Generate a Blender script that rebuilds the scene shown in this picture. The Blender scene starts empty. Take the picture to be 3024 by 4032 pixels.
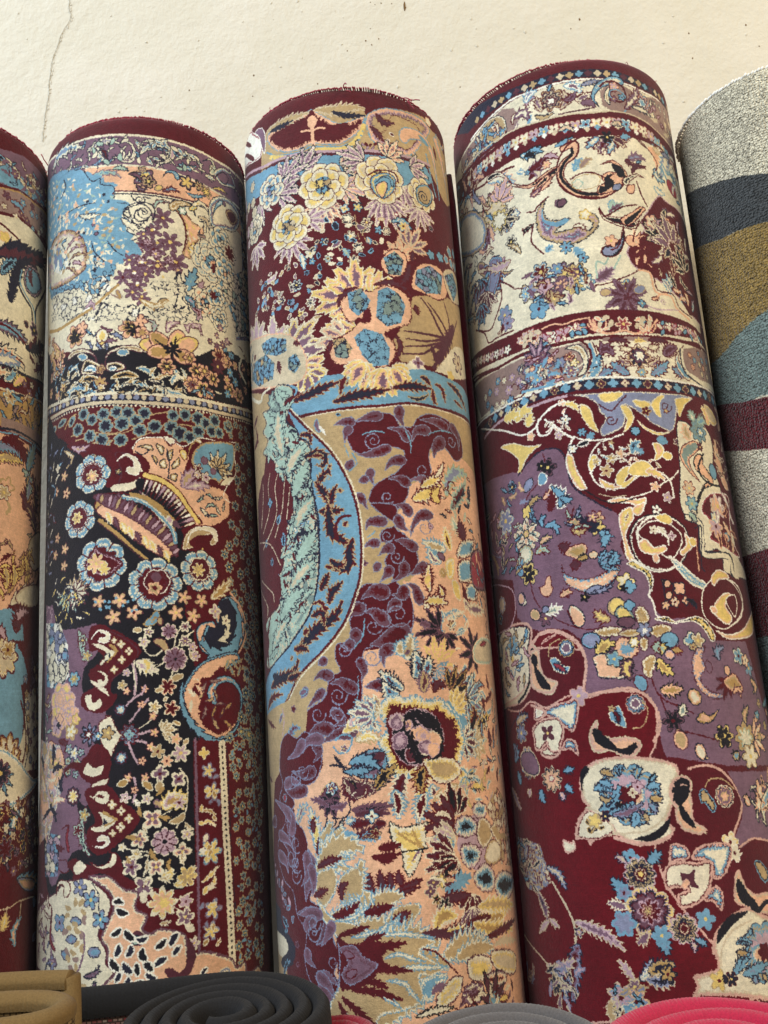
# Rolled carpets standing against a wall.  Everything is built here: the carpets' patterns are drawn
# shape by shape on each carpet's own flat surface, then the carpet is rolled up.
import bpy, math, random, re
import numpy as np
from mathutils import Matrix, Vector

FOCAL = 1950.215
# lean sideways, lean back, centre of the rim (right, up, away from the eye), radius
ROLLS = {1: (-0.073957, 0.241367, -0.437022, 0.338058, 0.892185, 0.099802), 2: (-0.071088, 0.234754, -0.240646, 0.343492, 0.929217, 0.096880), 3: (-0.071651, 0.242617, -0.041093, 0.366469, 0.925306, 0.100000), 4: (-0.057601, 0.254927, 0.181782, 0.392154, 0.942374, 0.109594), 5: (-0.064489, 0.232278, 0.383302, 0.377479, 0.882166, 0.095086)}
GROUND = {1: 'B', 2: 'B', 3: 'B', 4: 'B', 5: 'C'}
# ------------------------------------------------------------------ woven pattern drawing
# Each carpet is drawn in its own flat coordinates: s = distance round the roll, t = distance down
# from the rim, both in tenths of a millimetre.  Shapes are laid one over the other as yarn colours.
RES = 3.2                     # tenths of a millimetre per knot
S0, S1, T0, T1 = -1900, 1900, -100, 8600
PAL = dict(K=(28,26,34), N=(36,36,54), B=(86,20,30), C=(226,217,190), W=(238,234,220), P=(228,180,146),
           T=(184,158,116), L=(114,158,182), U=(122,92,110), Y=(226,198,118), S=(164,188,172), G=(132,138,164),
           M=(190,160,170), O=(178,144,90), D=(86,44,56), R=(142,52,66), A=(206,190,160), Q=(104,70,84), H=(152,126,118),
           E=(62,66,68), J=(126,144,138), F=(158,128,66), Z=(98,14,26), X=(208,166,150), I=(120,146,150))
KEYS = list(PAL)
CODE = {k: i for i, k in enumerate(KEYS)}

def value_noise(h, w, cell, seed):
    g = np.random.default_rng(seed)
    gh, gw = int(h / cell) + 3, int(w / cell) + 3
    a = g.random((gh, gw)).astype(np.float32)
    y = np.arange(h) / cell; x = np.arange(w) / cell
    yi = y.astype(int); xi = x.astype(int)
    fy = (y - yi).astype(np.float32)[:, None]; fx = (x - xi).astype(np.float32)[None, :]
    fy = fy * fy * (3 - 2 * fy); fx = fx * fx * (3 - 2 * fx)
    A = a[yi][:, xi]; B = a[yi][:, xi + 1]; C_ = a[yi + 1][:, xi]; D = a[yi + 1][:, xi + 1]
    return (A * (1 - fx) + B * fx) * (1 - fy) + (C_ * (1 - fx) + D * fx) * fy

def smooth(P, closed, sub=5):
    P = np.asarray(P, float); n = len(P)
    if n < 3: return P
    out = []
    for i in range(n if closed else n - 1):
        if closed: p0, p1, p2, p3 = P[i - 1], P[i], P[(i + 1) % n], P[(i + 2) % n]
        else: p0, p1, p2, p3 = P[max(i - 1, 0)], P[i], P[i + 1], P[min(i + 2, n - 1)]
        for k in range(sub):
            u = k / sub
            out.append(.5 * (2 * p1 + (p2 - p0) * u + (2 * p0 - 5 * p1 + 4 * p2 - p3) * u * u + (3 * p1 - p0 - 3 * p2 + p3) * u ** 3))
    if not closed: out.append(P[-1])
    return np.array(out)

class Canvas:
    def __init__(self, ground, seed):
        self.W = int((S1 - S0) / RES); self.H = int((T1 - T0) / RES)
        self.a = np.full((self.H, self.W), CODE[ground], np.uint8)
        self.n1 = value_noise(self.H, self.W, 2.6, seed) - .5
        self.n2 = value_noise(self.H, self.W, 5.0, seed + 1) - .5
        self.nz = self.n1 * 1.2 + self.n2 * .8
        self.rng = random.Random(seed)
        self.gen = np.random.default_rng(seed)
    def window(self, lo, hi):
        x0 = max(0, int((lo[0] - S0) / RES)); x1 = min(self.W, int((hi[0] - S0) / RES) + 2)
        y0 = max(0, int((lo[1] - T0) / RES)); y1 = min(self.H, int((hi[1] - T0) / RES) + 2)
        if x1 <= x0 or y1 <= y0: return None
        X = (np.arange(x0, x1, dtype=np.float32) * RES + S0 + RES / 2)[None, :]
        Y = (np.arange(y0, y1, dtype=np.float32) * RES + T0 + RES / 2)[:, None]
        return (slice(y0, y1), slice(x0, x1)), X, Y
    def lay(self, sl, depth, sty, comb=0):
        rings, jag, sep = sty
        dn = depth + self.nz[sl] * jag
        v = self.a[sl]; c = 0.0
        for i, (col, wd) in enumerate(rings):
            v[(dn if c < 11 else dn + comb) > c] = col
            c += wd
    def comb(self, arc, sty):
        # neighbouring rows of knots change colour a little sooner or later: feathered colour changes
        amp = min(max([w_ for _, w_ in sty[0][1:-1]] or [0]) * .55, 18.0)
        if amp <= 0: return 0
        k = (arc / 6.5).astype(int); lut = self.gen.random(k.max() + 2).astype(np.float32) - .5
        return lut[k] * 2 * amp
    def poly(self, P, sty, closed=True):
        P = np.asarray(P, np.float32); pad = 12
        w = self.window(P.min(0) - pad, P.max(0) + pad)
        if w is None: return
        sl, X, Y = w
        big = len(sty[0]) == 1
        d2 = np.full(self.a[sl].shape, 1e12, np.float32); arc = np.zeros(d2.shape, np.float32); run = 0.0
        ins = np.zeros(d2.shape, bool)
        for i in range(len(P)):
            ax, ay = P[i]; bx, by = P[(i + 1) % len(P)]
            dx, dy = bx - ax, by - ay; L = dx * dx + dy * dy
            if L < 1e-6: continue
            u = np.clip(((X - ax) * dx + (Y - ay) * dy) / L, 0, 1)
            q = (X - ax - u * dx) ** 2 + (Y - ay - u * dy) ** 2
            if big: np.minimum(d2, q, out=d2)
            else:
                near = q < d2; d2[near] = q[near]; arc[near] = (run + u * math.sqrt(L))[near]; run += math.sqrt(L)
            if dy != 0:
                ins ^= ((ay > Y) != (by > Y)) & (X < (Y - ay) * (dx / dy) + ax)
        d = np.sqrt(d2)
        self.lay(sl, np.where(ins, d, -d), sty, 0 if big else self.comb(arc, sty))
    def stroke(self, P, wd, sty):
        P = np.asarray(P, np.float32); wd = np.asarray(wd, np.float32); m = wd.max() + 8
        w = self.window(P.min(0) - m, P.max(0) + m)
        if w is None: return
        sl, X, Y = w
        dep = np.full(self.a[sl].shape, -1e6, np.float32); arc = np.zeros(dep.shape, np.float32); run = 0.0
        for i in range(len(P) - 1):
            ax, ay = P[i]; dx, dy = P[i + 1] - P[i]; L = dx * dx + dy * dy
            if L < 1e-6: continue
            u = np.clip(((X - ax) * dx + (Y - ay) * dy) / L, 0, 1)
            q = wd[i] + (wd[i + 1] - wd[i]) * u - np.sqrt((X - ax - u * dx) ** 2 + (Y - ay - u * dy) ** 2)
            near = q > dep; dep[near] = q[near]; arc[near] = (run + u * math.sqrt(L))[near]; run += math.sqrt(L)
        self.lay(sl, dep, sty, self.comb(arc, sty))
    def flower(self, x, y, r, n, d, rot, sty, sq=1.0):
        w = self.window((x - r - 8, y - r - 8), (x + r + 8, y + r + 8))
        if w is None: return
        sl, X, Y = w
        dx = X - x; dy = (Y - y) / sq
        th = np.arctan2(dy, dx) - math.radians(rot)
        c = np.abs(np.cos(th * n / 2)); rho = np.sqrt(dx * dx + dy * dy)
        R = r * (1 - d + d * c ** (.6 if d < .3 else 1.1))
        k = max(24, int(r * .9)); lut = self.gen.random(k).astype(np.float32) - .5
        comb = lut[((th + 9) * k / (2 * math.pi)).astype(int) % k] * min(.22 * r, 26) if r > 45 else 0
        self.lay(sl, R - rho, sty, comb=comb)
        if d >= .35 and r > 26 and len(sty[0]) > 1:      # a small eye
            self.a[sl][rho < .17 * r] = CODE['Y' if int(x) % 3 else 'B']
        if sty[2] is not None:
            v = self.a[sl]; lim = 5.0 if r > 40 else 3.5
            side = np.abs(((th * n / (2 * math.pi)) + .5) % 1 - .5 - 0) 
            near = np.abs((th * n / (2 * math.pi)) % 1 - .5) * 2 * math.pi / n * rho
            v[(near < lim) & (rho > .3 * r) & (rho < R)] = sty[2]
    def cells(self, P, edge, fills, size, ew):
        P = np.asarray(P, np.float32)
        w = self.window(P.min(0), P.max(0))
        if w is None: return
        sl, X, Y = w
        ins = np.zeros(self.a[sl].shape, bool)
        for i in range(len(P)):
            ax, ay = P[i]; bx, by = P[(i + 1) % len(P)]
            if by != ay: ins ^= ((ay > Y) != (by > Y)) & (X < (Y - ay) * ((bx - ax) / (by - ay)) + ax)
        Xw = X + self.n2[sl] * size * .5; Yw = Y + self.n1[sl] * size * .5
        d1 = np.full(ins.shape, 1e9, np.float32); d2 = d1.copy(); who = np.zeros(ins.shape, np.uint8)
        (lx, ly), (hx, hy) = P.min(0), P.max(0)
        y = ly
        while y < hy + size:
            x = lx
            while x < hx + size:
                px = x + self.rng.uniform(-.45, .45) * size; py = y + self.rng.uniform(-.45, .45) * size
                f = CODE[self.rng.choice(fills)]
                x0 = max(0, int((px - 2.2 * size - X[0, 0]) / RES)); x1 = int((px + 2.2 * size - X[0, 0]) / RES)
                y0 = max(0, int((py - 2.2 * size - Y[0, 0]) / RES)); y1 = int((py + 2.2 * size - Y[0, 0]) / RES)
                if x1 > x0 and y1 > y0:
                    q = (slice(y0, y1), slice(x0, x1))
                    d = np.sqrt((Xw[q] - px) ** 2 + (Yw[q] - py) ** 2)
                    a, b = d1[q], d2[q]
                    cl = d < a
                    b[...] = np.where(cl, a, np.minimum(b, d)); who[q][cl] = f; a[cl] = d[cl]
                x += size
            y += size
        v = self.a[sl]
        v[ins] = who[ins]
        if edge != '-': v[ins & (d2 - d1 < ew)] = CODE[edge]
    def mottle(self, P, cols, size):
        P = np.asarray(P, np.float32)
        w = self.window(P.min(0), P.max(0))
        if w is None: return
        sl, X, Y = w
        ins = np.zeros(self.a[sl].shape, bool)
        for i in range(len(P)):
            ax, ay = P[i]; bx, by = P[(i + 1) % len(P)]
            if by != ay: ins ^= ((ay > Y) != (by > Y)) & (X < (Y - ay) * ((bx - ax) / (by - ay)) + ax)
        h, wd = ins.shape; sd = self.rng.randrange(10 ** 6)
        nz = value_noise(h, wd, size / RES, sd) + .6 * value_noise(h, wd, size / RES / 2, sd + 1) + .25 * self.n1[sl]
        if not ins.any(): return
        qs = np.quantile(nz[ins], np.linspace(0, 1, len(cols) + 1)[1:-1])
        k = np.searchsorted(qs, nz); lut = np.array([CODE[c] for c in cols], np.uint8)
        self.a[sl][ins] = lut[k][ins]

def style(t):
    jag = 4.5; sep = None
    if '|' in t: t, s_ = t.split('|'); sep = CODE[s_]
    if '~' in t: t, j = t.split('~'); jag = float(j)
    return [(CODE[c], float(w or 0)) for c, w in re.findall(r'([A-Z])(\d*)', t)], jag, sep

def inside(p, P):
    r = False
    for i in range(len(P)):
        (ax, ay), (bx, by) = P[i], P[i - 1]
        if (ay > p[1]) != (by > p[1]) and p[0] < (p[1] - ay) * (bx - ax) / (by - ay) + ax: r = not r
    return r

def leaf_widths(n, w, kind, teeth=7):
    u = np.linspace(0, 1, n)
    if kind == 'v': return w * np.sin(np.pi * np.clip(u, .02, .98)) ** .8
    if kind == 'd': return w * (u ** 1.2 * np.sqrt(np.clip(1.02 - u ** 6, 0, 1)) + .06)
    return w * np.sin(np.pi * np.clip(.04 + .94 * u, 0, 1)) ** .7 * (.5 + .5 * ((u * teeth) % 1))

def toothed(P, w, teeth, rng, cut=.5):
    # outline of a leaf whose two edges run out into points that lean towards its tip
    T_ = np.gradient(P, axis=0); T_ /= np.hypot(T_[:, 0], T_[:, 1])[:, None] + 1e-9
    N_ = np.stack([-T_[:, 1], T_[:, 0]], 1); n = len(P) - 1
    L = np.hypot(*np.diff(P, axis=0).T).sum()
    side = [[], []]
    for sgn in (0, 1):
        for i in range(teeth):
            u0 = (i + rng.uniform(.0, .2)) / teeth; u1 = (i + .85) / teeth
            for u, k, push in ((u0, 1 - cut, 0), (u1, rng.uniform(.9, 1.15), .5 / teeth)):
                j = u * n; a = int(j); b = min(a + 1, n); f_ = j - a
                p = P[a] * (1 - f_) + P[b] * f_
                wd = w * k * math.sin(math.pi * min(.07 + .9 * u, 1)) ** .75
                side[sgn].append(p + N_[a] * wd * (1 if sgn else -1) + T_[a] * push * L)
    return np.array([P[0]] + side[0] + [P[-1] + T_[-1] * .03 * L] + side[1][::-1])

def weave(cv, text):
    rng = cv.rng
    for ln in text.strip().splitlines():
        tk = ln.split()
        if not tk or tk[0] == '#': continue
        op, sty = tk[0], tk[1]
        pts = [tuple(float(q) for q in t.split(',')) for t in tk[2:] if ',' in t]
        num = [float(t) for t in tk[2:] if re.match(r'^-?[\d.]+$', t)]
        if op == 'p': cv.poly(smooth(pts, True), style(sty))
        elif op == 'k': cv.poly(pts, style(sty))
        elif op == 'l': P = smooth(pts, False); cv.stroke(P, [num[0] / 2] * len(P), style(sty))
        elif op == 't': P = smooth(pts, False); cv.stroke(P, np.linspace(num[0] / 2, num[1] / 2, len(P)), style(sty))
        elif op in 'vd': P = smooth(pts, False, 6); P = P if len(P) > 2 else np.linspace(P[0], P[1], 9); cv.stroke(P, leaf_widths(len(P), num[0] / 2, op), style(sty))
        elif op == 'V':
            P = smooth(pts, False, 8); m = max(24, int(num[1] * 6))
            L = np.r_[0, np.cumsum(np.hypot(*np.diff(P, axis=0).T))]; q = np.linspace(0, L[-1], m)
            P = np.stack([np.interp(q, L, P[:, 0]), np.interp(q, L, P[:, 1])], 1)
            st = style(sty); cv.poly(toothed(P, num[0] / 2, int(num[1]), rng), (st[0], max(st[1], 5.0), st[2]))
        elif op == 'z':
            w, r, turns, rot, hand = num; x, y = pts[0]
            q = np.linspace(0, 1, int(14 * turns) + 6); an = math.radians(rot) + hand * q * turns * 2 * math.pi; rr = r * (1 - q * .88)
            cv.stroke(np.stack([x + rr * np.cos(an), y + rr * np.sin(an)], 1), np.linspace(w / 2, w / 3.5, len(q)), style(sty))
        elif op == 'f':
            r, n, d, rot = num[:4]; cv.flower(*pts[0], r, n, d, rot, style(sty), num[4] if len(num) > 4 else 1.0)
        elif op == 'B':          # full-blown rose: two rings of overlapping petals round a folded heart
            r, n = num[:2]; st = style(sty); x, y = pts[0]; heart = [t for t in tk[2:] if t.isalpha()][0]
            for ring, (k, rad, m) in enumerate(((.66, .42, n), (.42, .34, n - 2))):
                o_ = rng.uniform(0, 6.28)
                for i in range(int(m)):
                    a = o_ + 2 * math.pi * i / m
                    cv.flower(x + k * r * math.cos(a), y + k * r * math.sin(a), rad * r * rng.uniform(.88, 1.14), 3, .12, rng.uniform(0, 360), st)
            hp = [(x + .42 * r * math.cos(a) * rng.uniform(.8, 1.1), y + .42 * r * math.sin(a) * rng.uniform(.8, 1.1)) for a in np.linspace(0, 2 * math.pi, 11)[:-1]]
            cv.cells(hp, heart[0], heart[1:], r * .27, 9.0)
        elif op == 'h':
            r, rot, n, spread, w = num; x, y = pts[0]; order = sorted(range(int(n)), key=lambda i: -abs(i - (n - 1) / 2))
            for i in order:
                an = math.radians(rot + (i / (n - 1) - .5) * spread); k = r * (1 - .25 * abs(i / (n - 1) - .5) * 2) * rng.uniform(.92, 1.08)
                mid = (x + .5 * k * math.cos(an), y + .5 * k * math.sin(an))
                P = np.linspace((x, y), (x + k * math.cos(an), y + k * math.sin(an)), 13)
                st = style(sty); cv.poly(toothed(P, w / 2, 4, rng, .25), (st[0], max(st[1], 6.0), st[2]))
        elif op == 'x':
            kind = tk[2]; n, r = num[:2]; stys = [style(q) for q in sty.split('/')]
            P = np.array(pts); lo, hi = P.min(0), P.max(0); got = []; tries = 0
            while len(got) < n and tries < n * 40:
                tries += 1
                c = (rng.uniform(lo[0], hi[0]), rng.uniform(lo[1], hi[1])); gap = r * (1.85 if kind == 'f' else 1.45)
                if not inside(c, pts) or any((c[0] - g[0]) ** 2 + (c[1] - g[1]) ** 2 < gap * gap for g in got): continue
                got.append(c); st = stys[len(got) % len(stys)]; k = r * rng.uniform(.85, 1.1); a = rng.uniform(0, 360)
                if kind == 'f': cv.flower(*c, k, num[2] if len(num) > 2 else 5, num[3] if len(num) > 3 else .45, a, st)
                else:
                    an = math.radians(num[2] + rng.uniform(-50, 50)) if len(num) > 2 else math.radians(a); b = an + rng.uniform(-1, 1)
                    Q = smooth([(c[0] - k * math.cos(an), c[1] - k * math.sin(an)), c, (c[0] + k * math.cos(b), c[1] + k * math.sin(b))], False, 5)
                    fat = .32 if kind == 'v' else .14
                    if kind == 'V': cv.poly(toothed(Q, k * .5, 3, rng), st); continue
                    cv.stroke(Q, leaf_widths(len(Q), k * fat * 2, 'v'), st)
                    if kind == 'y':
                        e = (c[0] + k * .9 * math.cos(an + 1.6), c[1] + k * .9 * math.sin(an + 1.6))
                        cv.stroke([c, e], [k * .14, k * .07], st)
        elif op == 'g':
            stys = [style(q) for q in sty.split('/')]; sp, r = num[:2]; n = num[2] if len(num) > 2 else 5; d = num[3] if len(num) > 3 else .4
            P = smooth(pts, False, 10); L = np.r_[0, np.cumsum(np.hypot(*np.diff(P, axis=0).T))]
            for i, q in enumerate(np.arange(sp / 2, L[-1], sp)):
                cv.flower(np.interp(q, L, P[:, 0]), np.interp(q, L, P[:, 1]), r, n, d, 90, stys[i % len(stys)])
        elif op == 'o':
            cv.cells(pts, sty, tk[2], num[0], num[1] if len(num) > 1 else 9.0)
        elif op == 'n': cv.mottle(pts, sty, num[0])

def carpet_image(name, ground, text, seed):
    cv = Canvas(ground, seed)
    weave(cv, text)
    H, W = cv.a.shape
    # knots are a little irregular: shift every knot's colour by a fraction of a knot
    j1 = (value_noise(H, W, 2.2, seed + 5) - .5) * 3.4; j2 = (value_noise(H, W, 2.2, seed + 6) - .5) * 3.4
    yy = np.clip(np.arange(H)[:, None] + j1, 0, H - 1).astype(int); xx = np.clip(np.arange(W)[None, :] + j2, 0, W - 1).astype(int)
    idx = cv.a[yy, xx]
    lut = np.array([PAL[k] for k in KEYS], np.float32) / 255
    rgb = lut[idx]
    # dye differences between yarns and rows
    row = (np.random.default_rng(seed + 7).random((H, 1, 1)).astype(np.float32) - .5) * .05
    knot = (np.random.default_rng(seed + 8).random((H, W, 1)).astype(np.float32) - .5) * .14
    patch = (value_noise(H, W, 40, seed + 9)[..., None] - .5) * .10
    rgb = np.clip(rgb * (1 + row + knot + patch), 0, 1)
    # the drawing covers the outer face; it is mirrored to go on round the back and down to the floor
    full = np.concatenate([rgb, rgb[::-1]], 0)
    full = np.concatenate([full, full[:, ::-1]], 1)
    px = np.ones(full.shape[:2] + (4,), np.float32); px[..., :3] = full[::-1]
    im = bpy.data.images.new(name, px.shape[1], px.shape[0])
    im.pixels.foreach_set(px.ravel()); im.pack() if False else None
    im.update()
    return im

# ------------------------------------------------------------------ the drawings
TEXT = {}
TEXT[1] = '''
k U -1325,293 -220,219 317,215 973,230 1235,155 1693,138 1968,363 1970,538 1710,405 1310,507 984,595 454,578 -199,503 -1313,475
k L~10 -196,534 570,406 975,310 1109,381 1354,397 1941,330 1359,543 983,579 455,608
d N8C14T 129 1148,489 1163,382 1072,320 976,357 889,434
d B8L14N 100 1076,433 1040,355 975,310
V N8C12T 116 5 1183,403 1265,452 1434,429
V B8C 102 5 1261,339 1352,331 1459,295
x B8C/N8T/B8U f 20 49 6 .4 1075,401 1351,298 1940,188 1719,537 1311,523
x N8L/D8C/U8 V 26 56 570,406 974,262 1522,254 1942,365 1149,521
l B 16 -181,736 579,668 984,611 1187,548 1438,528 1955,399
k O~6 -180,751 580,683 985,626 1187,564 1438,544 1956,417 1957,539 1474,706 1192,708 988,736 464,836
k H~8 -178,782 581,698 985,642 1188,580 1439,560 1956,452 1959,748 1478,819 1195,819 992,876 588,911
x B8Q/D8L/B8C f 34 46 5 .45 710,794 987,705 1189,628 1721,570 1959,713 1449,836 992,876
V B8L 99 5 1084,718 1192,708 1253,754
k C -992,644 589,926 993,907 1196,850 1479,867 1974,885 1989,2211 1044,2551 -551,2578
f P8Y 1047,1116 70 5 .3 0
l B 22 851,1017 996,1000 1094,1031 1203,1070 1287,1153
V N9N 180 8 1004,1260 1167,1136 1378,1120 1590,985
V N9N10D 218 8 862,1364 1100,1247 1379,1168 1750,976
V N9N 166 8 1115,1731 1144,1551 1210,1318 1379,1168
V N9N 124 6 1115,1731 1129,1634 1162,1558
V N9L14N 151 6 1011,1502 1071,1384 1172,1275
p N16M10N16L16L~8 1272,1351 1334,1240 1462,1219 1563,1262 1608,1368 1473,1517 1343,1535 1275,1474
V B8D 86 6 1414,1436 1362,1368 1383,1278
l N 25 1211,1349 1197,1496 1279,1597 1396,1665 1426,1776 1517,1843
l N 29 1459,1140 1693,1125 1773,1247 1573,1499 1478,1642 1483,1765
l L 17 1241,1350 1225,1483 1311,1574 1435,1647 1477,1768
f M9U12N 1457,1855 86 6 .4 0
V D9N 99 6 1355,1871 1287,1839
V B9D 72 4 1519,1889 1434,2005
V N9U14L 202 8 938,2006 1123,1983 1272,2013 1336,2016
t B 26 21 752,2034 1026,1976 1194,2000 1315,2056
V N9N 168 8 1316,2085 1493,2025 1746,1880
V D8D 71 4 1385,2072 1407,1986
V B8U 115 6 1561,2073 1759,2049 1501,2237
V N9C14P 213 6 890,2254 1131,2232 1302,2287
l B 16 945,2223 1097,2215 1259,2243 1301,2257
V L9G14C 186 6 921,2359 1099,2288 1241,2280
x N8U/D8 V 10 70 1361,2067 1946,1759 1950,2116 1503,2297
k B -577,2406 766,2443 1038,2352 1205,2352 1420,2345 1964,2212 1991,2434 1581,2510 1310,2550 1045,2580 652,2647 -551,2578
l N 21 766,2437 1038,2359 1205,2352 1420,2338 1964,2212
V N8C14L 175 6 1073,2499 1171,2409 1264,2390
V N8Y14P 149 6 1174,2510 1284,2397 1350,2417
V N8C14P 145 6 899,2508 1040,2423 1136,2406
x N8L/B8U/N8C f 14 50 5 .45 1305,2404 1940,2244 1941,2372 1354,2535
k O~6 -547,2607 652,2661 1045,2594 1311,2565 1967,2434 1996,2841 1440,2887 1055,2916 -504,2915
l A 18 652,2654 1045,2577 1310,2550 1942,2419
z N 25 1314,2666 151 1.2 120 1
z N 20 1586,2629 128 1.2 0 1
f L8C14T 1143,2621 81 6 .4 0
x N8H/B8A/N8L V 34 66 904,2676 1141,2578 1942,2466 1958,2748 1221,2869 910,2869
f N8T14H 1556,2760 85 6 .4 0
k H~6 1053,2833 1319,2824 1971,2779 1973,2933 1323,2939 1056,2944
l N 21 785,2978 1056,2937 1223,2912 1441,2916 1972,2903
l L 13 785,3005 1057,2972 1224,2947 1442,2952 1973,2933
k P~8 -494,2984 786,3019 1058,2986 1263,2971 1501,2999 1973,2995 1982,3746 1670,4226 1308,4307 1109,4561 971,4695 -305,4652
V D9Y14T 156 7 978,3239 1160,3169 1331,3179
V D9L14G 157 7 974,3130 1192,3076 1309,3157
V B9B 172 8 1059,3041 1265,3028 1453,3231
V N9L14J 205 6 1402,3231 1475,3080 1563,2935
V B9B10D 201 8 1346,3597 1458,3358 1427,3238
V B9D 205 8 1530,3695 1623,3386 1511,3243
V N9S14G 176 8 1412,3511 1456,3316 1333,3235
V B9D 194 8 1646,3810 1598,3679 1320,3464
f O8T14P 1135,3437 92 5 .4 0
t T 26 39 1123,3548 1175,3619 1143,3666
f B8C14T 1105,3498 79 6 .4 0
V B9Y14C 131 7 1066,3247 978,3239 897,3282
x D8T/B8O/N8T V 26 68 1404,3301 1951,3147 1959,3745 1477,3846
x B8/D8T V 12 59 1000,3929 1183,3874 1264,4154 1011,4251
p N10T10A 1477,3846 1748,3701 1959,3745 1949,3949 1619,4096 1484,4037
V D9Y14O 157 8 1305,4228 1385,4082 1539,3916
V B9Y14T 154 8 1148,4327 1161,4221 1125,4108
V B9Y14T 155 8 1232,4291 1265,4181 1225,4081
V B9Y14O 159 8 1415,4266 1461,4124 1405,3997
x B8Y/D8O V 20 64 1094,4099 1480,3928 1713,4079 1443,4342 1103,4383
V D9C14A 205 4 1202,4450 1394,4322 1725,4244
p D9A14C 1271,4365 1439,4249 1795,4204 1736,4382 1376,4444
k L~14 -317,4532 1107,4498 1203,4476 1379,4536 1409,4729 1284,4739 1414,4872 1497,5022 1378,5104 1431,5305 1417,5555 1244,5671 -217,5570
V B9D14M 206 8 1281,4675 1335,4514 1502,4468
V D9B 208 9 1414,4859 1615,4777 1689,4526
V D9U14B 183 9 1535,5239 1630,5040 1582,4846
V B9D 154 8 1243,4627 1298,4596 1340,4644
f D9B14C14Y10A 1150,4874 189 8 .3 0
f B8C14O 1197,4821 89 6 .4 0
V B9M 127 6 1162,4735 1112,4662 1053,4654
k C~8 1451,5178 1677,5103 1849,5425 1724,5787 1427,5801 1355,5627 1461,5430
x N8G/D8U/N8T f 26 47 5 .4 1446,5050 1781,4895 1849,5425 1726,5813 1501,5755
l B 18 1382,5230 1461,5430 1468,5618 1382,5799
l N 13 1428,5229 1500,5430 1523,5619 1428,5825
f D9B14O16T10C 1226,5646 173 9 .3 0
h B9O14Y 247 1249,5815 -90 8 170 74
f B9N14P 1343,5869 112 7 .4 0
f B8D14B 1290,5984 136 7 .4 0
V N8L14W 185 8 1252,5910 1332,6094 1265,6263
p C10L14W12C~10 878,5650 1144,5607 1317,5674 1635,5860 1940,5817 1804,5891 1484,5999 1293,6055 1019,6074 776,5981
h N8L16N 195 1120,5794 60 7 160 61
f B9U14N 1151,5796 110 8 .4 0
x B8A/Y8N/B8U/N8C f 60 52 6 .4 892,6038 1159,6043 1573,6030 1828,6070 1790,6514 1275,6563 911,6548
x N8U/B8T V 40 54 892,6038 1573,6030 1790,6514 1176,6524
f T9N14U14B 1218,6372 109 7 .4 0
l A 11 1099,6807 1284,6809 1399,6785 1650,6792
l A 11 1421,6789 1403,6899 1345,6966
l A 11 1250,6803 1220,6886
V N8L14T 171 5 1351,6605 1512,6642 1812,6696
p N9G10T10P 1371,6608 1685,6667 1647,6745 1464,6716
V T8Y14C 130 5 1192,6968 1221,6908 1235,6844
V B8L14P 132 6 1351,7112 1327,6996 1425,6903
V G8U14N 100 6 1631,7127 1714,7073
V L8G14 113 6 1655,6876 1694,6799
l R 30 -1900,6 1900,6
'''  # last R stroke: light caught by the pile edge, painted along the rim
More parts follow.
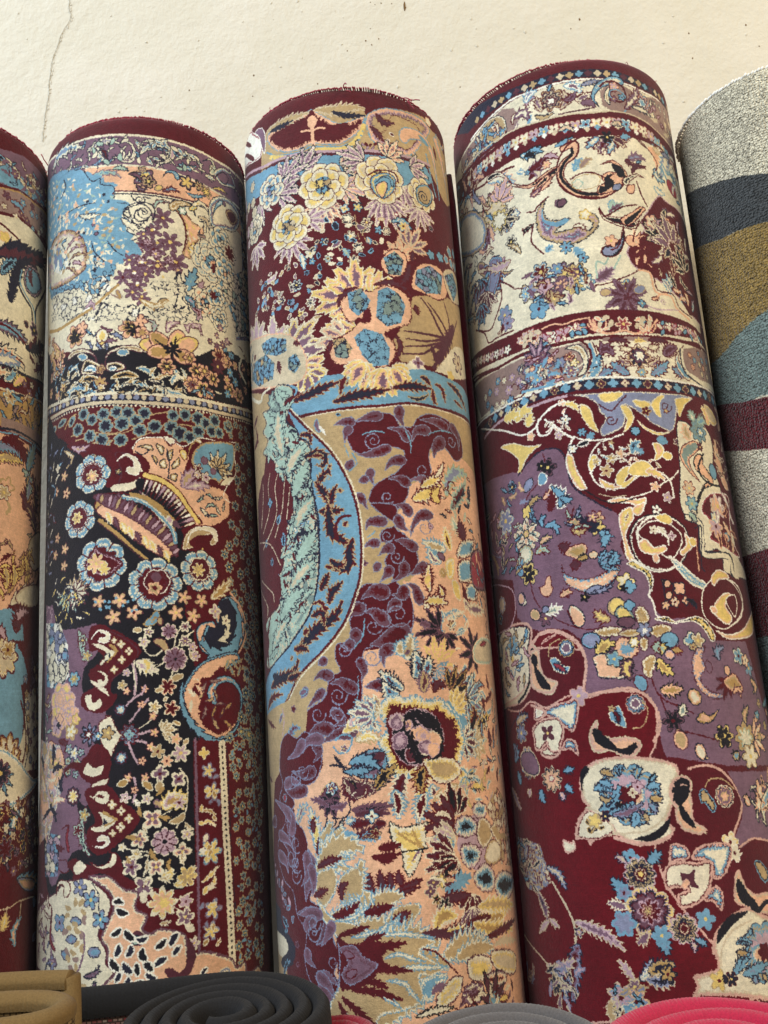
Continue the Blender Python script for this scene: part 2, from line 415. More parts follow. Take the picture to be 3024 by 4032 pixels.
TEXT[2] = '''
k U -1312,380 -1166,52 -710,154 -514,154 -291,175 -133,191 83,210 290,223 576,233 916,237 1149,208 1609,75 1806,263 1793,618 1007,576 725,573 424,551 149,532 -133,506 -358,473 -412,484 -509,592 -700,571 -1184,582
k P -421,489 -358,481 -133,514 149,540 424,559 725,581 1007,585 1793,618 1785,863 804,790 564,809 283,809 -68,790 -209,670 -357,607
k C -75,789 283,812 564,813 804,794 1813,866 1797,2049 1038,2268 135,2422 -1165,2083 -1173,1404 -133,1322
l C 24 -1166,52 -710,154 -514,154 -291,171 -133,188 83,207 290,219 576,229 916,234 1150,205 1725,138
l C 20 -358,473 -133,506 149,532 424,551 725,573 1007,576 1714,487
l D 14 -75,779 283,803 564,801 804,782
l N 13 -61,810 283,830 563,830 803,812
V N8C16L12G 163 7 -888,254 -740,171 -535,190 -395,247
x N8C14L/N8C12U y 8 60 -1014,212 -514,200 -412,435 -598,522
V N7C14G10U 100 6 -359,308 -226,249 -103,250 -31,284
V N7C14L10C 80 5 -242,294 -210,399 -133,470 -74,456
V N8B14T 51 4 -226,298 -163,360 -133,454
d N8C16U 99 -31,300 54,274 109,372 81,468 -3,448 12,384
V N7C14L 71 5 110,243 192,338 288,337
V N8C14L10U 127 6 150,420 233,318 358,269 428,336 412,437 314,454
d N8C14M 85 232,472 342,482 441,398 457,280
V N7C14L 86 5 469,424 589,324 715,343 745,446
V N7L14C 86 5 497,449 601,467 680,414
d N8C14S 88 748,329 857,263 902,341 852,416
V N7C14L 87 5 779,465 908,456
p N7C14L10U 0 891,380 1021,262 1175,258 1265,359 1137,417 990,464
l N 12 909,422 1019,314 1115,328 1060,427 970,424
x N7C12L/N7C12U y 10 61 1119,257 1670,106 1663,322 1225,435
V U8S12L10N 85 6 -357,615 -225,571 -75,591 -18,637
V N7S14O 70 6 -89,549 -17,542 53,579
f K8Q14U14L10Y 189,642 110 6 .35 20
V K8Q 70 5 52,611 135,628 175,706
f K7Q12T16K 230,687 77 5 .4 0
V K8Q12L 70 4 121,723 161,770 215,760
f K7T14U 176,571 45 5 .4 10
d N8L16C 71 354,625 396,561 467,554 495,612
v N7T14Y 62 283,762 352,721
V B8Q12L14C 84 5 351,776 436,729 507,745
f K8N12U10Y 583,619 86 5 .45 0
f K7N12T 708,609 64 5 .45 30
f Q8T14K14Y 791,641 73 6 .4 0
V N7L14T 63 5 566,721 656,740 772,689
V N7Y12T 50 4 865,567 988,516 1080,517
p L~26 -1006,301 -577,401 -412,476 -289,611 -201,617 -148,683 -68,735 -68,868 51,941 -5,1031 77,1097 36,1173 103,1237 76,1312 156,1420 62,1464 -7,1490 -62,1529 -105,1629 -222,1609 -350,1685 -579,1660 -926,1548 -1167,912 -1174,411
x C/C/C/S y 190 33 -1163,288 -469,527 -133,749 -47,902 8,1186 35,1402 -133,1565 -350,1640 -837,1526 -1054,807
x P8/C/T8 f 24 20 6 .5 -355,932 -104,785 8,1186 89,1389 -163,1530 -319,1314
f P7C10D -476,821 31 6 .3 0
f P7C10D -592,886 28 6 .3 0
f P7C10D -465,927 28 6 .3 0
f N8U -271,1079 25 6 .3 0
f N8U -239,1180 28 6 .3 0
V N7C20L 84 5 -426,940 -320,989 -208,993
l N 10 -286,1245 -254,1360 -163,1470
l N 10 -133,1277 -48,1395 7,1430
l N 10 -694,865 -505,849 -355,853 -256,865
l N 12 -648,482 -621,576 -699,653
V N7W14 41 4 -262,1435 -223,1519 -285,1535
p D14T26M16C -952,1091 -782,999 -567,1030 -406,1150 -335,1310 -343,1491 -458,1549 -627,1566 -930,1468
V D8M16C 56 4 -379,1174 -501,1165 -586,1226
V D8M16C 55 4 -344,1277 -461,1241 -563,1282
V D8T16C 55 4 -335,1371 -460,1318 -540,1352
V D8M16C 55 4 -351,1473 -459,1395 -540,1399
V D8T12C 55 4 -439,1539 -518,1437 -583,1414
V D8M14W 52 4 -748,1063 -660,1197 -608,1311
V N8L16C 101 4 -853,1108 -688,1122 -611,1123
n WCLG 58 -854,1076 -610,1170 -561,1391 -681,1437 -844,1335
l N 11 -661,1149 -609,1249 -620,1322 -681,1406
n CMTL 54 -1167,945 -853,1108 -838,1494 -1127,1355
l N 12 9,1001 92,943 187,926 254,1000 226,1064 145,1098 105,1036 146,974 200,1004
l N 12 -5,1015 64,1066 144,1160 91,1098 51,957
l N 11 79,833 119,896 201,894 187,848 241,860
l N 11 36,1157 144,1152 225,1111
p B8T12P~12 433,897 516,989 558,1088 570,1226 523,1362 610,1402 598,1281 692,1191 762,1040 650,1015 561,945
x C/Y y 22 31 558,1073 746,1014 676,1228 597,1344
l B 17 433,897 530,1017 564,1165 538,1327
d N9T16C10O 128 667,945 608,852 490,868 432,928
f N8S12W 532,929 48 6 .3 0
v N7Y14S 57 591,905 686,827
d N8C12T 63 698,983 764,976 761,1073
d N8H12T 63 712,1058 694,1127 759,1121
p N9C14L12U16C~8 817,923 823,742 942,609 1129,558 1321,601 1308,745 1165,891 1013,934 888,990
p D9T12D 1045,736 1123,662 1242,664 1253,742 1141,820
d N8L14W 73 855,875 917,733 1004,641
f N8U 1031,652 30 8 .1 0
n CLUGN 62 1343,363 1736,256 1725,1812 1149,2027 1356,1123
x N7C14L/N7C12G/N7C14M f 34 46 6 .25 1383,425 1747,329 1730,1645 1247,1909 1408,1095
f D8U26Q 348,1044 109 6 .6 10
V D8S14L 64 4 281,966 302,886 405,870
f D8U26Q 258,1178 100 6 .62 30
f D8U26Q 413,1275 111 6 .62 0
f D8U26Q 276,1369 108 6 .62 20
f D8U26Q 177,1328 83 6 .62 0
f D8U26Q 184,1221 64 6 .62 0
f D8U26Q 465,1466 117 6 .6 10
f D8U26Q 301,1526 102 6 .62 30
f D8U26Q 162,1503 101 6 .62 0
x D9Q9U12P/D9Q9M f 12 55 6 .5 143,1283 481,1371 491,1583 114,1616
f D8U26Q 194,1616 87 6 .62 20
f D8U26Q 101,1601 87 6 .62 20
f D8U26Q 6,1648 82 6 .62 0
f D8U26Q 127,1721 87 6 .62 0
f D8U26Q 86,1794 79 6 .62 20
f D8U26Q 165,1855 76 6 .62 0
f D8U26Q 61,1479 68 6 .62 0
x Y/W/Y f 14 12 5 .2 9,1032 488,995 478,1540 139,1870 6,1641
f Y 355,1043 17 5 .2 0
f Y 413,1273 17 5 .2 0
f Y 298,1527 19 5 .2 0
f Y 460,1462 18 5 .2 0
f Y 258,1175 15 5 .2 0
f W 168,1503 15 5 .2 0
f W 101,1607 15 5 .2 0
f W 127,1705 15 5 .2 0
l N 11 484,1552 461,1678 473,1797 444,1906 469,2006
l N 11 448,1635 491,1551 518,1637 575,1640 475,1675
l N 11 233,1718 299,1683 352,1723 420,1700 460,1738 378,1780 284,1819 351,1768 245,1747
l N 11 502,1746 559,1750 515,1804 556,1856
x N/N y 110 34 -876,1569 -420,1649 -192,1614 -76,1586 -133,1906 -221,2024 -865,1822
x N/N y 90 35 -222,1876 138,1927 599,1892 611,2010 269,2027 -221,2024
x C6/C f 20 17 5 .3 -732,1631 -222,1668 -222,1876 -790,1822
o N CCW 60 8 -350,1623 -133,1608 -91,1779 -222,1832 -316,1767
t O 19 30 -49,1724 -192,1837 -348,1923 -669,1974 -963,1888
t D 8 11 -77,1736 -207,1850 -365,1941 -723,1984
d H8O 54 -133,1773 -22,1845 -49,1769
V U8M 82 4 -348,1878 -284,1849 -252,1915
V O8C 81 4 139,1853 270,1924 363,1857
v N7T14 49 297,1878 377,1840
v N8S12 41 -348,1923 -339,1984
V N8L30S 152 4 544,1738 621,1568 654,1482
V D8M18U 98 3 679,1690 730,1584
B N6C26L8C 821,1350 200 9 NCLP
B N6C26L 963,1102 160 8 NCL
f N8C14C14B 1096,1154 118 7 .3 0
f B8B 873,1410 57 6 .5 0
B N6C26L 1036,1391 160 8 NCLP
B N6C26P 740,1796 140 8 NCPL
B N6C26L 900,1682 137 8 NLC
f B 845,1686 48 6 .5 0
B N6C26L 911,1895 119 7 NCL
V N8M14B 124 4 599,1877 674,1905 656,1985
V N8L14M 110 4 530,1771 615,1828 629,1870
o N CSLCC 57 8 906,1524 1670,990 1672,1772 1152,1993 1065,1745
k K~14 -1166,1972 -744,2291 -548,2280 -282,2274 -50,2266 135,2349 343,2372 678,2322 809,2231 1090,2172 1712,2171 1672,2572 1016,2710 667,2733 390,2740 2,2733 -280,2711 -521,2707 -870,2689 -1170,2588
k C~10 -509,2160 -314,2078 -221,2112 -133,2111 -50,2223 136,2263 213,2320 4,2286 -134,2300 -251,2309 -414,2244
p K~10 -526,2330 -450,2279 -282,2289 -206,2346 -220,2430 -345,2463 -506,2394
d D9C10T10U 80 -220,2458 -251,2353 -346,2290 -469,2274 -547,2310
d D9C10T10U 80 -148,2470 -134,2371 -50,2324 83,2319 161,2350
v N7C12L 81 -432,2313 -313,2369
v N7C12L 85 -50,2353 57,2361
p D8C10T10K -378,2427 -329,2366 -235,2413 -191,2463 -250,2525 -378,2499
v N7W12L 67 -361,2474 -281,2462 -220,2516
p D8C10T10K -134,2443 -24,2441 29,2502 -24,2527 -134,2514
v N7W12L 61 -120,2502 -51,2496
f D9T12D10O -191,2492 53 5 .3 0
v C8O12K 67 -447,2568 -312,2556 -191,2591
v C8O12K 66 -106,2589 29,2559 133,2592
f D9T12O -198,2619 74 7 .45 10
f D9C12T -190,2662 48 7 .45 10
V C8L14L 66 5 -38,2681 81,2633 210,2677
V C8L14L 68 5 -585,2632 -447,2611 -295,2658
V C8L14L 66 5 108,2506 198,2521 262,2591
V C9C10L 74 5 248,2663 338,2687 456,2720
V C8L14 58 5 299,2703 390,2712 524,2726
V C9C10 67 5 405,2625 473,2561 527,2597
V L8C12 60 4 -525,2447 -449,2410 -412,2505
V L8C12 54 4 -656,2583 -609,2524 -524,2520
x C8L/C8T/C8O V 22 54 -805,2388 -486,2429 -249,2695 -705,2684
x C8L/C8O/L8 V 14 52 -106,2589 210,2663 132,2740 -106,2716
x C8L/C8O V 12 55 237,2492 529,2496 525,2698 261,2719
f D9P24O16K|D -452,2117 122 6 .35 0
f K -470,2127 60 6 .7 10
f D9P20P|D -381,2062 68 5 .3 0
f D9P24O20K|D 71,2130 113 6 .35 0
f D9P24P|D 144,2067 70 5 .3 0
f K 97,2153 64 7 .7 10
f D9P24O|D 163,2176 67 5 .3 0
v D9Y20P 161 149,2277 265,2304 369,2370
v D9P20O 162 241,2175 318,2258 409,2352
v D9P20Y 177 481,2138 465,2243 422,2365
v D9Y20P 165 651,2195 534,2262 436,2363
v D9P20O 147 213,2364 317,2345 409,2366
v D9P20O 150 617,2364 518,2367 436,2363
f K 423,2321 81 7 .75 0
v K 22 266,2232 344,2300 423,2350
v K 22 452,2186 437,2276 423,2350
f D9P20O14K|D 368,2478 86 6 .35 0
f D9P20O14K|D 574,2372 68 6 .35 0
f D9P20O14K|D 644,2476 90 6 .35 0
f D9P20O14K|D 721,2460 69 6 .35 0
f D9P20O14Q|D 597,2615 89 6 .35 0
f D9P20Y14K|D 700,2640 95 6 .35 0
f D9P20O14K|D 817,2511 83 6 .35 0
f D9P20T14B|D 897,2266 98 6 .4 0
f B8D 874,2377 84 8 .4 0
f D9P20O14K|D 778,2667 55 6 .35 0
f D9P20O14K|D 1024,2559 84 6 .35 0
f D9P20O14K|D 1169,2573 86 6 .35 0
f D9P20O14K|D 994,2296 85 6 .35 0
f D9P20O14K|D -663,2259 82 6 .4 0
f D9P20O14K|D -742,2350 83 6 .4 0
v D9P16O 84 -856,2039 -718,2181 -661,2318
v D9P16O 85 -948,2124 -810,2267 -741,2380
x D9P16O/D9Y14P/D9P16K f 10 57 6 .4 -1039,1901 -618,2066 -607,2626 -920,2614
x D9P16O/N8L12/D9P16K f 16 51 6 .4 921,2137 1419,2265 1506,2548 978,2631
x D8U10M/D8Q10U f 16 42 6 .45 746,2127 968,1937 1047,2095 809,2231
x N8L14/N8G10L V 14 55 -314,2093 -162,2107 -105,2303 -282,2274
x N8G12L/D8U12 V 12 62 -148,2109 -23,2168 -23,2254 -133,2242
v D8C24Y 121 -177,2235 -180,2133
f D8Y -179,2249 27 4 .3 0
V D8S10M 81 4 254,2174 268,2086 216,2059
V D8M10C 95 4 372,2166 400,2075 482,2049
V D8M12C 96 4 565,2138 566,2064 670,2041 699,2109
l D 17 1047,2095 1204,2067 1335,2172 1184,2354 1268,2478
l C 29 1095,2077 1306,2057 1188,2291 1312,2400
l C 29 -1170,2588 -764,2666 -522,2685 -280,2708 -106,2720 132,2737 390,2747 667,2740 1016,2722 1697,2606
l N 51 -1169,2648 -762,2724 -521,2735 -280,2753 -106,2765 132,2782 389,2790 666,2784 1014,2770 1695,2669
g A8/G8 60 24 4 .1 -1169,2636 -762,2712 -521,2727 -280,2743 -106,2755 132,2772 389,2780 666,2775 1014,2758 1696,2653
l A 31 -1168,2716 -760,2775 -520,2778 -279,2791 -106,2803 131,2820 388,2828 665,2822 1012,2808 1694,2709
l N 11 -1168,2753 -759,2804 -520,2804 -279,2812 -106,2824 131,2841 388,2848 664,2844 1011,2830 1693,2733
l B 20 -1167,2783 -759,2826 -520,2828 -279,2830 -106,2842 131,2859 388,2865 664,2860 1010,2848 1692,2756
g C 37 10 4 .2 -1167,2768 -759,2812 -520,2814 -279,2819 -106,2831 131,2848 388,2853 664,2851 1010,2839 1693,2745
k B -1179,2799 -758,2833 -519,2835 -279,2839 -106,2852 131,2869 388,2873 664,2868 1009,2857 1718,2766 1243,6752 974,6709 1026,4990 966,3785 649,3413 128,3299 -277,3395 -555,3149 -1177,2918
l T 11 -497,3037 -278,3053 -52,3083 104,2997 233,2930 361,2897
l T 11 -441,3091 -219,3090 1,3087 130,3025
l T 10 78,3147 205,3096 360,3009 505,2998 660,3006
l O 13 -580,2947 -519,2878 -444,2853
f T6I20N -358,2871 62 7 .24 0
f T6I20N -271,2936 59 7 .24 30
f T6I20N -169,2903 64 7 .24 0
f T6I20N -52,2896 62 7 .24 0
f T6I20N 40,2911 64 7 .24 0
f T6I20N 175,2916 64 7 .24 0
f T6I20N -147,3010 71 7 .24 0
f T6I20N -6,3004 71 7 .24 0
f T6I20N 105,2983 64 7 .24 0
f T6I20N -416,2999 65 7 .24 0
f T6I20N -293,3078 64 7 .24 0
f T6I20N -183,3129 67 7 .24 0
f T6I20N -19,3147 64 7 .24 0
f T6I20N 136,3067 64 7 .24 0
f T6I20N 257,3033 67 7 .24 0
f T6I20N 413,2922 60 7 .24 0
f T6I20N 521,2904 63 7 .24 0
f T6I20N 398,3035 71 7 .24 0
f T6I20N 476,3084 79 7 .24 0
f T6I20N 558,3104 65 7 .24 0
f T6I20N 644,3036 68 7 .24 0
f T6I20N 647,2922 73 7 .24 0
f T6I20N 722,2953 66 7 .24 0
f T6I20N 820,2905 67 7 .24 0
f T6I20N 783,3013 64 7 .24 0
f T6I20N 985,2925 68 7 .24 0
f T6I20N 868,3010 59 7 .24 0
v T8I16N 81 -700,2901 -560,2867
v T8I16N 80 -518,2948 -462,2863
v T8I16N 82 -860,2911 -727,2893
x T7I16N10Y/T8I16N/T8I14N V 14 51 -278,3163 -79,3149 -106,3228 -277,3245
x T8I14N/T8I14N f 12 42 6 .4 967,2885 1453,2831 1503,2954 1002,3008
p K~8 -1022,2976 -697,3001 -516,3117 -372,3243 -134,3548 75,3593 177,3463 251,3571 486,3966 534,4175 486,4614 535,4741 555,4992 517,6639 -134,6578 -814,6584
p B8 -556,3107 -278,3149 -79,3203 102,3285 177,3436 101,3541 -53,3583 -134,3522 -218,3268 -372,3229
p B10P10P~8 77,3283 77,3215 129,3149 256,3123 371,3133 488,3194 554,3271 525,3371 495,3482 561,3559 736,3513 938,3551 971,3672 928,3790 637,3904 439,3702 201,3504 203,3369 128,3286
l W 10 77,3229 129,3149 256,3130 384,3139 501,3193 658,3098 848,3093 1089,3052
p B10W10C~8 332,3107 436,3136 395,3201 345,3162
p O8W10C 540,3273 599,3141 671,3159 657,3105 570,3158
l N 12 116,3217 166,3205 204,3246 153,3286 103,3257
p N8O8C~6 128,3204 217,3192 242,3247 166,3232
p N8O8C 268,3178 331,3218 317,3286 280,3246
p N8O8C 356,3258 408,3228 393,3325 355,3313
p N8O8C 393,3366 459,3293 465,3361 405,3406
p N8O8C 291,3342 342,3313 354,3394 303,3396
p N8O8C 229,3288 279,3314 266,3369
p N8O8C 392,3447 443,3445 429,3513 378,3489
l N 12 356,3230 374,3339 365,3489
p B8Y14C~6 460,3238 514,3220 540,3286 499,3318
p B10T16L~6 568,3270 656,3147 814,3093 1042,3071 1069,3196 1028,3335 925,3413 850,3496 801,3462 648,3468 580,3365
h N7C12O 838,3372 202 -60 7 170 67
h N7T10C 839,3343 122 -50 6 190 49
f Q10U 697,3296 40 7 .1 0
f Q10U 788,3380 35 7 .1 0
f D8C10B 636,3373 48 5 .4 0
f D8C14M 708,3447 59 5 .4 0
f D8C14M 620,3430 48 5 .4 0
V U8M16T 157 4 481,3565 536,3466 579,3393
V U8M16C 118 4 507,3563 632,3525 736,3527
v C10C 54 868,3493 1025,3393
l W 10 1088,3060 1057,3199 1072,3340 940,3495 899,3600 1013,3637
x N8C12O/N8S8C V 12 51 587,3638 797,3587 895,3684 856,3800 640,3756
x T8I14N/T8I14N f 150 53 6 .42 1101,3042 1380,2962 1348,4002 1239,5114 1163,5709 1028,5703 1123,4854 1116,4587 903,4364 877,4138 986,3781
p B10D8B -79,3258 26,3253 128,3313 164,3422 101,3527 -1,3561 -53,3530 -27,3425
d W8C 91 -53,3328 26,3280 102,3339 101,3433 38,3403
d C8C 91 127,3367 151,3476 63,3552 -93,3566
f N8T12C -40,3424 31 5 .5 0
t B 15 15 -246,3615 -2,3614 187,3730 321,3916 431,4151
p B10O14O -246,3721 -189,3622 -54,3636 124,3754 321,3903 420,4033 431,4151 343,4125 172,4005 -54,3848
l L 38 24,3656 174,3703 310,3824 396,3929 414,4034
l C 13 11,3655 174,3716 297,3837 384,3942 401,4034
p B8O~8 37,3643 322,3824 409,3955 411,3836 312,3705 125,3635
p K8Q~8 164,3489 263,3571 389,3623 504,3725 569,3802 500,3912 397,3902 323,3758 125,3622
x C12W/C10M V 14 83 176,3530 326,3598 504,3725 556,3816 410,3889 311,3745 188,3624
t B 65 52 164,3462 327,3517 453,3620 543,3750 638,3850
t Y 44 34 177,3463 327,3517 453,3620 543,3750 624,3851
x D10U/D10Q/D10M V 24 59 85 -54,3650 124,3728 321,3916 419,4073 368,4112 160,3952 -54,3769
x C8P/Y8P V 20 59 30 -147,3733 -2,3826 184,3966 344,4086 244,4098 23,3906
t O 33 18 -189,3834 -54,3952 72,4078 182,4174
p D10P10P~10 -231,3736 -161,3679 -54,3703 99,3819 259,3955 394,4099 367,4164 244,4137 97,4028 -54,3900 -175,3809
V C7Y 64 4 -139,3760 -100,3863
V D7Q 64 4 -78,3806 -41,3908
V Y8C 64 4 -18,3852 17,3952
V C7Y 64 4 40,3895 75,3995
V D7Q 64 4 98,3938 133,4037
V Y8C 64 4 155,3978 191,4077
V C7Y 64 4 212,4017 248,4115
V D7Q 64 4 270,4058 304,4156
V Y8C 64 4 326,4099 361,4197
p D9Q~6 -261,3612 -134,3602 24,3682 198,3796 346,3929 432,4073 418,4164 344,4073 197,3941 23,3814 -147,3720
v D6U 39 -207,3593 -227,3665
v D6T 39 -171,3607 -190,3678
v D6Q 39 -135,3620 -153,3691
v D6M 39 -92,3605 -124,3729
v D6U 39 -58,3616 -89,3740
v D6T 38 -11,3637 -68,3750
v D6Q 38 21,3656 -37,3769
v D6M 38 52,3675 -5,3787
v D6U 38 82,3693 26,3805
v D6T 38 112,3710 56,3823
v D6Q 38 148,3734 80,3839
v D6M 38 176,3755 107,3860
v D6U 38 205,3775 136,3881
v D6T 38 232,3796 163,3902
v D6Q 38 260,3816 191,3922
v D6M 38 297,3845 209,3936
v D6U 38 321,3870 232,3961
v D6T 38 344,3895 256,3986
v D6Q 38 367,3921 279,4012
v D6M 39 391,3946 302,4038
v D6U 39 421,3985 315,4054
v D6T 38 415,4031 354,4071
v D6Q 38 434,4061 371,4101
v D6M 38 451,4091 389,4131
l L 31 -2,3641 150,3689 285,3798 384,3916 414,4034
l C 10 -2,3634 152,3681 290,3790 389,3908 419,4026
l O 33 62,3625 200,3664 324,3744 411,3836
p K7K~6 126,3488 251,3544 401,3649 516,3765 569,3842 487,3913 411,3836 299,3718 163,3623 100,3567
d B7W 51 148,3627 201,3487
d Q6M 51 180,3642 234,3501
d B7C 51 211,3656 266,3515
d B7W 51 243,3670 299,3528
d Q6M 51 258,3675 346,3553
d B7C 51 285,3697 374,3574
d B7W 52 314,3719 402,3596
d Q6M 52 341,3742 430,3617
d B7C 52 355,3755 467,3651
d B7W 52 377,3782 490,3678
d Q6M 52 401,3810 515,3704
d B7C 52 423,3837 538,3731
d B7W 52 425,3845 568,3786
d Q6M 52 437,3879 580,3821
d B7C 52 448,3913 592,3855
t B 59 47 164,3462 327,3517 453,3620 543,3750 638,3850
t Y 44 34 177,3463 327,3517 453,3620 543,3750 624,3851
t O 31 18 -203,3825 -54,3952 72,4078 182,4180
l D 8 -217,3837 -67,3967 59,4093 170,4193
p B9C8T 470,4098 499,3965 581,3895 695,3872 802,3902 815,4009 750,4056 721,4018 753,3961 678,3981 632,4078 590,4080
V B7Y 52 4 620,4012 647,4064 659,4129
f N8L34C16B|N -992,3316 14 5 .1 0
f N7C10L28C14L10B12W8B|B -274,3416 175 7 .16 0
f B8D14B -274,3429 91 6 .15 0
f C8T14P -269,3437 60 7 .4 0
f D8Y -307,3444 23 5 .3 0
f N7C10L28C14L10B12W8B|B -400,3790 170 7 .16 20
f B8D14B -409,3775 90 6 .15 0
f C8Y14T -417,3774 57 6 .4 0
f N7C12L34C18L10B|B -195,4196 228 8 .16 10
p B10D12M8B -274,4083 -230,4030 -188,4080 -81,4130 -4,4200 -55,4260 -134,4304 -244,4280 -333,4192
f C8Y14P -230,4185 91 7 .55 0
f C8Y -161,4238 55 6 .55 0
f N7C12L34C18L10B|B 247,4386 227 9 .16 0
f W8B14D10B 260,4367 108 6 .12 0
f B8P14T 241,4418 70 5 .3 0
f B 241,4418 23 5 .3 0
f Q8 254,4329 43 4 .1 0
f N7C12L34C18L10B|B 627,4268 181 8 .16 10
f C8B14D10B 627,4255 101 6 .14 0
f C8Y14T 613,4262 64 7 .5 0
p B10C8T 470,4097 499,3964 581,3893 695,3871 802,3901 815,4008 750,4055 721,4017 753,3960 678,3980 632,4076 590,4079
p B10B 537,4042 593,3973 693,3965 691,4033 618,4091
d W8C 72 510,4069 553,3948 651,3902 770,3918 799,3996
f D8T12P -208,4500 65 5 .6 0
f D8T12P -37,4503 72 5 .6 20
f D8T12P -88,4636 72 5 .6 40
f D8T12P 75,4611 72 5 .6 0
f D8T12P 482,4498 68 5 .6 0
f D8T12P 634,4521 69 5 .6 20
f D8T12P 410,4624 73 5 .6 40
f D8T12P 557,4650 71 5 .6 0
f D8T12P -562,4014 57 5 .6 0
f D8T12P -569,4158 52 5 .6 0
f D8T12P -675,3901 52 5 .6 0
f D8T12P -710,4041 52 5 .6 0
f D8T12P -711,3485 53 5 .6 0
f D8T12P -549,3534 58 5 .6 0
f D8T12P -583,3377 53 5 .6 0
x L/L8/L f 12 15 5 .3 -272,4442 118,4500 117,4651 -160,4655
v O8L20O 75 153,4715 238,4669 251,4607
x N8L12C/N8G12L/N8C12T V 26 57 -1022,2975 -598,3110 -687,3394 -796,3645 -975,3533
x N8C12S/B8L/N8G V 22 56 -1005,3595 -734,3686 -809,4184 -961,4157
f C7C -690,3282 40 4 .5 0
V N8T12C 93 5 -598,3138 -476,3235 -553,3315
V D8M14T 93 4 -496,3133 -389,3183 -293,3159
h N8S10Y -517,4386 191 60 9 220 64
h N8T10C -462,4394 165 -30 9 200 56
h D8C12S -428,4398 140 30 8 240 51
f D8L14C -462,4407 51 6 .4 0
x N8Y14/N8Y10T/N8C V 30 51 -746,4234 -578,4248 -301,4566 -300,4629 -459,4674 -682,4621
p U~8 -768,4454 -658,4650 -476,4697 -330,4688 -215,4687 -214,4898 -328,5010 -357,5130 -326,5254 -160,5362 -134,5506 -239,5593 -212,5689 -134,5810 -211,5967 -321,6076 -411,6015 -348,6246 -263,6372 -438,6413 -539,6526 -726,6646 -841,5950 -869,5338 -952,4691
n UMUU 79 -917,4432 -738,4484 -760,4714 -902,4697
o N LWCGC 79 9 -908,4592 -613,4630 -510,4819 -489,5069 -602,5171 -841,5126
f N8G12C -611,4732 38 4 .2 45
f N8G12L -547,4903 45 4 .2 45
f N10L16S8O -437,5099 70 6 .35 0
f N8G12C -618,4908 38 4 .2 45
v N8C16 76 -700,4925 -648,5055
v N8C16 76 -607,4959 -544,5064
B M7P22Y -580,5271 150 7 MPPY
B M7P20P -503,5361 111 6 MPY
f M8P16M8P -601,5244 75 5 .25 0
f T8P20M|U -640,5449 100 5 .25 0
f U8P -598,5403 50 4 .3 0
f O8Y14P -417,5415 49 5 .3 0
f N -618,5451 30 4 .6 0
f T8O14C -466,5508 74 5 .4 0
V B8D12B 74 5 -615,5572 -517,5600 -535,5659
x N8S12G/N8C/B8T V 20 53 -876,5187 -744,5221 -733,5591 -857,5586
p B8P14P~8 -761,5565 -594,5621 -533,5742 -589,5858 -725,5855 -785,5710
f N8G10C -431,5676 61 5 .4 0
x N8S10T/N8S10G f 10 42 5 .4 -517,5600 -353,5657 -382,5843 -532,5837
V D8S12N 100 6 -392,4706 -359,4859 -328,4961
f B8S12D -352,4798 55 5 .5 0
f D8S12O -313,4926 55 5 .5 0
p B10B -271,4694 -160,4692 -108,4734 -56,4751 133,4924 -83,5128 -134,5208 -241,5176 -298,5074 -241,5018 -160,4976 -214,4898 -284,4891 -299,4791
p D8B -108,4746 115,4929 -95,5133 -147,5099 -19,4938 -108,4821
f T7C -25,4858 35 4 .5 0
f T7C 36,4918 35 4 .5 0
f T7C -20,4981 34 4 .5 0
f T7C -82,5055 34 4 .5 0
f T7C -82,4823 25 4 .5 0
d W7C 70 -270,4794 -214,4737 -134,4769 -147,4817 -201,4813
p B8C -285,4829 -187,4838 -121,4881 -57,4923 -134,4978 -187,5022 -200,4985 -147,4928 -228,4872
k N7C -160,4939 -121,4906 -108,4968 -160,4988
k O -44,4912 -82,4860 -134,4843 -70,4922 -147,4989 -134,5002
p B10B -269,5113 -284,5039 -187,5035 -108,5102 -108,5222 -58,5262 -134,5364 -240,5380 -356,5324 -356,5227 -241,5176
d B7C 74 -269,5089 -214,5057 -147,5099 -160,5158 -213,5130
p C8C -283,5124 -213,5154 -147,5207 -121,5257 -186,5216
p B8C~4 -334,5241 -268,5234 -254,5295 -200,5263 -173,5325 -240,5368 -311,5339
f N8B10L12C -33,5371 53 8 .2 0
p B8C~12 -160,5422 -108,5413 -58,5512 -10,5562 -59,5629 -109,5730 -160,5692 -199,5572 -213,5477
f K9N14G -288,5543 92 8 .5 0
f K8B -295,5542 49 8 .5 0
f W -295,5542 19 6 .3 0
f N7L12C -212,5560 36 4 .4 0
f N8O12T -134,5542 60 5 .4 0
f B9D14L8B 33,5565 87 8 .35 20
f L7S10L 33,5565 43 4 .5 0
f N8B10L12C -28,5736 55 8 .2 0
p B10B -309,5718 -239,5617 -134,5671 -109,5765 -134,5856 -238,5873
p B8C~4 -308,5776 -252,5733 -199,5783 -147,5763 -159,5832 -238,5838
l C 11 139,4875 187,4952 246,4961 307,4908
v D7T14 69 331,4934 296,4871 224,4843
l C 11 393,4887 406,4813 445,4751
l C 11 417,4912 456,4839 534,4790 561,4765
l C 11 377,5083 364,5132 327,5203
v C8T12 62 352,5168 463,5124
l C 11 233,5064 330,5008
f C8M16Q8U|D 397,4998 104 8 .25 0
f Q8K 397,4998 20 5 .1 0
f C8M14U|D 352,4773 70 7 .3 0
f C8C14M 152,4851 49 5 .5 0
f C8C10U 188,4773 47 5 .5 0
f C8C10U 483,4739 50 6 .45 0
f C8C10U 481,4852 55 6 .45 0
v C8T12 50 68,4753 140,4752
v D8T14 55 286,4721 274,4658
f C8M 544,4903 43 5 .45 0
v C8T 55 518,4940 568,5016
f C8M 569,4978 43 5 .45 0
V C9C12M 135 5 90,4995 162,5048 257,5090
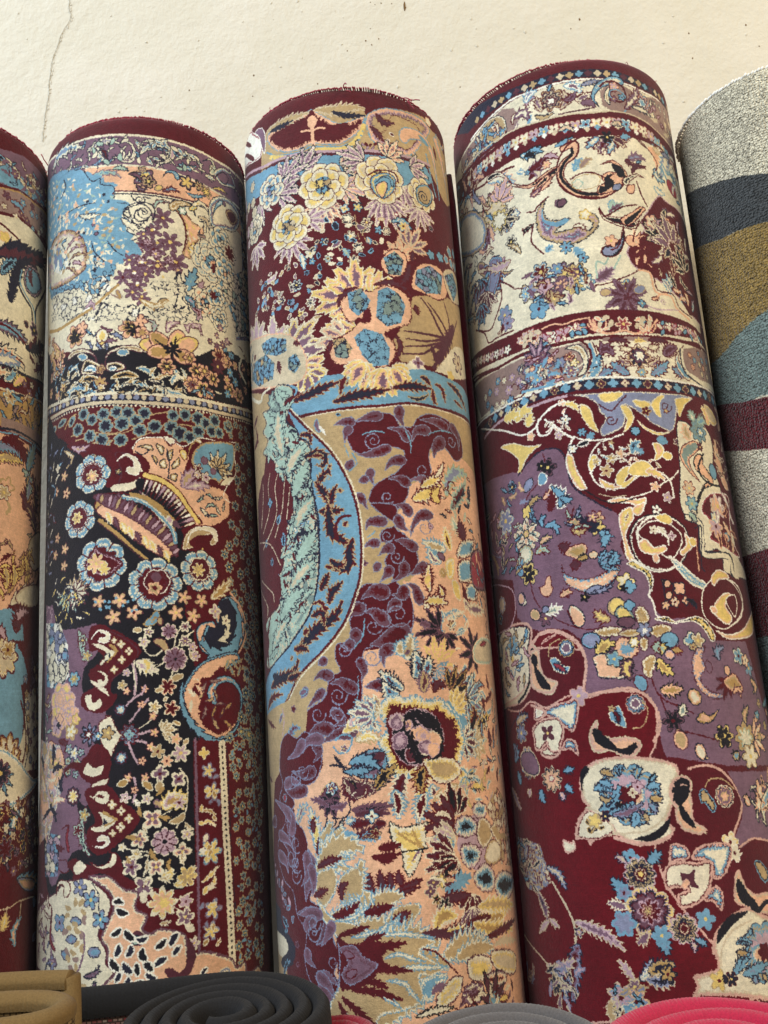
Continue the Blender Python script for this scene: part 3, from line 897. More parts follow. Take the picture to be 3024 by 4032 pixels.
V C9Y12 86 4 138,4985 186,5037 161,5096
l M 20 66,5017 89,5140 76,5260
l C 10 78,4994 72,5091 89,5224
f D8P 16,5231 37 5 .5 0
f C7T -20,5181 42 5 .5 0
f C7M 17,5087 37 5 .5 0
f D7P 154,5223 34 5 .5 0
l M 17 16,5339 76,5284 136,5252 160,5193
l M 17 39,5471 75,5427 135,5347 183,5303
l C 10 110,5524 181,5481 253,5415
f C8P10B 333,5215 74 6 .45 0
v C8T 49 231,5246 303,5226
f C8P10B 360,5386 69 5 .5 0
V C8T12 61 4 325,5324 302,5298
f D7P 129,5341 37 5 .5 0
f D7P 217,5436 41 5 .5 0
f C8C10T 230,5366 54 5 .5 0
l M 17 110,5571 181,5552 239,5556
f D8P 227,5561 41 5 .5 0
h C8T10C 286,5560 121 -20 6 150 44
f C8P 392,5626 49 5 .45 0
v C7O 37 371,5482 431,5522
l M 17 86,5616 156,5633 203,5695
l M 17 26,5623 62,5719 108,5792
f D8P 197,5671 41 5 .5 0
f C8T 249,5710 60 5 .5 0
f C8C12M 427,5735 78 6 .5 0
f D7P 132,5771 38 5 .5 0
f C8P 318,5785 53 6 .45 0
v C8T 44 452,5666 490,5633
p N10L8P10P 573,4790 616,4714 730,4686 774,4724 762,4634 830,4500 973,4464 1092,4588 1102,4801 989,4937 781,4992 623,4941
p N10N 640,4815 685,4739 759,4737 808,4658 813,4527 952,4492 1046,4618 1036,4805 914,4939 751,4954
V N8L26L 145 8 899,4469 1007,4568 1040,4725 972,4886 813,4967 679,4929 626,4841 670,4752
V C7C 77 3 785,4852 867,4824 906,4719
f C8C14M 763,4608 65 4 .5 0
f C7C 873,4681 52 5 .5 0
V T8C12O 142 4 721,4505 849,4420 941,4333
l P 18 936,4440 1071,4563 1130,4746 1051,4909 911,5004 751,4980
p N10L12N8P12P 474,5185 580,5053 736,4980 969,4938 1025,5014 873,5106 1014,5221 1021,5450 938,5598 758,5662 593,5604 481,5465 435,5305
p B~16 523,5261 604,5165 702,5143 809,5068 959,5144 1010,5298 980,5487 870,5570 759,5614 634,5546 572,5409 600,5313
d N8L16P8P 101 836,5618 960,5524 1028,5323 921,5183 774,5182 697,5279 738,5367
x D7T/D7O/D7H V 22 51 589,5214 775,5144 740,5318 895,5397 888,5546 676,5536 598,5386
x P8C/P/C8 V 10 42 538,5188 605,5141 571,5421 507,5406
x T8I14N/T8I14N V 20 50 858,5043 1113,5012 1103,5169 906,5119
V N8L20L 87 9 462,5161 435,5305 493,5478 606,5605 772,5675 955,5624
k B 527,5646 788,5663 818,7265 516,7206
l U 22 547,5635 543,6324 535,7188
l C 65 787,5687 793,6354 805,6816 807,7350
g K 43 11 4 .3 787,5687 793,6354 805,6816 807,7350
l N 6 833,5690 838,6360 851,6824 852,7360
f U8G12C8Y 652,5887 69 5 .55 0
f U8G12C8Y 681,6049 81 5 .6 0
f U8G12C8Y 655,6914 83 5 .6 0
f U8G12C8Y 631,7064 78 5 .6 0
f U8L12C8Y 648,6497 108 6 .5 0
f C7W 583,6483 29 5 .3 0
V C8O 53 3 578,6190 643,6186 696,6226
V C8Y 53 3 588,6284 641,6267 694,6307
V C8Y 52 3 565,6711 630,6675 698,6618
V C8C 59 3 614,6774 681,6728
V C8O 42 3 667,7180 709,7133
v C8Y 43 575,6801 615,6740
f C7Y 616,5748 49 4 .5 0
v U8C 53 625,6357 598,6422
x C7Y/U7G/C7O v 18 29 580,5864 750,5877 720,7190 554,7159
x T7I16N10Y/T8I14N/T8I14N f 120 43 6 .4 884,5644 1360,5662 1184,7417 876,7344
x B8L/T7L v 40 30 884,5644 1360,5662 1184,7417 876,7344
x T7I16N10Y/T8I14N/T8I14N f 130 56 6 .4 1111,4667 1674,4030 1399,5716 802,5677 1042,5451
d B10B 97 -513,5860 -532,5812 -446,5768 -322,5809 -266,5894
p B10B -382,5818 -323,5704 -134,5739 -134,5878 -211,5920 -322,5891
p B8C -352,5831 -308,5752 -239,5791 -159,5772 -185,5852 -266,5870
p B8C -279,5927 -185,5887 -121,5879 -159,5946 -252,5963
p B10B -321,5960 -134,5936 -36,6045 111,6203 -85,6390 -210,6440 -305,6370 -305,6257 -237,6192 -292,6087
d C8C 60 -293,5996 -251,6021 -211,5988 -147,6003 -159,6048 -238,6033
f T7C -103,6080 38 4 .5 0
f T7C -30,6130 38 4 .5 0
f T7C 29,6191 38 4 .5 0
f T7C -36,6248 38 4 .5 0
f T7C -97,6289 31 4 .5 0
p B8C -278,6235 -185,6217 -211,6125 -134,6141 -60,6202 -159,6274 -264,6270
k N -172,6172 -134,6208 -172,6235
k O -172,6116 -48,6191 -159,6241 -172,6229 -84,6194 -185,6132
d W8C 66 -263,6371 -184,6385 -134,6343 -172,6319 -210,6328
f N9D -443,6001 75 8 .2 0
f D8C14Y -443,6001 60 8 .4 0
V D8S12N 95 6 -335,6143 -363,6233 -348,6346 -290,6437
f D8S12O -335,6143 60 5 .5 0
f D8S12B -393,6255 60 5 .5 0
d B8R 48 -581,6253 -491,6219 -507,6310 -488,6412
p B8U -617,6481 -522,6468 -470,6524 -520,6569 -595,6549
o N MGLC 61 9 -738,6278 -581,6287 -614,6594 -813,6604 -822,6374
V B8D 68 4 -640,6368 -579,6390 -541,6389
p B12B -504,6502 -422,6457 -318,6503 -134,6531 -61,6469 -134,6421 -49,6448 -2,6605 -14,6681 -109,6599 -210,6572 -317,6614 -452,6635 -437,6569
d B8C 82 -290,6481 -210,6528 -109,6511 -85,6446
p C8C -437,6524 -376,6480 -318,6525 -405,6580
l C 11 412,5850 472,5925 476,6018 454,6177 381,6284
f C8C14U 264,5878 72 4 .45 0
v C8T 67 258,5941 257,6010
f C8C14U 405,5931 68 4 .45 45
f D8P 25,5889 41 5 .5 0
f D8P 154,5898 41 5 .5 0
v C8O 60 130,5920 211,5995
l M 17 72,5892 83,5996 59,6074
f D7P 72,5984 36 5 .5 0
V C8W 52 3 71,6052 106,6112
f C8M14C 0,6036 48 5 .5 0
v C8O 60 -59,5940 25,5912
f C8C10M 164,6054 48 5 .5 0
V U8T14 95 4 210,6086 267,6103 337,6132
V Y8C14M 179 6 290,6150 349,6076 457,6063
f Y8C14M 408,6104 67 6 .5 0
f C8C14P10U 203,6210 85 4 .5 45
l C 10 266,6193 324,6165 348,6156
v C8T 59 323,6244 406,6230 442,6188
f C8M18U8M|D 292,6382 104 8 .25 0
f K 292,6382 18 5 .1 0
f C8C14P10U 104,6348 71 5 .45 0
f C8C14M 463,6344 53 5 .45 0
f C8C14P10U 425,6469 74 4 .5 0
l C 11 172,6443 57,6422 -37,6393
l C 11 171,6465 91,6480 45,6521
l C 11 171,6465 136,6616
l C 11 217,6469 227,6537
f C8C -25,6394 33 5 .5 0
f C8C10T 80,6451 42 5 .5 0
f C8C14P10U 227,6559 70 4 .5 45
f C8C14U 45,6543 77 5 .5 0
V O8T 47 3 10,6463 33,6509
f C8C14U 135,6682 84 4 .5 45
v C8C 58 135,6725 134,6801
V C8Y12C 129 5 260,6650 317,6623 341,6582
V C8Y12C 105 5 351,6704 444,6672 518,6593
f C8Y14T 457,6651 83 6 .5 0
f C8C14Y12P 269,6815 116 8 .4 0
f Y 281,6816 42 6 .4 0
f C8M 441,6826 59 5 .5 0
l C 9 349,6814 419,6790 490,6767
f C8C14U 433,6934 77 5 .5 0
v C8C 58 438,6989 496,7041
V C8T12 58 4 245,6963 324,6952
l C 9 326,6833 394,6885 428,6933
x C8T/O8 V 14 46 -35,6022 508,5975 502,6768 101,6722
f C8C12M 494,7127 51 5 .5 0
p D10C~6 -633,6707 -537,6626 -436,6613 -317,6603 -236,6637 -134,6729 -110,6816 -159,6922 -209,7006 -146,7114 -146,7199 -86,7264 -158,7345 -183,7449 -559,7463 -784,7317 -1065,7272 -1163,6990 -806,6775
d B10C 107 -632,6730 -593,6639 -501,6658 -518,6725
p Q16C10P -303,6592 -197,6584 -109,6599 -14,6681 101,6722 77,6829 167,6891 132,6984 188,7011 256,6986 414,7039 448,7098 457,7196 541,7189 627,7205 816,7298 844,7359 942,7348 972,7433 1135,7427 1163,7682 -183,7449 -158,7335 -86,7264 -146,7178 -146,7104 -196,7028 -146,6923 -98,6817 -134,6707
p D12D 30,7039 76,6989 143,7028 143,7081 98,7098 53,7083
v N7S10W 69 53,7052 98,7055
p D10D 448,7088 505,7183 478,7307 408,7358 329,7357 274,7286 330,7273 386,7313 433,7257
x W13K/W13N v 34 53 -85,6709 9,6748 -16,7015 345,7073 388,7186 252,7252 184,7369 -63,7349 -110,7137 -62,6926
v W10N 46 537,7360 599,7307
v C8G14C 105 685,7432 770,7364
f N8G14G|N -374,6668 70 5 .5 0
f N8G14L|N -275,6757 77 5 .5 0
f N8G14L|N -196,6899 76 5 .5 0
f N8L14G -588,6927 78 4 .45 45
l N 8 -262,6637 -209,6726 -209,6813 -196,6878
v N8G14L 70 -465,6900 -358,6919
v N8G14L 70 -513,7043 -401,7028
v N8G14L 70 -565,7132 -477,7170
v N8G14L 81 -300,7123 -196,7124
f N8U14G -686,7218 71 4 .45 0
l U 16 -336,6995 -335,7112 -398,7263 -508,7332
V N8U14G 69 5 -340,7293 -234,7271 -208,7219
V N8U14 57 4 -259,7376 -233,7323
x T/T/H v 24 33 -572,6771 -344,6767 -315,6984 -399,7242 -312,7397 -490,7405 -532,6924
x N7G/U8M V 16 42 -952,6960 -692,6978 -598,7360 -784,7317
d B10R 53 -804,6808 -697,6823 -714,7046 -644,7127
x B8M/B8C V 18 57 -1041,6740 -749,6759 -791,7142 -993,7170
f G10L14C -561,7347 70 5 .4 0
V N8G 80 5 -368,7419 -259,7417
V D10U12C 91 4 -134,7388 -17,7383 62,7388
n PMCGT 79 -1174,5527 -594,5607 -567,5963 -738,6278 -1001,6384
V T8P14Y 137 5 -756,5710 -590,5786 -651,5903
V N8N 49 5 -748,5949 -718,6079 -907,6189
x P8C/N8/T8M V 30 74 -1107,5655 -680,5664 -548,5975 -738,6278 -1006,6337
x N6C10L/N6C10/N6L10U/N6C10S y 34 58 -654,183 -133,237 152,250 575,279 914,285 726,520 425,515 150,500 -133,478 -510,462
x N6C8L/N6S8/N6C10 v 20 37 -472,217 152,250 733,286 694,516 150,484 -358,454
x P8/C7/T7 v 60 27 -882,409 -133,780 8,1186 75,1404 -133,1565 -457,1625 -881,1459 -925,550
x N6 f 10 18 5 .3 -878,494 -104,785 8,1186 -133,1535 -626,1612
x K7T/N6C/N6L8C V 40 48 -891,2237 -526,2360 -190,2662 263,2549 525,2669 1021,2619 132,2747 -654,2670
l T 15 1337,2108 1520,2448 1570,3056 1518,3615
l N 10 1288,2128 1428,2482 1456,3091 1429,3635
l T 17 1518,3615 1660,4029 1553,4764 1542,5317 1563,5929
l N 11 1429,3635 1484,4062 1451,4774 1447,5320 1459,5925
l N 12 1668,3581 1678,4031 1671,4754 1667,5313 1669,5934
g A/T 43 12 4 .2 1518,3615 1660,4029 1553,4764 1542,5317 1563,5929
l T 19 1661,5933 1621,6324 1541,6945 1498,7540
l N 12 1472,5925 1460,6309 1432,6927 1409,7518
g A/T 41 11 4 .2 1661,5933 1621,6324 1541,6945 1498,7540
v L6L 85 -357,615 -186,612
v L6L 84 -209,718 -46,722
v L6L 84 -133,905 71,926
v L6L 69 -104,1019 9,1008
v L6L 83 -76,1100 104,1144
v L6L 83 -104,1204 63,1251
v L6L 96 8,1278 162,1427
v L6L 69 -76,1391 7,1521
v L6L 69 -148,1472 -76,1618
v L6L 71 -358,518 -289,619
x N5L12/N5L9 v 40 31 -879,1507 -350,1640 -76,1512 -48,1576 -222,1759 -578,1752 -922,1612
l N 8 -47,902 65,926 9,985 78,1035 9,1094 118,1145 36,1188 130,1252 76,1297
l N 9 -384,493 -289,635 -209,623 -194,690 -75,734 -75,852
z N 10 186,1004 70 1.6 0 1
z N 10 91,1098 55 1.3 90 1
z N 10 153,880 47 1.4 40 1
l N 10 9,1001 78,927 227,908 281,982 253,1093 145,1129 36,1095 9,1001
V N6C 97 5 -5,1062 77,1144 198,1189
V N6C 84 5 253,1031 225,1111 144,1160
V N6C14Y 86 4 623,848 736,777 802,832
V N6A12T 71 5 683,940 782,937 814,1020
o N CCWCC 66 7 -876,1585 -420,1665 -222,1847 -252,2018 -865,1822
o N CCCW 68 7 -192,1897 138,1957 111,2073 -221,2038
o N CCC 65 7 217,1941 599,1908 611,2025 268,2057
o N CCC 71 7 246,1687 407,1656 575,1671 544,1783 284,1819
t D 10 14 -77,1736 -207,1850 -365,1941 -723,1984
t O 22 33 -35,1718 -192,1840 -348,1926 -669,1977 -963,1891
V U6M 68 4 -348,1893 -284,1849 -252,1915
V O7C 68 4 139,1853 270,1924 377,1855
l R 30 -1900,6 1900,6
'''  # closing R stroke paints the rim lighter, as if catching light
TEXT[3] = '''
k T~8 -878,622 -840,295 -767,204 -602,194 -441,192 -298,195 -252,192 -120,189 36,191 149,181 232,228 257,283 335,214 461,169 632,137 857,101 1011,108 1270,10 1582,264 1572,888 1128,887 882,626 502,641 203,648 -76,648 -368,610 -664,574
p W10R12W -1545,-219 -1210,-126 -959,119 -849,239 -831,351 -921,431 -1305,279 -1611,252
d W10B 93 -1523,-44 -1440,-127 -1039,202
d W10B 93 -1501,131 -1267,149 -982,392
v W8U12 89 -957,103 -846,191 -811,429
p L9P26B~14 -765,273 -548,236 -346,212 -267,179 -168,261 -31,357 82,348 228,286 221,392 129,494 12,578 -129,584 -272,543 -397,568 -530,548 -677,453
p B~10 -653,383 -517,317 -350,300 -267,187 -199,295 -103,379 67,364 62,444 -41,533 -169,528 -224,484 -276,340 -313,459 -377,502 -528,500
V A10T 131 9 -773,218 -547,220 -299,211
V A10T 155 9 -238,196 -51,224 148,201 233,212
V N8 72 6 -728,243 -586,251 -461,242
V N8 79 7 -80,236 58,290 228,286
p P~8 -302,267 -248,250 -214,308 -248,380 -278,388 -306,331
l P 31 -261,393 -269,488 -265,553
l P 20 -371,391 -309,395 -265,408 -204,391 -147,404
l L 14 -787,426 -623,546 -398,592 -289,571 -130,600 25,603 157,493 232,326
l Y 43 -723,511 -533,603 -322,625 -188,620 9,634 155,525 221,392
g L 49 11 5 .5 -725,535 -535,626 -323,649 -190,644 7,658 153,557 219,425
p L10P26M14U20T~14 241,309 335,214 494,160 687,140 876,133 996,203 866,392 696,601 504,616 352,585 271,501
p B8T~14 345,490 427,408 504,240 642,226 796,242 829,327 684,540 575,562 433,521
V B8D 99 6 348,245 417,329 530,315
V B8D 84 5 279,386 361,471 402,528
v W8B 42 472,430 518,449
v W8B 37 434,504 464,530
v W8B 37 513,516 542,556
d L10P24P 175 1051,929 1021,578 963,408 827,344 662,383 619,466
d L10P20P 136 1306,784 1194,443 1083,236
v T8L 67 806,338 963,408
v T8B 59 1033,335 1066,503
l L 17 897,510 940,738 991,926
v B8B 177 950,144 1241,100 1304,268
f P8C 982,108 50 5 .3 0
x P8A/L8P V 12 58 1083,236 1507,-8 1553,624 1469,653
x B/U8M v 12 22 179,588 324,574 291,619 192,612
l M 28 -1338,361 -872,543 -664,577 -368,614 -76,652 203,651 502,644 772,627 933,608
l D 14 -1357,392 -874,572 -666,603 -369,637 -78,675 202,674 500,667 769,653 929,635
k L~10 -1370,409 -875,591 -667,622 -370,656 -79,694 200,693 498,687 877,661 960,777 633,1042 475,960 113,954 -235,927 -461,841 -840,840 -1439,716
k B~10 -1493,756 -844,887 -467,934 -400,1177 -223,1225 42,999 153,985 628,1092 1031,1037 1477,724 1532,1550 1467,2344 -1544,2519
h N7C9M14U 237 -377,775 -60 5 120 98
h N7C9P12U 207 -4,839 -30 4 100 97
h N7C9P12M 261 -15,1026 20 5 120 96
h N7C9M14U 264 196,763 200 5 110 89
h N7C9P14U 210 434,698 -60 5 120 90
h N7C9M14U 241 663,743 -10 4 100 91
h C9P14U 274 -203,1137 95 7 130 77
h C9M14U 304 356,1124 80 8 130 88
h C9M14U 266 572,966 50 5 90 90
h C9M14U 240 732,1151 90 6 130 71
h N7C9M14U 254 -581,807 -30 6 150 90
h N7C9M14U 268 -646,938 10 5 120 90
h C9M14U 276 -546,1419 70 7 150 77
h C9M14U 233 -360,1297 0 4 100 69
h N7C9M12U 245 -899,905 80 5 140 81
h C9M14U 230 -996,1304 90 5 140 86
B D6C26A10Y -195,983 227 8 NTLYT
B D6C24Y14A 341,938 236 8 NYLBT
p B8L14Y14L 239,950 316,878 421,860 495,907 468,1040 355,1140 259,1073
p N7P14Y 292,1007 369,949 411,989 356,1124 301,1084
d N7L14 55 295,976 373,901 447,918 457,995
l B 14 228,903 333,844 485,846 524,947
B D6C20Y10A 792,984 171 7 NLTL
p N7L12T 718,933 875,851 933,954 843,1092 722,1076
z N 11 800,1005 80 2 0 1
B D6C22A10L -746,857 164 7 NALG
B D6C24A10Y -557,1307 208 8 NYLTLA
B N7C14A -1013,1117 138 7 NLAL
x N7C10M/N7C10A f 14 61 7 .3 -1511,465 -1002,614 -968,996 -1158,1214 -1532,1233
f L9C12Y -15,1243 46 4 .4 20
f N9L10Y 109,1234 55 5 .5 0
f A8N10C 7,1344 60 5 .3 0
f N8A12C8D 181,1387 65 6 .4 0
v L8N 68 -118,1368 -96,1447
v C8U 68 71,1401 136,1448 204,1462
f N8L 288,1456 46 5 .5 0
f C8N8A 359,1463 46 6 .3 0
V N8L12C 96 5 412,1363 523,1325 616,1394
f L8C12Y 534,1384 61 6 .4 0
v T8A 41 282,1350 354,1341
f R8W 472,1274 25 5 .3 0
f A8N8C 23,1520 60 7 .4 0
f N8L12N -220,1547 49 6 .5 0
f A8C8N 84,1629 59 7 .4 0
v C8U 54 -161,1618 -61,1558
V L8C 54 4 -318,1614 -300,1558
V L8A 68 4 172,1524 194,1599
f N8C -356,1634 60 5 .4 0
V L8S14Y 81 4 -52,1634 -3,1714
v C8A 41 -250,1449 -206,1428
f M8N 859,1309 37 5 .4 0
x A8N/C8/L8N v 26 30 -283,1257 -34,1333 426,1560 127,1794 -290,1891 -375,1568
l T 8 77,1310 83,1432 102,1554
l T 8 179,1417 133,1494 168,1584
f A8C8N 41,1760 59 8 .4 0
V L8C 82 4 -440,1608 -418,1766
V C8M 84 4 -881,1738 -760,1745 -715,1703
f L8C8N -506,1903 62 7 .4 0
f N8L -338,1713 41 5 .5 0
f C8L10Y -195,1716 40 6 .5 0
v C8A 49 -333,1879 -259,1852
f W8C8N -376,2097 51 8 .4 0
f C8U8N -673,2001 47 6 .4 0
f L8G -895,1916 42 6 .4 0
v L8G 49 -568,2076 -547,2024
f N8Y -474,2180 46 4 .5 45
v C8U 41 -711,1963 -648,1912
f C8 -388,2306 35 4 .4 0
v C8T 40 -385,2263 -282,2244
v A8 35 -545,1994 -462,1991
v A8 35 -412,1932 -338,1959
x A8N/C8U/L8/C8T v 40 29 -1021,1575 -597,1674 -255,1778 -239,1989 -416,2269 -788,2143 -1065,1992
x C8N/L8N/A8U f 14 28 6 .4 -954,1578 -283,1772 -243,2062 -463,2271 -932,2022
h C9A14Y12U 322 -592,2479 -40 5 160 175
h C9A12U 308 -578,2541 20 4 110 155
h C9Y14P14U 265 -487,2682 40 4 110 154
h C9A12M 301 -806,2404 -110 4 130 159
h C9A12M 311 -1098,2285 -100 4 110 164
h C9Y12U 224 -445,2750 70 4 120 133
p P14A~10 -1457,2137 -949,2227 -636,2318 -506,2447 -438,2638 -494,2794 -706,2803 -993,2717 -1468,2515
o N LJL 53 8 -987,2302 -822,2294 -640,2376 -647,2490 -768,2492 -935,2413
o N LTLJ 54 8 -1164,2409 -908,2424 -794,2556 -827,2690 -1060,2677 -1253,2524
o N LJ 46 8 -633,2553 -544,2537 -502,2650 -572,2716 -639,2652
V B8D 68 5 -750,2543 -737,2663
V B8D 67 5 -571,2427 -506,2462
V B8D 62 5 -1105,2343 -1160,2380
x P8L/N8L/A8 V 20 57 -1528,1982 -1120,2090 -1274,2608 -1546,2611
h C9Y18P14U 332 -28,2109 195 5 120 173
h C9Y18P14U 333 55,2071 -110 4 100 173
h C9Y16P12U 277 6,2415 180 4 90 153
h C9A16P12U 250 -104,2476 190 4 110 133
h C9Y18P16U 274 64,2731 110 4 80 170
h C9Y18P16U 300 217,2804 85 4 80 189
h C9Y18P14U 236 300,2787 50 4 90 152
h C9Y16P 266 187,2103 -60 4 70 135
k T~10 567,2074 931,1968 1584,1872 1527,2544 725,2715 390,2711 318,2545 450,2344
p B10P~14 -106,2071 5,2009 149,2059 219,2029 277,1996 390,2000 504,2071 541,2183 511,2335 357,2413 270,2462 346,2543 335,2687 246,2775 138,2804 37,2744 -40,2723 -172,2721 -259,2565 -185,2492 -47,2425 65,2319 -42,2339 -113,2186
p B~14 97,2233 152,2220 143,2350 63,2347 79,2305
V B8D 80 6 194,2000 335,1962 479,2001 536,2065
V B8D 80 6 45,2012 -108,2100 -126,2184
V B8D 74 6 353,2457 401,2567 349,2686
V B8D 65 6 51,2730 140,2776 233,2776
V B8D 60 6 -104,2476 -214,2516 -235,2626
o N LLJ 80 8 -38,2064 84,2028 157,2147 125,2219 41,2288 -34,2210
o N LLLJ 94 8 231,2057 318,2008 428,2069 479,2179 420,2348 289,2389 199,2306
o N LLJLL 84 8 -11,2485 86,2406 242,2463 300,2603 275,2746 141,2762 56,2660
o N JTJ 58 9 -199,2490 -90,2477 -31,2583 -76,2677 -181,2649
h P8A12P 205 474,1702 -90 5 160 95
p B10P~10 297,1726 421,1620 538,1689 507,1862 368,1913 276,1818
o N LJ 54 9 311,1725 418,1651 503,1726 459,1885 341,1887
p B10P~10 611,1793 749,1692 973,1703 1021,1918 873,2034 675,2018 559,1986
o N LJLG 60 9 627,1804 787,1711 965,1753 907,1961 713,2008 596,1948
p B10A 971,1720 1205,1583 1472,1633 1471,1813 1109,1960
o N LGL 48 8 994,1741 1194,1620 1331,1731 1152,1941
V B9D 110 6 566,1743 520,1889 451,1976
V B9D 83 5 612,1609 583,1739
h P8A14U 234 581,1587 -60 5 130 96
x N7L/A8L/P8L f 14 56 5 .3 722,1593 1501,1274 1511,1477 790,1678
t D 13 29 410,2637 613,2608 748,2520 990,2404
t D 11 27 446,2562 656,2526 861,2445
t D 11 27 452,2489 661,2482 914,2399
t D 11 32 443,2418 633,2414 867,2398
t D 11 41 652,2069 750,2178 834,2319 935,2422
t D 11 36 722,2096 849,2209 972,2350
t D 11 31 948,2023 1001,2188 996,2372
t D 11 29 1191,2113 1074,2283 990,2404
V D10D 170 9 1091,2200 904,2462 725,2715
V D8D 95 6 711,2514 775,2616 952,2625
V B10D 81 6 577,2146 600,2245
p C10C~10 414,2765 543,2663 617,2737 720,2759 1078,2419 1462,2374 1474,2564 1042,2746 819,2751 548,2777
f C8M12U 555,2704 66 4 .4 0
f K8U14A 1113,2573 112 6 .4 0
f Y10Y 945,2746 55 5 .3 0
k L~8 -670,2985 -453,2889 -287,2799 -124,2812 -3,2769 133,2873 267,2859 398,2781 632,2755 858,2777 1180,2776 1527,2854 1507,3094 1298,3051 775,3084 445,3078 169,3107 -90,3109 -319,3110 -562,3106
h C9Y18P16U 261 65,2717 110 4 80 170
h C9Y18P16U 261 226,2776 85 4 70 189
h C9Y18P14U 210 301,2773 45 4 80 152
t L 22 22 -789,2791 -667,2801 -564,2860 -584,2911
V T6B10N 133 8 -622,2964 -456,2945 -307,2907 -155,2877
V T6B10N 142 9 -233,3053 -32,3016 125,2998 259,2971
V T6B10 78 6 -163,3001 -128,2867 -75,2860 -104,2912
V T6B10N 130 8 287,2956 458,2930 665,2928
V T6B10N 93 6 559,2832 622,2850 668,2899
V T6B10 80 6 683,2924 688,3037 721,3059
V T6B10 80 6 706,2877 799,2900 824,3024
V T6B10N 95 6 874,2824 1077,2883 1206,2991
V T6N10N 57 4 421,3024 522,3048 624,2992
V T6B10 55 4 947,2965 1119,3003
l B 17 -563,3113 -320,3117 -91,3116 168,3116 444,3085 774,3091 1101,3082 1509,3064
l C 13 -515,3139 -321,3137 -92,3137 167,3134 443,3104 772,3112 1095,3104 1507,3088
k T -547,3134 -321,3140 -92,3141 167,3138 442,3108 771,3116 1094,3111 1530,3114 1364,4252 178,4726 -230,5301 -527,5750 -1435,5843 -1331,5576 -907,5485 -706,5281 -442,5101 -256,4913 -140,4678 -93,4533 -64,4284 -72,4026 -111,3841 -188,3634 -310,3428
v L8U 52 -387,3168 -384,3238 -359,3297
v W8 26 -369,3227 -305,3334
v L8N 31 -212,3159 -166,3172
p P~8 713,3439 582,3552 565,3716 382,3807 346,3914 256,4043 222,4147 367,4302 396,4430 315,4606 249,4617 320,4854 297,4976 124,5113 -96,5145 -162,5212 -124,5381 -188,5599 -257,5710 -498,5740 -499,5983 -627,6094 -813,6206 -811,6437 -691,6990 -604,7307 -513,7613 -448,7812 1493,8134 1604,6982 1495,5731 1508,4239 1484,3658 1071,3509 803,3479
p G8B~6 -130,3320 -46,3234 112,3176 269,3191 329,3285 369,3297 441,3292 491,3219 623,3160 823,3181 1000,3269 1034,3460 902,3545 803,3479 715,3425 606,3481 581,3566 581,3714 398,3780 346,3914 245,4018 33,3958 40,3854 109,3779 256,3703 330,3609 338,3515 220,3490 86,3553 -64,3515 -111,3443
d G7Q26B 139 -47,3248 58,3215 162,3205
d G7Q26B 139 220,3314 338,3339 388,3405
d G7Q26B 139 368,3311 334,3216 340,3147
d G7Q26B 124 -231,3252 -151,3236 -73,3245
d G7Q26B 137 -52,3530 62,3539 220,3490
d G7Q26B 123 -149,3425 -130,3333 -103,3310
d G7Q26B 139 428,3430 481,3330 590,3318
d G7Q26B 141 520,3229 667,3224 813,3253
d G7Q26B 129 970,3432 966,3305 882,3225
d G7Q26B 172 630,3560 658,3461 737,3393
d G7Q26B 137 166,3689 237,3610 331,3596
d G7Q26B 122 -93,3566 -123,3629
z G 10 95,3420 77 1.7 100 1
z G 10 508,3680 77 1.4 0 1
z G 11 860,3371 61 1.4 0 1
z G 10 175,3913 58 1.4 40 1
l L 12 10,3361 101,3339 190,3355
l L 12 380,3337 413,3444 406,3526
l L 12 604,3344 749,3294 871,3298
d G7Q26B 137 200,3756 291,3756 355,3795
d G7Q26B 121 69,3803 49,3723 51,3697
d G7Q26B 106 -55,3768 10,3747
d G7Q26B 135 5,4008 -28,3927 -64,3898
d G7U24Q 122 371,3768 472,3750 529,3773
d G7Q26B 136 235,3979 312,3992 348,4044
l L 10 -90,3513 -58,3609 -126,3668
l L 9 -150,3439 -118,3550
p G8B~6 33,3956 247,3991 221,4159 294,4224 378,4327 393,4467 319,4554 225,4602 210,4627 304,4729 319,4865 296,4987 203,5044 -21,5114 -96,5144 -116,5262 -128,5438 -148,5554 -188,5598 -308,5717 -485,5763 -656,5812 -684,5716 -639,5564 -452,5471 -401,5321 -305,5281 -338,5182 -317,5064 -201,5051 -204,4892 -184,4784 -74,4621 136,4623 168,4525 111,4447 170,4323 87,4268 118,4181 222,4146 126,4065
d G7Q26B 134 -19,4172 23,4111 135,4117
d G7Q26B 119 -54,4322 11,4289 60,4292
d G7Q26B 133 65,4394 131,4347 169,4336
d G7Q26B 103 19,4529 60,4469
d G7Q26B 133 63,4606 129,4548 144,4511
d G7Q26B 133 161,4612 254,4553 273,4478
d G7Q26B 134 212,4274 288,4288 377,4339
d G7Q26B 135 335,4198 273,4160 252,4095
d G7Q26B 135 344,4250 380,4146 457,4066 546,4062
d G7Q26B 119 318,4567 374,4530 447,4479
d G7Q26B 133 274,4629 349,4668 379,4780
d G7Q26B 191 -93,4731 9,4677 93,4695
d G7Q26B 161 -204,4892 -174,4822 -98,4804
d G7Q26B 161 -75,4831 9,4849 89,4928
d G7Q26B 146 93,4867 147,4809 186,4787
d G7Q26B 147 154,4711 228,4727 257,4678
d G7Q26B 232 -45,5100 78,5073 231,5009
d G7Q26B 145 -190,5076 -151,5043 -160,4994
d G7Q26B 131 -292,5078 -229,5096 -203,5075
d G7Q26B 115 -136,5367 -107,5298 -138,5212
d G7Q26B 144 52,5275 47,5179 110,5135
d G7Q26B 143 -115,5416 -42,5410 30,5415
d G7Q26B 145 -390,5369 -298,5365 -189,5434
d G7Q26B 117 -621,5541 -539,5476 -463,5423
d G7Q26B 132 -545,5331 -469,5290 -386,5310
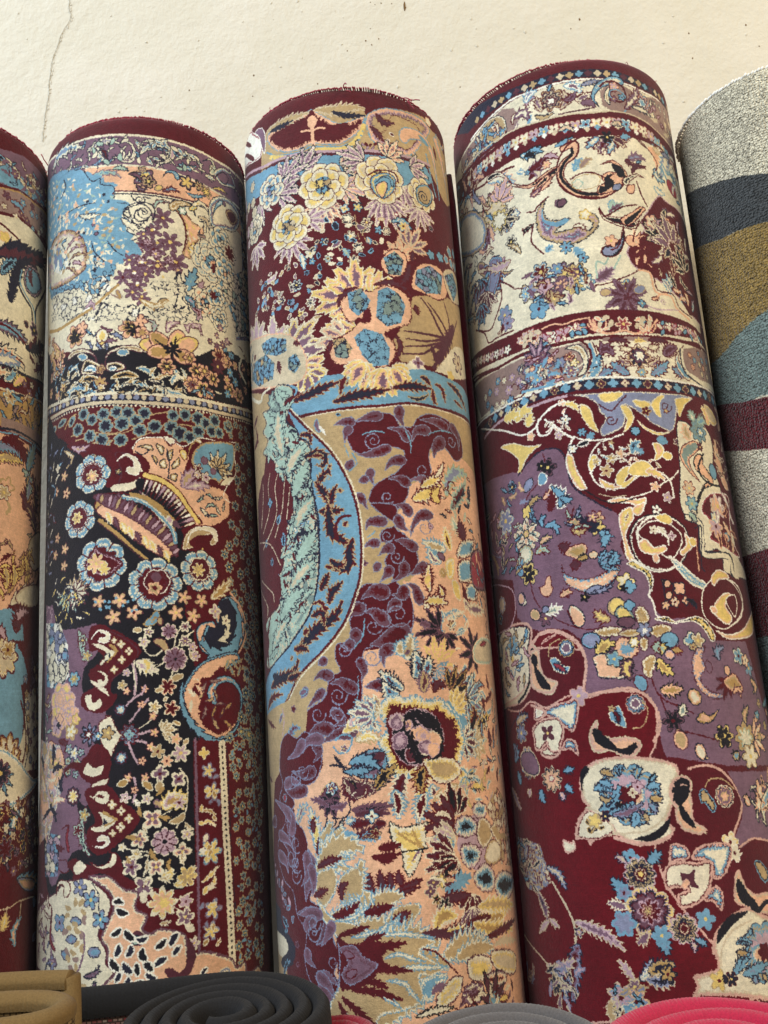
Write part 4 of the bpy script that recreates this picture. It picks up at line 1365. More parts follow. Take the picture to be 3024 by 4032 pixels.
d G7Q26B 117 -493,5216 -433,5185
d G7Q26B 103 -683,5464 -628,5396
d G7Q26B 129 -385,5700 -304,5659 -377,5583
d G7Q26B 160 -636,5754 -524,5702 -413,5721
d G7Q26B 143 -203,5643 -150,5577
d G7Q26B 158 -503,5820 -362,5759 -222,5746
d G7Q26B 89 -801,5540 -742,5532
z G 10 152,4233 57 1.4 0 1
z G 10 214,4413 62 1.5 0 1
z G 10 191,4873 110 1.5 30 1
z G 10 -11,4958 73 1.2 0 1
z G 10 -256,5118 61 1.4 0 1
z G 10 -330,5469 77 1.6 0 1
z G 10 -517,5596 72 1.4 0 1
z G 10 -340,5621 72 1.3 180 1
z G 10 -39,5196 72 1.6 0 1
z G 10 476,4170 71 1.3 -60 1
l L 11 -79,4891 -100,5023 -167,5102
l L 10 -158,5330 -167,5471 -197,5562
f U8M 537,4154 30 5 .4 0
f U8D -50,4448 27 5 .3 0
l L 9 -11,4236 28,4214 55,4190
V B10C8Y16 203 8 384,3939 519,3880 672,3786
V B10C8Y16 153 7 464,3830 576,3769 700,3701
V B9C8 90 6 611,3738 687,3662 731,3588
V B10Y16Y 155 6 654,3949 610,3899 652,3815
V T8S20G 195 8 731,3887 768,3746 886,3645 1075,3635
V S8J14B 156 7 774,3989 897,3863 1027,3716
z B 16 821,3793 92 1.3 30 1
V N9N 80 5 1038,3950 1112,3768
x B8C/S8A/N8 V 18 44 700,3701 1143,3648 1099,4105 659,4055
V A10C14S 170 8 919,4158 814,4130 785,4054
V B8D 183 7 928,4251 898,4147 863,4084
V C10Y14B 141 7 728,4350 703,4261 681,4157
V L9C16T 166 7 676,4341 550,4322 451,4287
V L9C14U 139 6 613,4461 526,4413 504,4337
v D8U 63 649,4434 591,4372
p B14C22L~10 806,4330 906,4240 1108,4212 1041,4357 815,4408
p B14C20L~10 812,4435 1003,4402 996,4576 807,4605
p B14C20L~10 914,4610 1075,4620 1079,4739 892,4741
p Y10C14Y~8 664,4446 757,4413 736,4571 666,4574
p C9Y14~8 715,4597 786,4619 805,4760 734,4725
p N10B8U14R~10 1047,4329 1273,4267 1485,4362 1466,4584 1069,4648 984,4497
V B8B 77 6 847,4615 888,4768 998,4838
x B8C/B8A/N8L/P8 V 36 52 1020,4034 1302,4065 1496,4795 1477,5146 1120,4985 1038,4782
V T8O14C 101 5 609,4500 633,4576
V B12C9Y14 149 8 483,4706 465,4593 490,4478
V B12C9Y14 125 7 613,4754 588,4692 578,4641
V B10C9Y14 148 6 405,4793 520,4768 641,4791
v P8Y 62 446,4643 483,4555
f B10C12W 437,4818 42 5 .4 0
V C10A12U 141 6 848,4744 925,4817 1215,4819
p P10C8L20P~14 533,4930 617,4855 758,4826 887,4909 826,5026 690,5079 550,5054
V C8C12L 75 5 626,4917 731,4890 832,4848
f C8B14T 670,4967 55 6 .5 0
x C8L/P8J V 12 51 553,4881 849,4873 847,5025 565,5054
h Q10K 235 540,5005 170 7 200 74
h Q10K 173 597,5042 90 5 150 69
V U8Q 86 5 456,4979 390,4953 363,4965
V C9P 64 5 885,4922 830,5001
h Q10K 229 933,5174 190 6 220 76
V Q8K 114 6 915,5276 938,5149 1013,5031
p P8C10S14A 973,5097 1143,5036 1471,5078 1325,5261 964,5275 910,5175
V B8R 64 5 1053,5119 1217,5084
l C 11 590,5238 679,5165 751,5153
h P8Y14P 207 486,5248 -40 6 180 85
h P8L14P 207 467,5308 40 5 120 68
V L8C16T 181 8 237,5238 258,5143 279,5035
V L8C14T 145 7 203,5200 182,5151 200,5080
V T8U12D 97 5 216,5189 269,5156
V N9C12L16D 192 8 276,5383 322,5290 306,5169
V N9C12L16D 181 8 351,5399 399,5306 421,5210
V N9C12L16D 167 8 195,5461 103,5396 13,5307
V N9C12L12D 155 7 156,5494 74,5465 31,5392
V U9T14D 156 6 343,5493 364,5400 357,5328
V B9D 109 6 435,5498 483,5429 552,5455
h C8L14U 282 685,5520 -20 6 150 110
h D9O12K 244 608,5493 -40 5 120 98
h N8C9L14U 284 787,5559 10 6 150 99
h C8L12U 236 870,5670 60 5 120 87
p L18C26Y34B34B~24 -3,5542 96,5490 190,5520 278,5502 364,5542 500,5537 580,5612 702,5653 702,5784 721,5903 657,6016 583,6115 438,6160 315,6093 215,6119 74,6108 22,6014 -6,5921 -47,5827 30,5741 -11,5646
h C9T14U 178 -8,5611 200 5 110 71
V L10C20 97 6 525,5573 651,5662 686,5783
V L14L 97 6 555,5563 713,5701 738,5904
p B~20 50,5627 148,5599 356,5635 511,5703 555,5834 495,5993 316,6082 149,6046 64,5926 39,5776
p M9K~16 156,5646 282,5607 419,5662 490,5772 492,5888 389,5985 259,6032 152,6012 87,5928 71,5824 92,5699
p M9A14U~10 60,5662 145,5633 176,5705 124,5759 66,5732
p M9U14M~10 85,5802 159,5773 188,5856 136,5909 79,5882
p M9P16P~14 220,5766 309,5737 354,5798 311,5853 226,5835
p C9U16M~12 286,5851 365,5822 397,5893 352,5959 279,5942
p C9P16P~14 368,5787 458,5817 475,5922 403,5974 342,5935
p M9K20K~12 279,5642 390,5684 450,5758 369,5776 285,5724
p M9B12D 160,5911 245,5905 249,5997 176,6003
p M9P14U~8 151,5715 226,5685 233,5755 170,5774
V K8K 59 6 213,5846 268,5919 248,6008
V C8Y14O 131 6 530,6064 628,6118 743,6127
V B8Y14K 147 7 761,5870 895,5780 1147,5676
V O8B14K 159 7 769,5811 864,5707 857,5621
h A8T12C 209 835,5886 0 5 140 81
x B8L/C8L/N7C/B8 V 30 58 936,5425 1308,5418 1311,6180 942,6155
V B8D 76 5 1076,5799 1101,5959
V T8C12Y 130 6 -214,5816 -116,5788 -23,5818
V C9Y12T 131 6 -310,5751 -206,5689 -105,5627
V C8M14P 107 5 -257,5709 -191,5644 -138,5590
V L8C14D 118 6 -146,5705 -74,5699 -19,5760
l L 14 -378,5805 -311,5763 -237,5791 -268,5881 -345,5899 -394,5850
f C8U -305,5867 35 5 .4 0
V N10N 36 5 -444,5985 -364,5989 -277,6017
V N9N 36 5 -398,5907 -350,5967 -303,6038
p N9L20U~10 -264,6006 -197,5920 -98,5881 -5,5899 24,5992 -43,6100 -208,6089
v N8U14L 105 -231,6065 -105,5983 -6,5921
v D8D 70 -82,5984 5,5922
k T -1532,2548 -838,2832 -909,3096 -1088,3609 -1216,3799 -1457,4786 -1449,5584 -1632,5571
t C 38 23 -1446,2607 -1076,2819 -999,2774 -882,2758
V B8D 62 6 -1278,2998 -1134,2931
V B8B 62 7 -1343,3184 -1167,3154 -1204,3024
k L~6 -680,3003 -518,3194 -310,3428 -188,3634 -111,3841 -78,4025 -69,4207 -70,4334 -93,4533 -140,4678 -256,4913 -442,5101 -706,5281 -907,5485 -1438,5598 -1348,5289 -1122,5178 -826,5045 -591,4849 -504,4698 -447,4492 -428,4303 -434,4057 -469,3654 -458,3481 -527,3329 -633,3122
p N8A8S~12 -811,2783 -724,2769 -614,2832 -601,2906 -696,2949 -664,3043 -689,3135 -586,3218 -574,3291 -481,3354 -456,3441 -520,3481 -462,3548 -469,3654 -504,3727 -450,3844 -418,4033 -427,4290 -447,4492 -504,4698 -591,4849 -826,5045 -1122,5178 -1247,5127 -1135,4957 -1211,4789 -912,4676 -948,4487 -816,4353 -873,4209 -1179,4268 -1290,4120 -1169,3869 -1085,3582 -864,3490 -933,3386 -1053,3307 -948,3226 -1034,3126 -963,3063 -1015,2944 -870,2936
n SSASJ 54 -875,3319 -485,3421 -469,3654 -432,4031 -434,4289 -504,4698 -825,5033 -1117,5140 -793,4617 -755,4101 -653,3722
x N7/N7S/A8 y 60 33 -924,2947 -682,3024 -485,3421 -471,3694 -434,4057 -479,4538 -822,4995 -825,4482 -680,3850 -926,3304
x N8A/B8/A8S V 40 46 -924,2947 -701,3019 -500,3418 -486,3691 -440,4159 -567,4714 -1038,5097 -804,4486 -645,3858 -900,3311
k B~10 -1075,3500 -864,3490 -758,3560 -671,3717 -645,3858 -667,3932 -751,4048 -740,4170 -928,4265 -1192,4348 -1447,4511 -1271,3701
t A 8 13 -821,3543 -878,3666 -871,3886 -994,4049 -1160,4149
t A 8 11 -945,3523 -986,3638 -991,3856 -1140,4015
t A 8 10 -740,3606 -772,3761 -803,3902 -913,4094
t A 8 11 -1085,3582 -1104,3745 -1182,3950
t A 8 10 -690,3713 -717,3842 -746,3970
f N8L -969,3781 48 4 .4 0
V L8N 66 5 -868,3996 -838,3922
V L8N 72 5 -804,4197 -796,4092
V L8N 59 5 -1093,4149 -1066,4087
V L8N 66 5 -991,4332 -985,4267
V L8N 52 5 -919,4465 -890,4418
x L8C/B8S/N7 v 20 31 -689,3982 -568,3980 -484,4152 -662,4381 -765,4231
t A 8 11 -1275,4068 -1003,4142 -860,4344
t A 11 11 -1440,4649 -1161,4489 -1199,4387
k B~8 -1431,4372 -1021,4313 -868,4448 -858,4606 -993,4663 -1154,4770 -1336,4933 -1461,4921
t A 8 11 -1272,4401 -1013,4554 -991,4637
t A 8 11 -1359,4468 -1136,4640 -1150,4744
V B8B 65 7 -1173,5212 -1183,4951 -1068,4743
V B8C 67 8 -1438,5257 -1438,4922 -1371,4658
l B 19 -671,3006 -518,3194 -311,3431 -189,3637 -111,3844 -76,4025 -66,4207 -67,4334 -90,4534 -137,4679 -253,4916 -439,5103 -702,5284 -903,5488 -1436,5601
l C 12 -640,3015 -499,3187 -291,3423 -170,3629 -93,3835 -58,4021 -49,4209 -50,4336 -73,4538 -120,4688 -236,4927 -421,5117 -679,5298 -871,5502
l N 13 -459,3494 -467,3668 -431,4057 -425,4304 -444,4492 -501,4698 -588,4849 -821,5046 -1114,5179 -1321,5291
V T6B10N 91 7 -556,3281 -462,3303 -452,3387
V T6B10N 117 8 -537,3491 -398,3466 -317,3535 -363,3594 -404,3573
V T6B10 77 5 -443,3484 -343,3503
V T6B10N 115 8 -431,3768 -353,3675 -297,3658 -314,3709
V T6B10N 114 8 -301,3947 -349,3835 -428,3715
V T6B10N 101 7 -302,3960 -281,3846 -237,3773
V T6B10N 76 5 -225,3801 -201,3843
V T6B10 64 5 -307,3603 -266,3603
V T6B10N 127 8 -414,3969 -303,3986 -197,3987
V T6B10N 139 9 -326,3916 -322,4073 -302,4179 -213,4242 -153,4299
t B 37 20 -264,4223 -271,4119 -214,4049 -137,4045
V T6B10 75 5 -206,4127 -165,4093
V T6B10N 137 9 -123,4226 -168,4336 -175,4449 -241,4479 -331,4430
V T6B10N 112 6 -341,4378 -278,4437 -200,4433
V T6B10 75 5 -386,4435 -306,4459
V T6B10N 112 7 -441,4630 -394,4561 -348,4491
V T6B10N 123 8 -365,4752 -332,4656 -235,4580
V T6B10 75 6 -521,4732 -446,4717 -395,4798 -413,4870
V T6B10N 162 10 -712,5107 -552,4977 -430,4905 -303,4833 -258,4739
V T6B10N 112 8 -543,4829 -438,4805 -416,4906
V T6B10 100 6 -631,4955 -565,4926
V T6B10N 113 7 -746,5066 -639,5066 -576,5097
V T6B10N 155 9 -1145,5341 -940,5283 -760,5250 -697,5158
V N8N 103 6 -1091,5244 -940,5283
V T6B10N 113 8 -845,5291 -762,5287 -669,5259
V T6B10 92 6 -1311,5524 -1113,5420 -926,5408
V T6B10 50 5 -792,5148 -750,5115
k T -1448,5570 -755,5446 -623,5565 -650,5718 -787,5877 -980,5990 -1168,6101 -1451,6903 -1340,7128 -960,7623 -780,7702 -790,7828 -1510,7955
v L7U 38 -1002,5638 -939,5556
v L8U 54 -698,5427 -612,5398
f U8B -781,5536 32 5 .3 0
V T8B 79 5 -1335,5587 -1070,5672
V L8U12B 87 6 -885,5777 -792,5686 -717,5690
l M 9 -956,5738 -919,5618 -935,5519
p G8B~6 -989,5797 -880,5716 -759,5758 -650,5717 -503,5819 -496,5935 -549,6071 -645,6125 -768,6135 -852,6181 -817,6262 -866,6344 -720,6456 -679,6590 -708,6769 -633,6855 -672,6954 -540,7003 -492,7109 -461,7245 -414,7317 -475,7444 -428,7524 -487,7630 -546,7695 -627,7620 -745,7475 -769,7340 -740,7187 -843,7076 -893,6914 -1041,6836 -1165,6662 -1101,6504 -965,6381 -1067,6230 -992,6110 -1039,5990
d G7Q26B 130 -586,5954 -522,5888 -562,5816
d G7Q26B 147 -839,6016 -707,6043 -591,6023
d G7Q26B 148 -967,6134 -852,6181 -681,6159
d G7Q26B 164 -1103,6516 -911,6598 -896,6689
d G7Q26B 158 -828,6640 -880,6505 -891,6379
d G7U24Q 169 -723,6968 -698,6857 -612,6777
d G7U24Q 152 -1191,6234 -983,6299 -847,6378
d G7Q26B 140 -1434,6443 -1169,6401
d G7U24Q 156 -679,6590 -622,6700 -613,6788
d G7Q26B 152 -632,7264 -553,7196 -492,7109
d G7Q26B 142 -842,7065 -729,7045 -601,7049
d G7U24Q 148 -454,7525 -531,7478 -617,7484
d G7U24Q 148 -519,7693 -540,7613 -591,7534
z G 10 -894,6666 80 1.4 0 1
z G 10 -821,6560 72 1.3 60 1
z G 10 -840,6787 72 1.4 0 1
z G 9 -657,7180 76 1.5 0 1
z G 9 -483,7371 57 1.4 0 1
z G 10 -705,6019 68 1.3 0 1
f L8R -962,6216 37 6 .3 0
f U8B -1062,7020 29 5 .3 0
f U8D -861,7285 28 5 .3 0
f U8B -863,7426 23 5 .3 0
v L7U 36 -767,6365 -710,6319
v T8B 51 -1221,6101 -1431,6057
x U7M/L7U v 14 33 -1432,6687 -1106,6819 -903,7026 -913,7138 -1205,6899
p N10N~10 -1446,7069 -1183,7058 -1116,7174 -948,7252 -886,7331 -967,7451 -1209,7481 -1101,7328 -1431,7271
p C9C -1431,7271 -1092,7260 -1008,7337 -1151,7415 -1334,7403
V L9N 85 6 -1109,7116 -1019,7172 -1054,7221
V L9N 72 5 -1134,7567 -1085,7470 -990,7422
p T8B8Q14K~10 -528,6197 -466,6120 -398,6106 -351,6181 -369,6259 -449,6267 -517,6254
f L8C8Q -428,6155 52 5 .5 0
h Q10K 129 -447,6245 90 6 210 75
V U8Q 70 5 -450,6290 -546,6242 -621,6229
V U8Q 70 5 -450,6290 -358,6293 -306,6262
l N 11 -472,6312 -484,6390 -517,6456
l N 9 -427,6346 -404,6403 -461,6457
v C8M 35 -475,6457 -431,6402
l N 12 -292,6240 -284,6319 -338,6372 -428,6369
V N9C 70 5 -452,6524 -382,6459 -338,6372
V L9C14Y 152 7 -586,6611 -590,6455 -641,6297
V B8D 71 6 -607,6478 -618,6410 -599,6365
V B8D 70 6 -587,6634 -568,6578 -564,6511
V L9A12U 108 6 -790,6411 -745,6319 -672,6263
V N9L20L 106 6 -328,6036 -205,6043 -85,6028
V N9L20 141 6 -275,5982 -151,5956 -38,6031
V N8O14K 140 6 -96,6196 -19,6100 81,6017
V D9B14C 141 7 -306,6082 -288,6184 -243,6254
p D9A10D~14 -331,6081 -209,6099 -115,6127 -74,6208 -182,6235 -266,6230
x B8C/D8C/K8O V 12 46 -281,6083 -92,6129 -123,6238 -267,6241
V C8D14B 164 7 147,6079 90,6198 66,6362
V L9C12B 163 8 56,6195 84,6286 75,6396
V C8Y14K 153 7 291,6090 281,6202 246,6321
V L9C14B 175 8 304,6226 258,6322 224,6441
V L9C12D 141 7 358,6174 376,6255 424,6304
V C9Y16T 175 7 183,6070 290,6101 419,6077
p B10C24Y14T~14 299,5988 456,5977 595,6010 645,6107 562,6169 436,6181 350,6128
V B10O14K 176 7 308,6034 261,6144 278,6235
h P8T12C 212 473,6207 70 5 140 71
h C8L12Y 181 707,6135 60 5 160 72
V K9Y14 96 5 712,6228 822,6226 923,6258
V N8C 72 5 704,6158 796,6142
x T8Y/C8L/A8M/P8U V 22 55 664,6085 961,6059 1062,6353 707,6388 606,6310
V Q9Q14K 116 7 -272,6319 -128,6316 36,6305
V Q9D 104 6 -250,6353 -130,6349 9,6358
V D9B 105 6 -314,6395 -230,6421 -135,6415
V D9B 104 6 -260,6507 -164,6490 -68,6452
V L9D12T 92 5 -214,6531 -165,6512 -73,6528
V D8B 92 6 -101,6428 -19,6422
V L8L 70 4 -383,6481 -308,6483 -236,6508
f N8L10C -120,6371 58 4 .5 0
f N8T10B -105,6493 51 5 .5 0
V L8C12T 81 5 -328,6405 -252,6386
p K9C34Y14Y~16 4,6423 105,6464 200,6450 309,6449 276,6545 280,6632 244,6629 214,6712 148,6803 124,6812 83,6755 80,6636 16,6577
V O8Y 69 5 90,6507 179,6558 245,6618
l K 10 80,6636 173,6633 280,6632
t O 18 11 223,6605 133,6554 67,6505
t O 18 11 222,6616 193,6537 174,6481
t U 16 9 207,6647 156,6707
V B9B 92 6 -90,6603 -20,6596 73,6581
V B9B 92 6 -140,6654 -49,6670 68,6646
V B9B 64 5 -84,6679 7,6695
V B9D 91 7 -148,6932 -165,6857 -165,6771
V B9D 102 7 -66,6915 -83,6829 -89,6754
V B9D 102 7 -8,6897 -14,6822 -21,6769
V B9D 102 7 74,6871 44,6816 48,6763
V B9D 91 7 14,6909 107,6885 215,6841
V B9D 68 6 -34,6938 82,6915 199,6893
V D8B 79 6 -148,6942 -45,6937
h L6C9T20T~6 327 -558,6633 -20 5 90 129
V L6C9T 258 10 -596,6766 -487,6633 -363,6558 -206,6597
V B9D 82 7 -593,6722 -490,6677 -382,6656
p L6C9T~12 -581,6755 -452,6721 -417,6786 -437,6894 -540,7003 -610,6963 -616,6832
V B8D 82 7 -639,6931 -561,6896 -503,6873
V L6C9T 237 10 -356,7022 -284,6853 -212,6683
p L6C9T~12 -405,6808 -325,6744 -251,6725 -209,6812 -230,6950 -318,7001 -390,6969
V B8D 91 7 -389,6948 -383,6862 -331,6830
V L6C9T 221 10 -199,7004 -81,6956 69,6935
V L6C9T 328 11 -504,7088 -322,7065 -221,6982 -192,6898
V B9D 92 8 -475,7066 -357,7033 -256,6970
V L6C9T 355 11 -428,7149 -253,7108 -110,7050 -90,7092
V B9D 113 8 -237,7045 -131,7027 -27,7002
p L6C9T~12 -58,7115 6,7014 121,6992 200,7020 146,7110 61,7186 -28,7169
V B9D 101 7 -15,7149 46,7080 116,7055
V L6C9T 384 12 -434,7234 -235,7192 -51,7178 106,7189
V B9D 91 8 -419,7202 -329,7170 -208,7140
V L9W9T 169 10 -213,7213 -8,7201 171,7227
V L6C9T 379 12 -242,7295 -13,7263 169,7247 306,7284
V B9B 192 10 -337,7284 -170,7256 55,7258
V B9D 145 9 -247,7367 -129,7319 -39,7323
V L6C9T 217 9 -110,7371 -18,7335 159,7370
V L6C9T 377 12 -230,7450 -24,7416 180,7393 364,7447
V L6C9T 346 12 -190,7542 -9,7509 151,7472 263,7495
V L6C9T 347 11 -258,7521 -77,7525 4,7631 157,7665
V B9B 190 9 -254,7460 -92,7433 85,7445
V B9B 191 9 -430,7555 -191,7552 -6,7620
V L6C9T 349 11 -434,7606 -243,7632 -134,7704 21,7702
V B9B 190 9 -435,7627 -318,7704 -195,7773
V L6C9T 291 11 -490,7671 -393,7746 -328,7844
V B9D 101 8 -454,7525 -280,7500 -112,7544
p U9L9U14U~8 -410,7265 -299,7253 -245,7326 -146,7390 -255,7480 -365,7512 -423,7452 -367,7368
l L 10 -435,7244 -429,7348 -436,7452 -457,7566
v B8U 68 -400,7296 -316,7326
v B8U 67 -387,7471 -298,7419
x W8/L8W y 36 34 -60,7302 325,7338 263,7495 137,7642 -127,7604
h C8B14K 235 549,6417 -100 5 120 118
h B9D 270 528,6482 190 6 110 106
h C8A10M 245 530,6593 185 5 90 82
h L8Y14S 210 513,6614 170 4 60 70
h C8D14B 267 503,6711 175 6 120 105
h C8B14K 233 541,6749 150 5 90 105
f M20 741,6641 202 8 .1 0
p D10M8C20L26K~14 523,6526 561,6441 669,6430 764,6485 768,6577 648,6596 546,6573
p D10M8C20L26K~14 560,6707 597,6635 723,6650 803,6717 717,6816 607,6801
p D10M8C20L26K~14 673,6898 732,6830 848,6802 964,6898 916,7014 760,6999
p D10M8C20L26K~14 945,6985 1015,6906 1188,6910 1490,7024 1148,7133 977,7069
p D10M8C20L26K~14 724,6390 823,6342 942,6401 883,6476 767,6463
p D9C20T~16 778,6510 864,6462 985,6557 964,6658 825,6697 762,6621
p D9T16C~14 837,6744 942,6644 1106,6676 1146,6787 1003,6836 866,6815
p D9C16T~14 956,6576 1115,6525 1322,6656 1162,6742
o B TCAP 68 9 895,6408 1159,6266 1497,6464 1501,6661 1123,6620
o B TCP 69 9 1109,6665 1500,6673 1488,6928 1090,6848
h C8D12B 209 659,7005 100 5 110 93
h C8U12D 255 648,7090 95 6 100 70
V L9L 172 7 400,6948 524,6899 644,6872
V B9D 125 7 331,7014 459,6998 628,7001
V B9D 103 6 366,6901 487,6862
f A9K10Y 369,6869 69 5 .5 0
f D9C10K 390,7043 73 6 .5 0
f A8Q 307,6873 57 4 .4 0
f A8Q 278,6933 50 4 .4 0
f C8O10K 321,6991 46 5 .5 0
V B8C12A 93 6 350,6408 441,6395 504,6446
x B8C/C8/P8T V 16 39 293,6764 493,6808 457,6891 285,6849
V C9Y16O 180 9 290,7198 359,7113 485,7130
V B8C9Y16 181 9 335,7235 501,7238 700,7293
V D9D 90 7 172,7217 312,7222 458,7263
V D9D 102 7 423,7227 624,7279 753,7281
V C9Y14O 186 9 686,7161 858,7214 1087,7212
V B9B 115 7 574,7207 697,7196 842,7189
V C9Y14O 173 9 633,7206 828,7273 1199,7347
V D9B 93 7 747,7323 949,7319 1286,7297
V C9Y14T 163 8 694,7098 898,7111 1286,7181
V L6C9T 292 10 345,7382 530,7338 778,7350
V L6C9T 220 9 442,7417 611,7383 845,7406
V P9A 128 7 845,7406 983,7391 1268,7441
l B 13 165,7304 277,7342 366,7427 445,7511
p D10C20A18Y~14 546,7445 651,7422 795,7471 800,7558 689,7608 559,7572
p D10C18Y14A~14 800,7440 971,7444 1219,7532 1163,7663 856,7570
p D10U10C16A14D~16 484,7631 557,7592 671,7625 691,7712 580,7751 476,7711
p D10U10C16P14B~16 692,7588 818,7561 985,7610 966,7691 763,7676
p D10C22Y20A~14 262,7637 367,7540 469,7525 489,7590 415,7680 278,7720
p L10C16L22~18 134,7541 218,7489 347,7496 354,7548 279,7578 213,7671 149,7624
V U10U 78 6 230,7613 279,7578 340,7566
h K9D 229 783,7775 -90 6 200 80
f L9O14L 801,7779 80 5 .3 0
V K8C 77 7 95,7748 243,7725 385,7726
x U8D/B8K/C8A V 24 46 524,7638 1103,7725 1018,8024 405,7779
V B8Y14 92 6 860,7772 996,7784
x N5S18S/N5S16A/N5S18J V 30 89 -835,2804 -634,2868 -604,3228 -488,3475 -471,3694 -434,4057 -461,4489 -598,4710 -820,4970 -1073,5093 -825,4482 -751,4048 -727,3704 -817,3489 -960,3364 -872,2964
x N6/B6 y 40 41 -861,2824 -621,3223 -474,3491 -434,4057 -461,4489 -820,4970 -1073,5093 -794,4357 -708,3709
V N6S18A 198 7 -748,3425 -796,3202 -781,2994
V N6S18A 196 7 -720,3597 -619,3458 -498,3377
V N6S18S 194 7 -659,3801 -580,3657 -492,3541
V N6S18A 193 7 -658,4068 -565,3941 -450,3844
V N6S18S 191 7 -660,4355 -552,4244 -453,4131
V N6S18A 178 7 -749,4572 -615,4453 -484,4384
V N6S18S 179 7 -898,4807 -757,4674 -607,4595
V N6S18A 155 7 -1067,5042 -932,4905 -787,4810
V N6J16S 147 6 -760,3000 -867,2894 -835,2804
l N 11 -692,3035 -680,3137 -583,3222 -570,3291 -478,3357 -453,3444 -517,3485 -459,3551 -469,3657 -501,3730 -448,3847 -415,4036 -424,4293 -444,4494
p L6C9T~10 -580,6961 -475,7066 -301,7107 -164,7162 -6,7181 172,7217 289,7280 163,7324 294,7417 363,7457 228,7501 149,7487 164,7645 21,7697 -136,7724 -257,7843 -451,7850 -546,7695 -454,7525 -414,7317 -457,7192 -573,7069
V L7C14T 46 9 -450,7092 -298,7065 -174,6984
V L7C14T 45 9 -237,7223 -119,7174 -47,7116 42,7132
V L7C14A 49 10 -143,7194 60,7196 274,7243
V L7C14T 49 9 -98,7351 5,7326 103,7365 191,7394
V L7C14T 56 10 -48,7435 87,7425 222,7439 351,7450
V L7C14T 49 9 -97,7494 35,7522 74,7586 146,7663
V L7C14T 49 9 -192,7562 -83,7616 0,7681
V L7C12T 45 8 -440,7688 -369,7745 -304,7843
V L7C12T 45 8 -331,7201 -211,7182 -117,7154
p B~12 -445,7203 -359,7243 -239,7238 -123,7226 -71,7291 -109,7351 -68,7404 -149,7441 -187,7491 -259,7531 -380,7553 -441,7525
V B7B 85 6 -242,7295 -80,7270 61,7258
V B7B 78 6 -227,7409 -69,7424 86,7443
V B7B 78 6 -255,7480 -143,7513 -89,7545
V B7B 72 6 -379,7543 -192,7562 -1,7623
V B7B 72 6 -433,7596 -316,7683 -190,7778
V B7B 63 5 -461,7628 -404,7727 -349,7815
V B7B 68 5 -431,7192 -304,7159 -196,7128
V B7B 63 5 -251,7243 -144,7205 -86,7186
V B7B 69 6 -462,7065 -345,7033 -255,6965
V B7B 68 6 -224,7035 -120,7033 -15,6997
p G7U12Q14U~6 -424,7275 -311,7253 -245,7331 -140,7388 -255,7480 -366,7522 -423,7452 -367,7368
v B7U 63 -401,7306 -316,7331
v B7U 63 -387,7466 -299,7424
l G 9 -435,7244 -429,7348 -436,7452 -457,7566
d G7U20Q 126 -587,7272 -525,7195 -479,7119
d G7U20Q 141 -823,7074 -712,7049 -587,7053
d G7U20Q 139 -707,7205 -736,7143 -650,7094
d G7U20Q 145 -952,6783 -996,6695 -1122,6658
d G7U20Q 142 -768,6861 -691,6769 -699,6636
d G7U20Q 132 -866,6596 -953,6531 -1101,6504
d G7U20Q 134 -906,6286 -847,6378 -878,6482
d G7U20Q 128 -654,6932 -632,6833 -655,6723
d G7U20Q 133 -713,6124 -824,6087 -940,6122
d G7U20Q 126 -643,7423 -720,7377 -733,7325
d G7U20Q 135 -486,7609 -534,7530 -616,7474
z G 12 -652,7116 69 1.4 0 1
z G 12 -833,6708 72 1.4 40 1
z G 12 -802,6064 73 1.4 0 1
d G7U20Q 146 -695,5881 -622,5790 -501,5785
d G7U20Q 136 -898,5921 -768,5878 -690,5798
V K7K 71 6 218,5638 326,5680 409,5767
V K7K 72 6 458,5817 440,5722 328,5657
V K7K 67 6 481,5864 444,5954 349,5993
V K7K 59 6 178,5682 159,5773 199,5868
V K7K 59 6 231,5778 221,5892 249,5997
p M6P20M~8 266,5792 344,5763 378,5823 335,5866 274,5850
p M6U22M~8 85,5802 159,5773 194,5856 136,5909 79,5882
p M6U20M~8 70,5675 132,5644 163,5716 124,5759 72,5732
p M6U22M~8 272,5873 350,5844 396,5905 352,5959 279,5931
p M6P24P~8 360,5879 438,5885 446,5943 376,5984 342,5935
h L6C14U 201 -57,5631 190 5 120 95
h C6Y14T 170 625,5614 -40 5 120 85
h L6C14D 194 707,5879 10 5 140 97
l R 30 -1900,6 1900,6
'''  # final R stroke is a painted highlight on the rim's pile edge
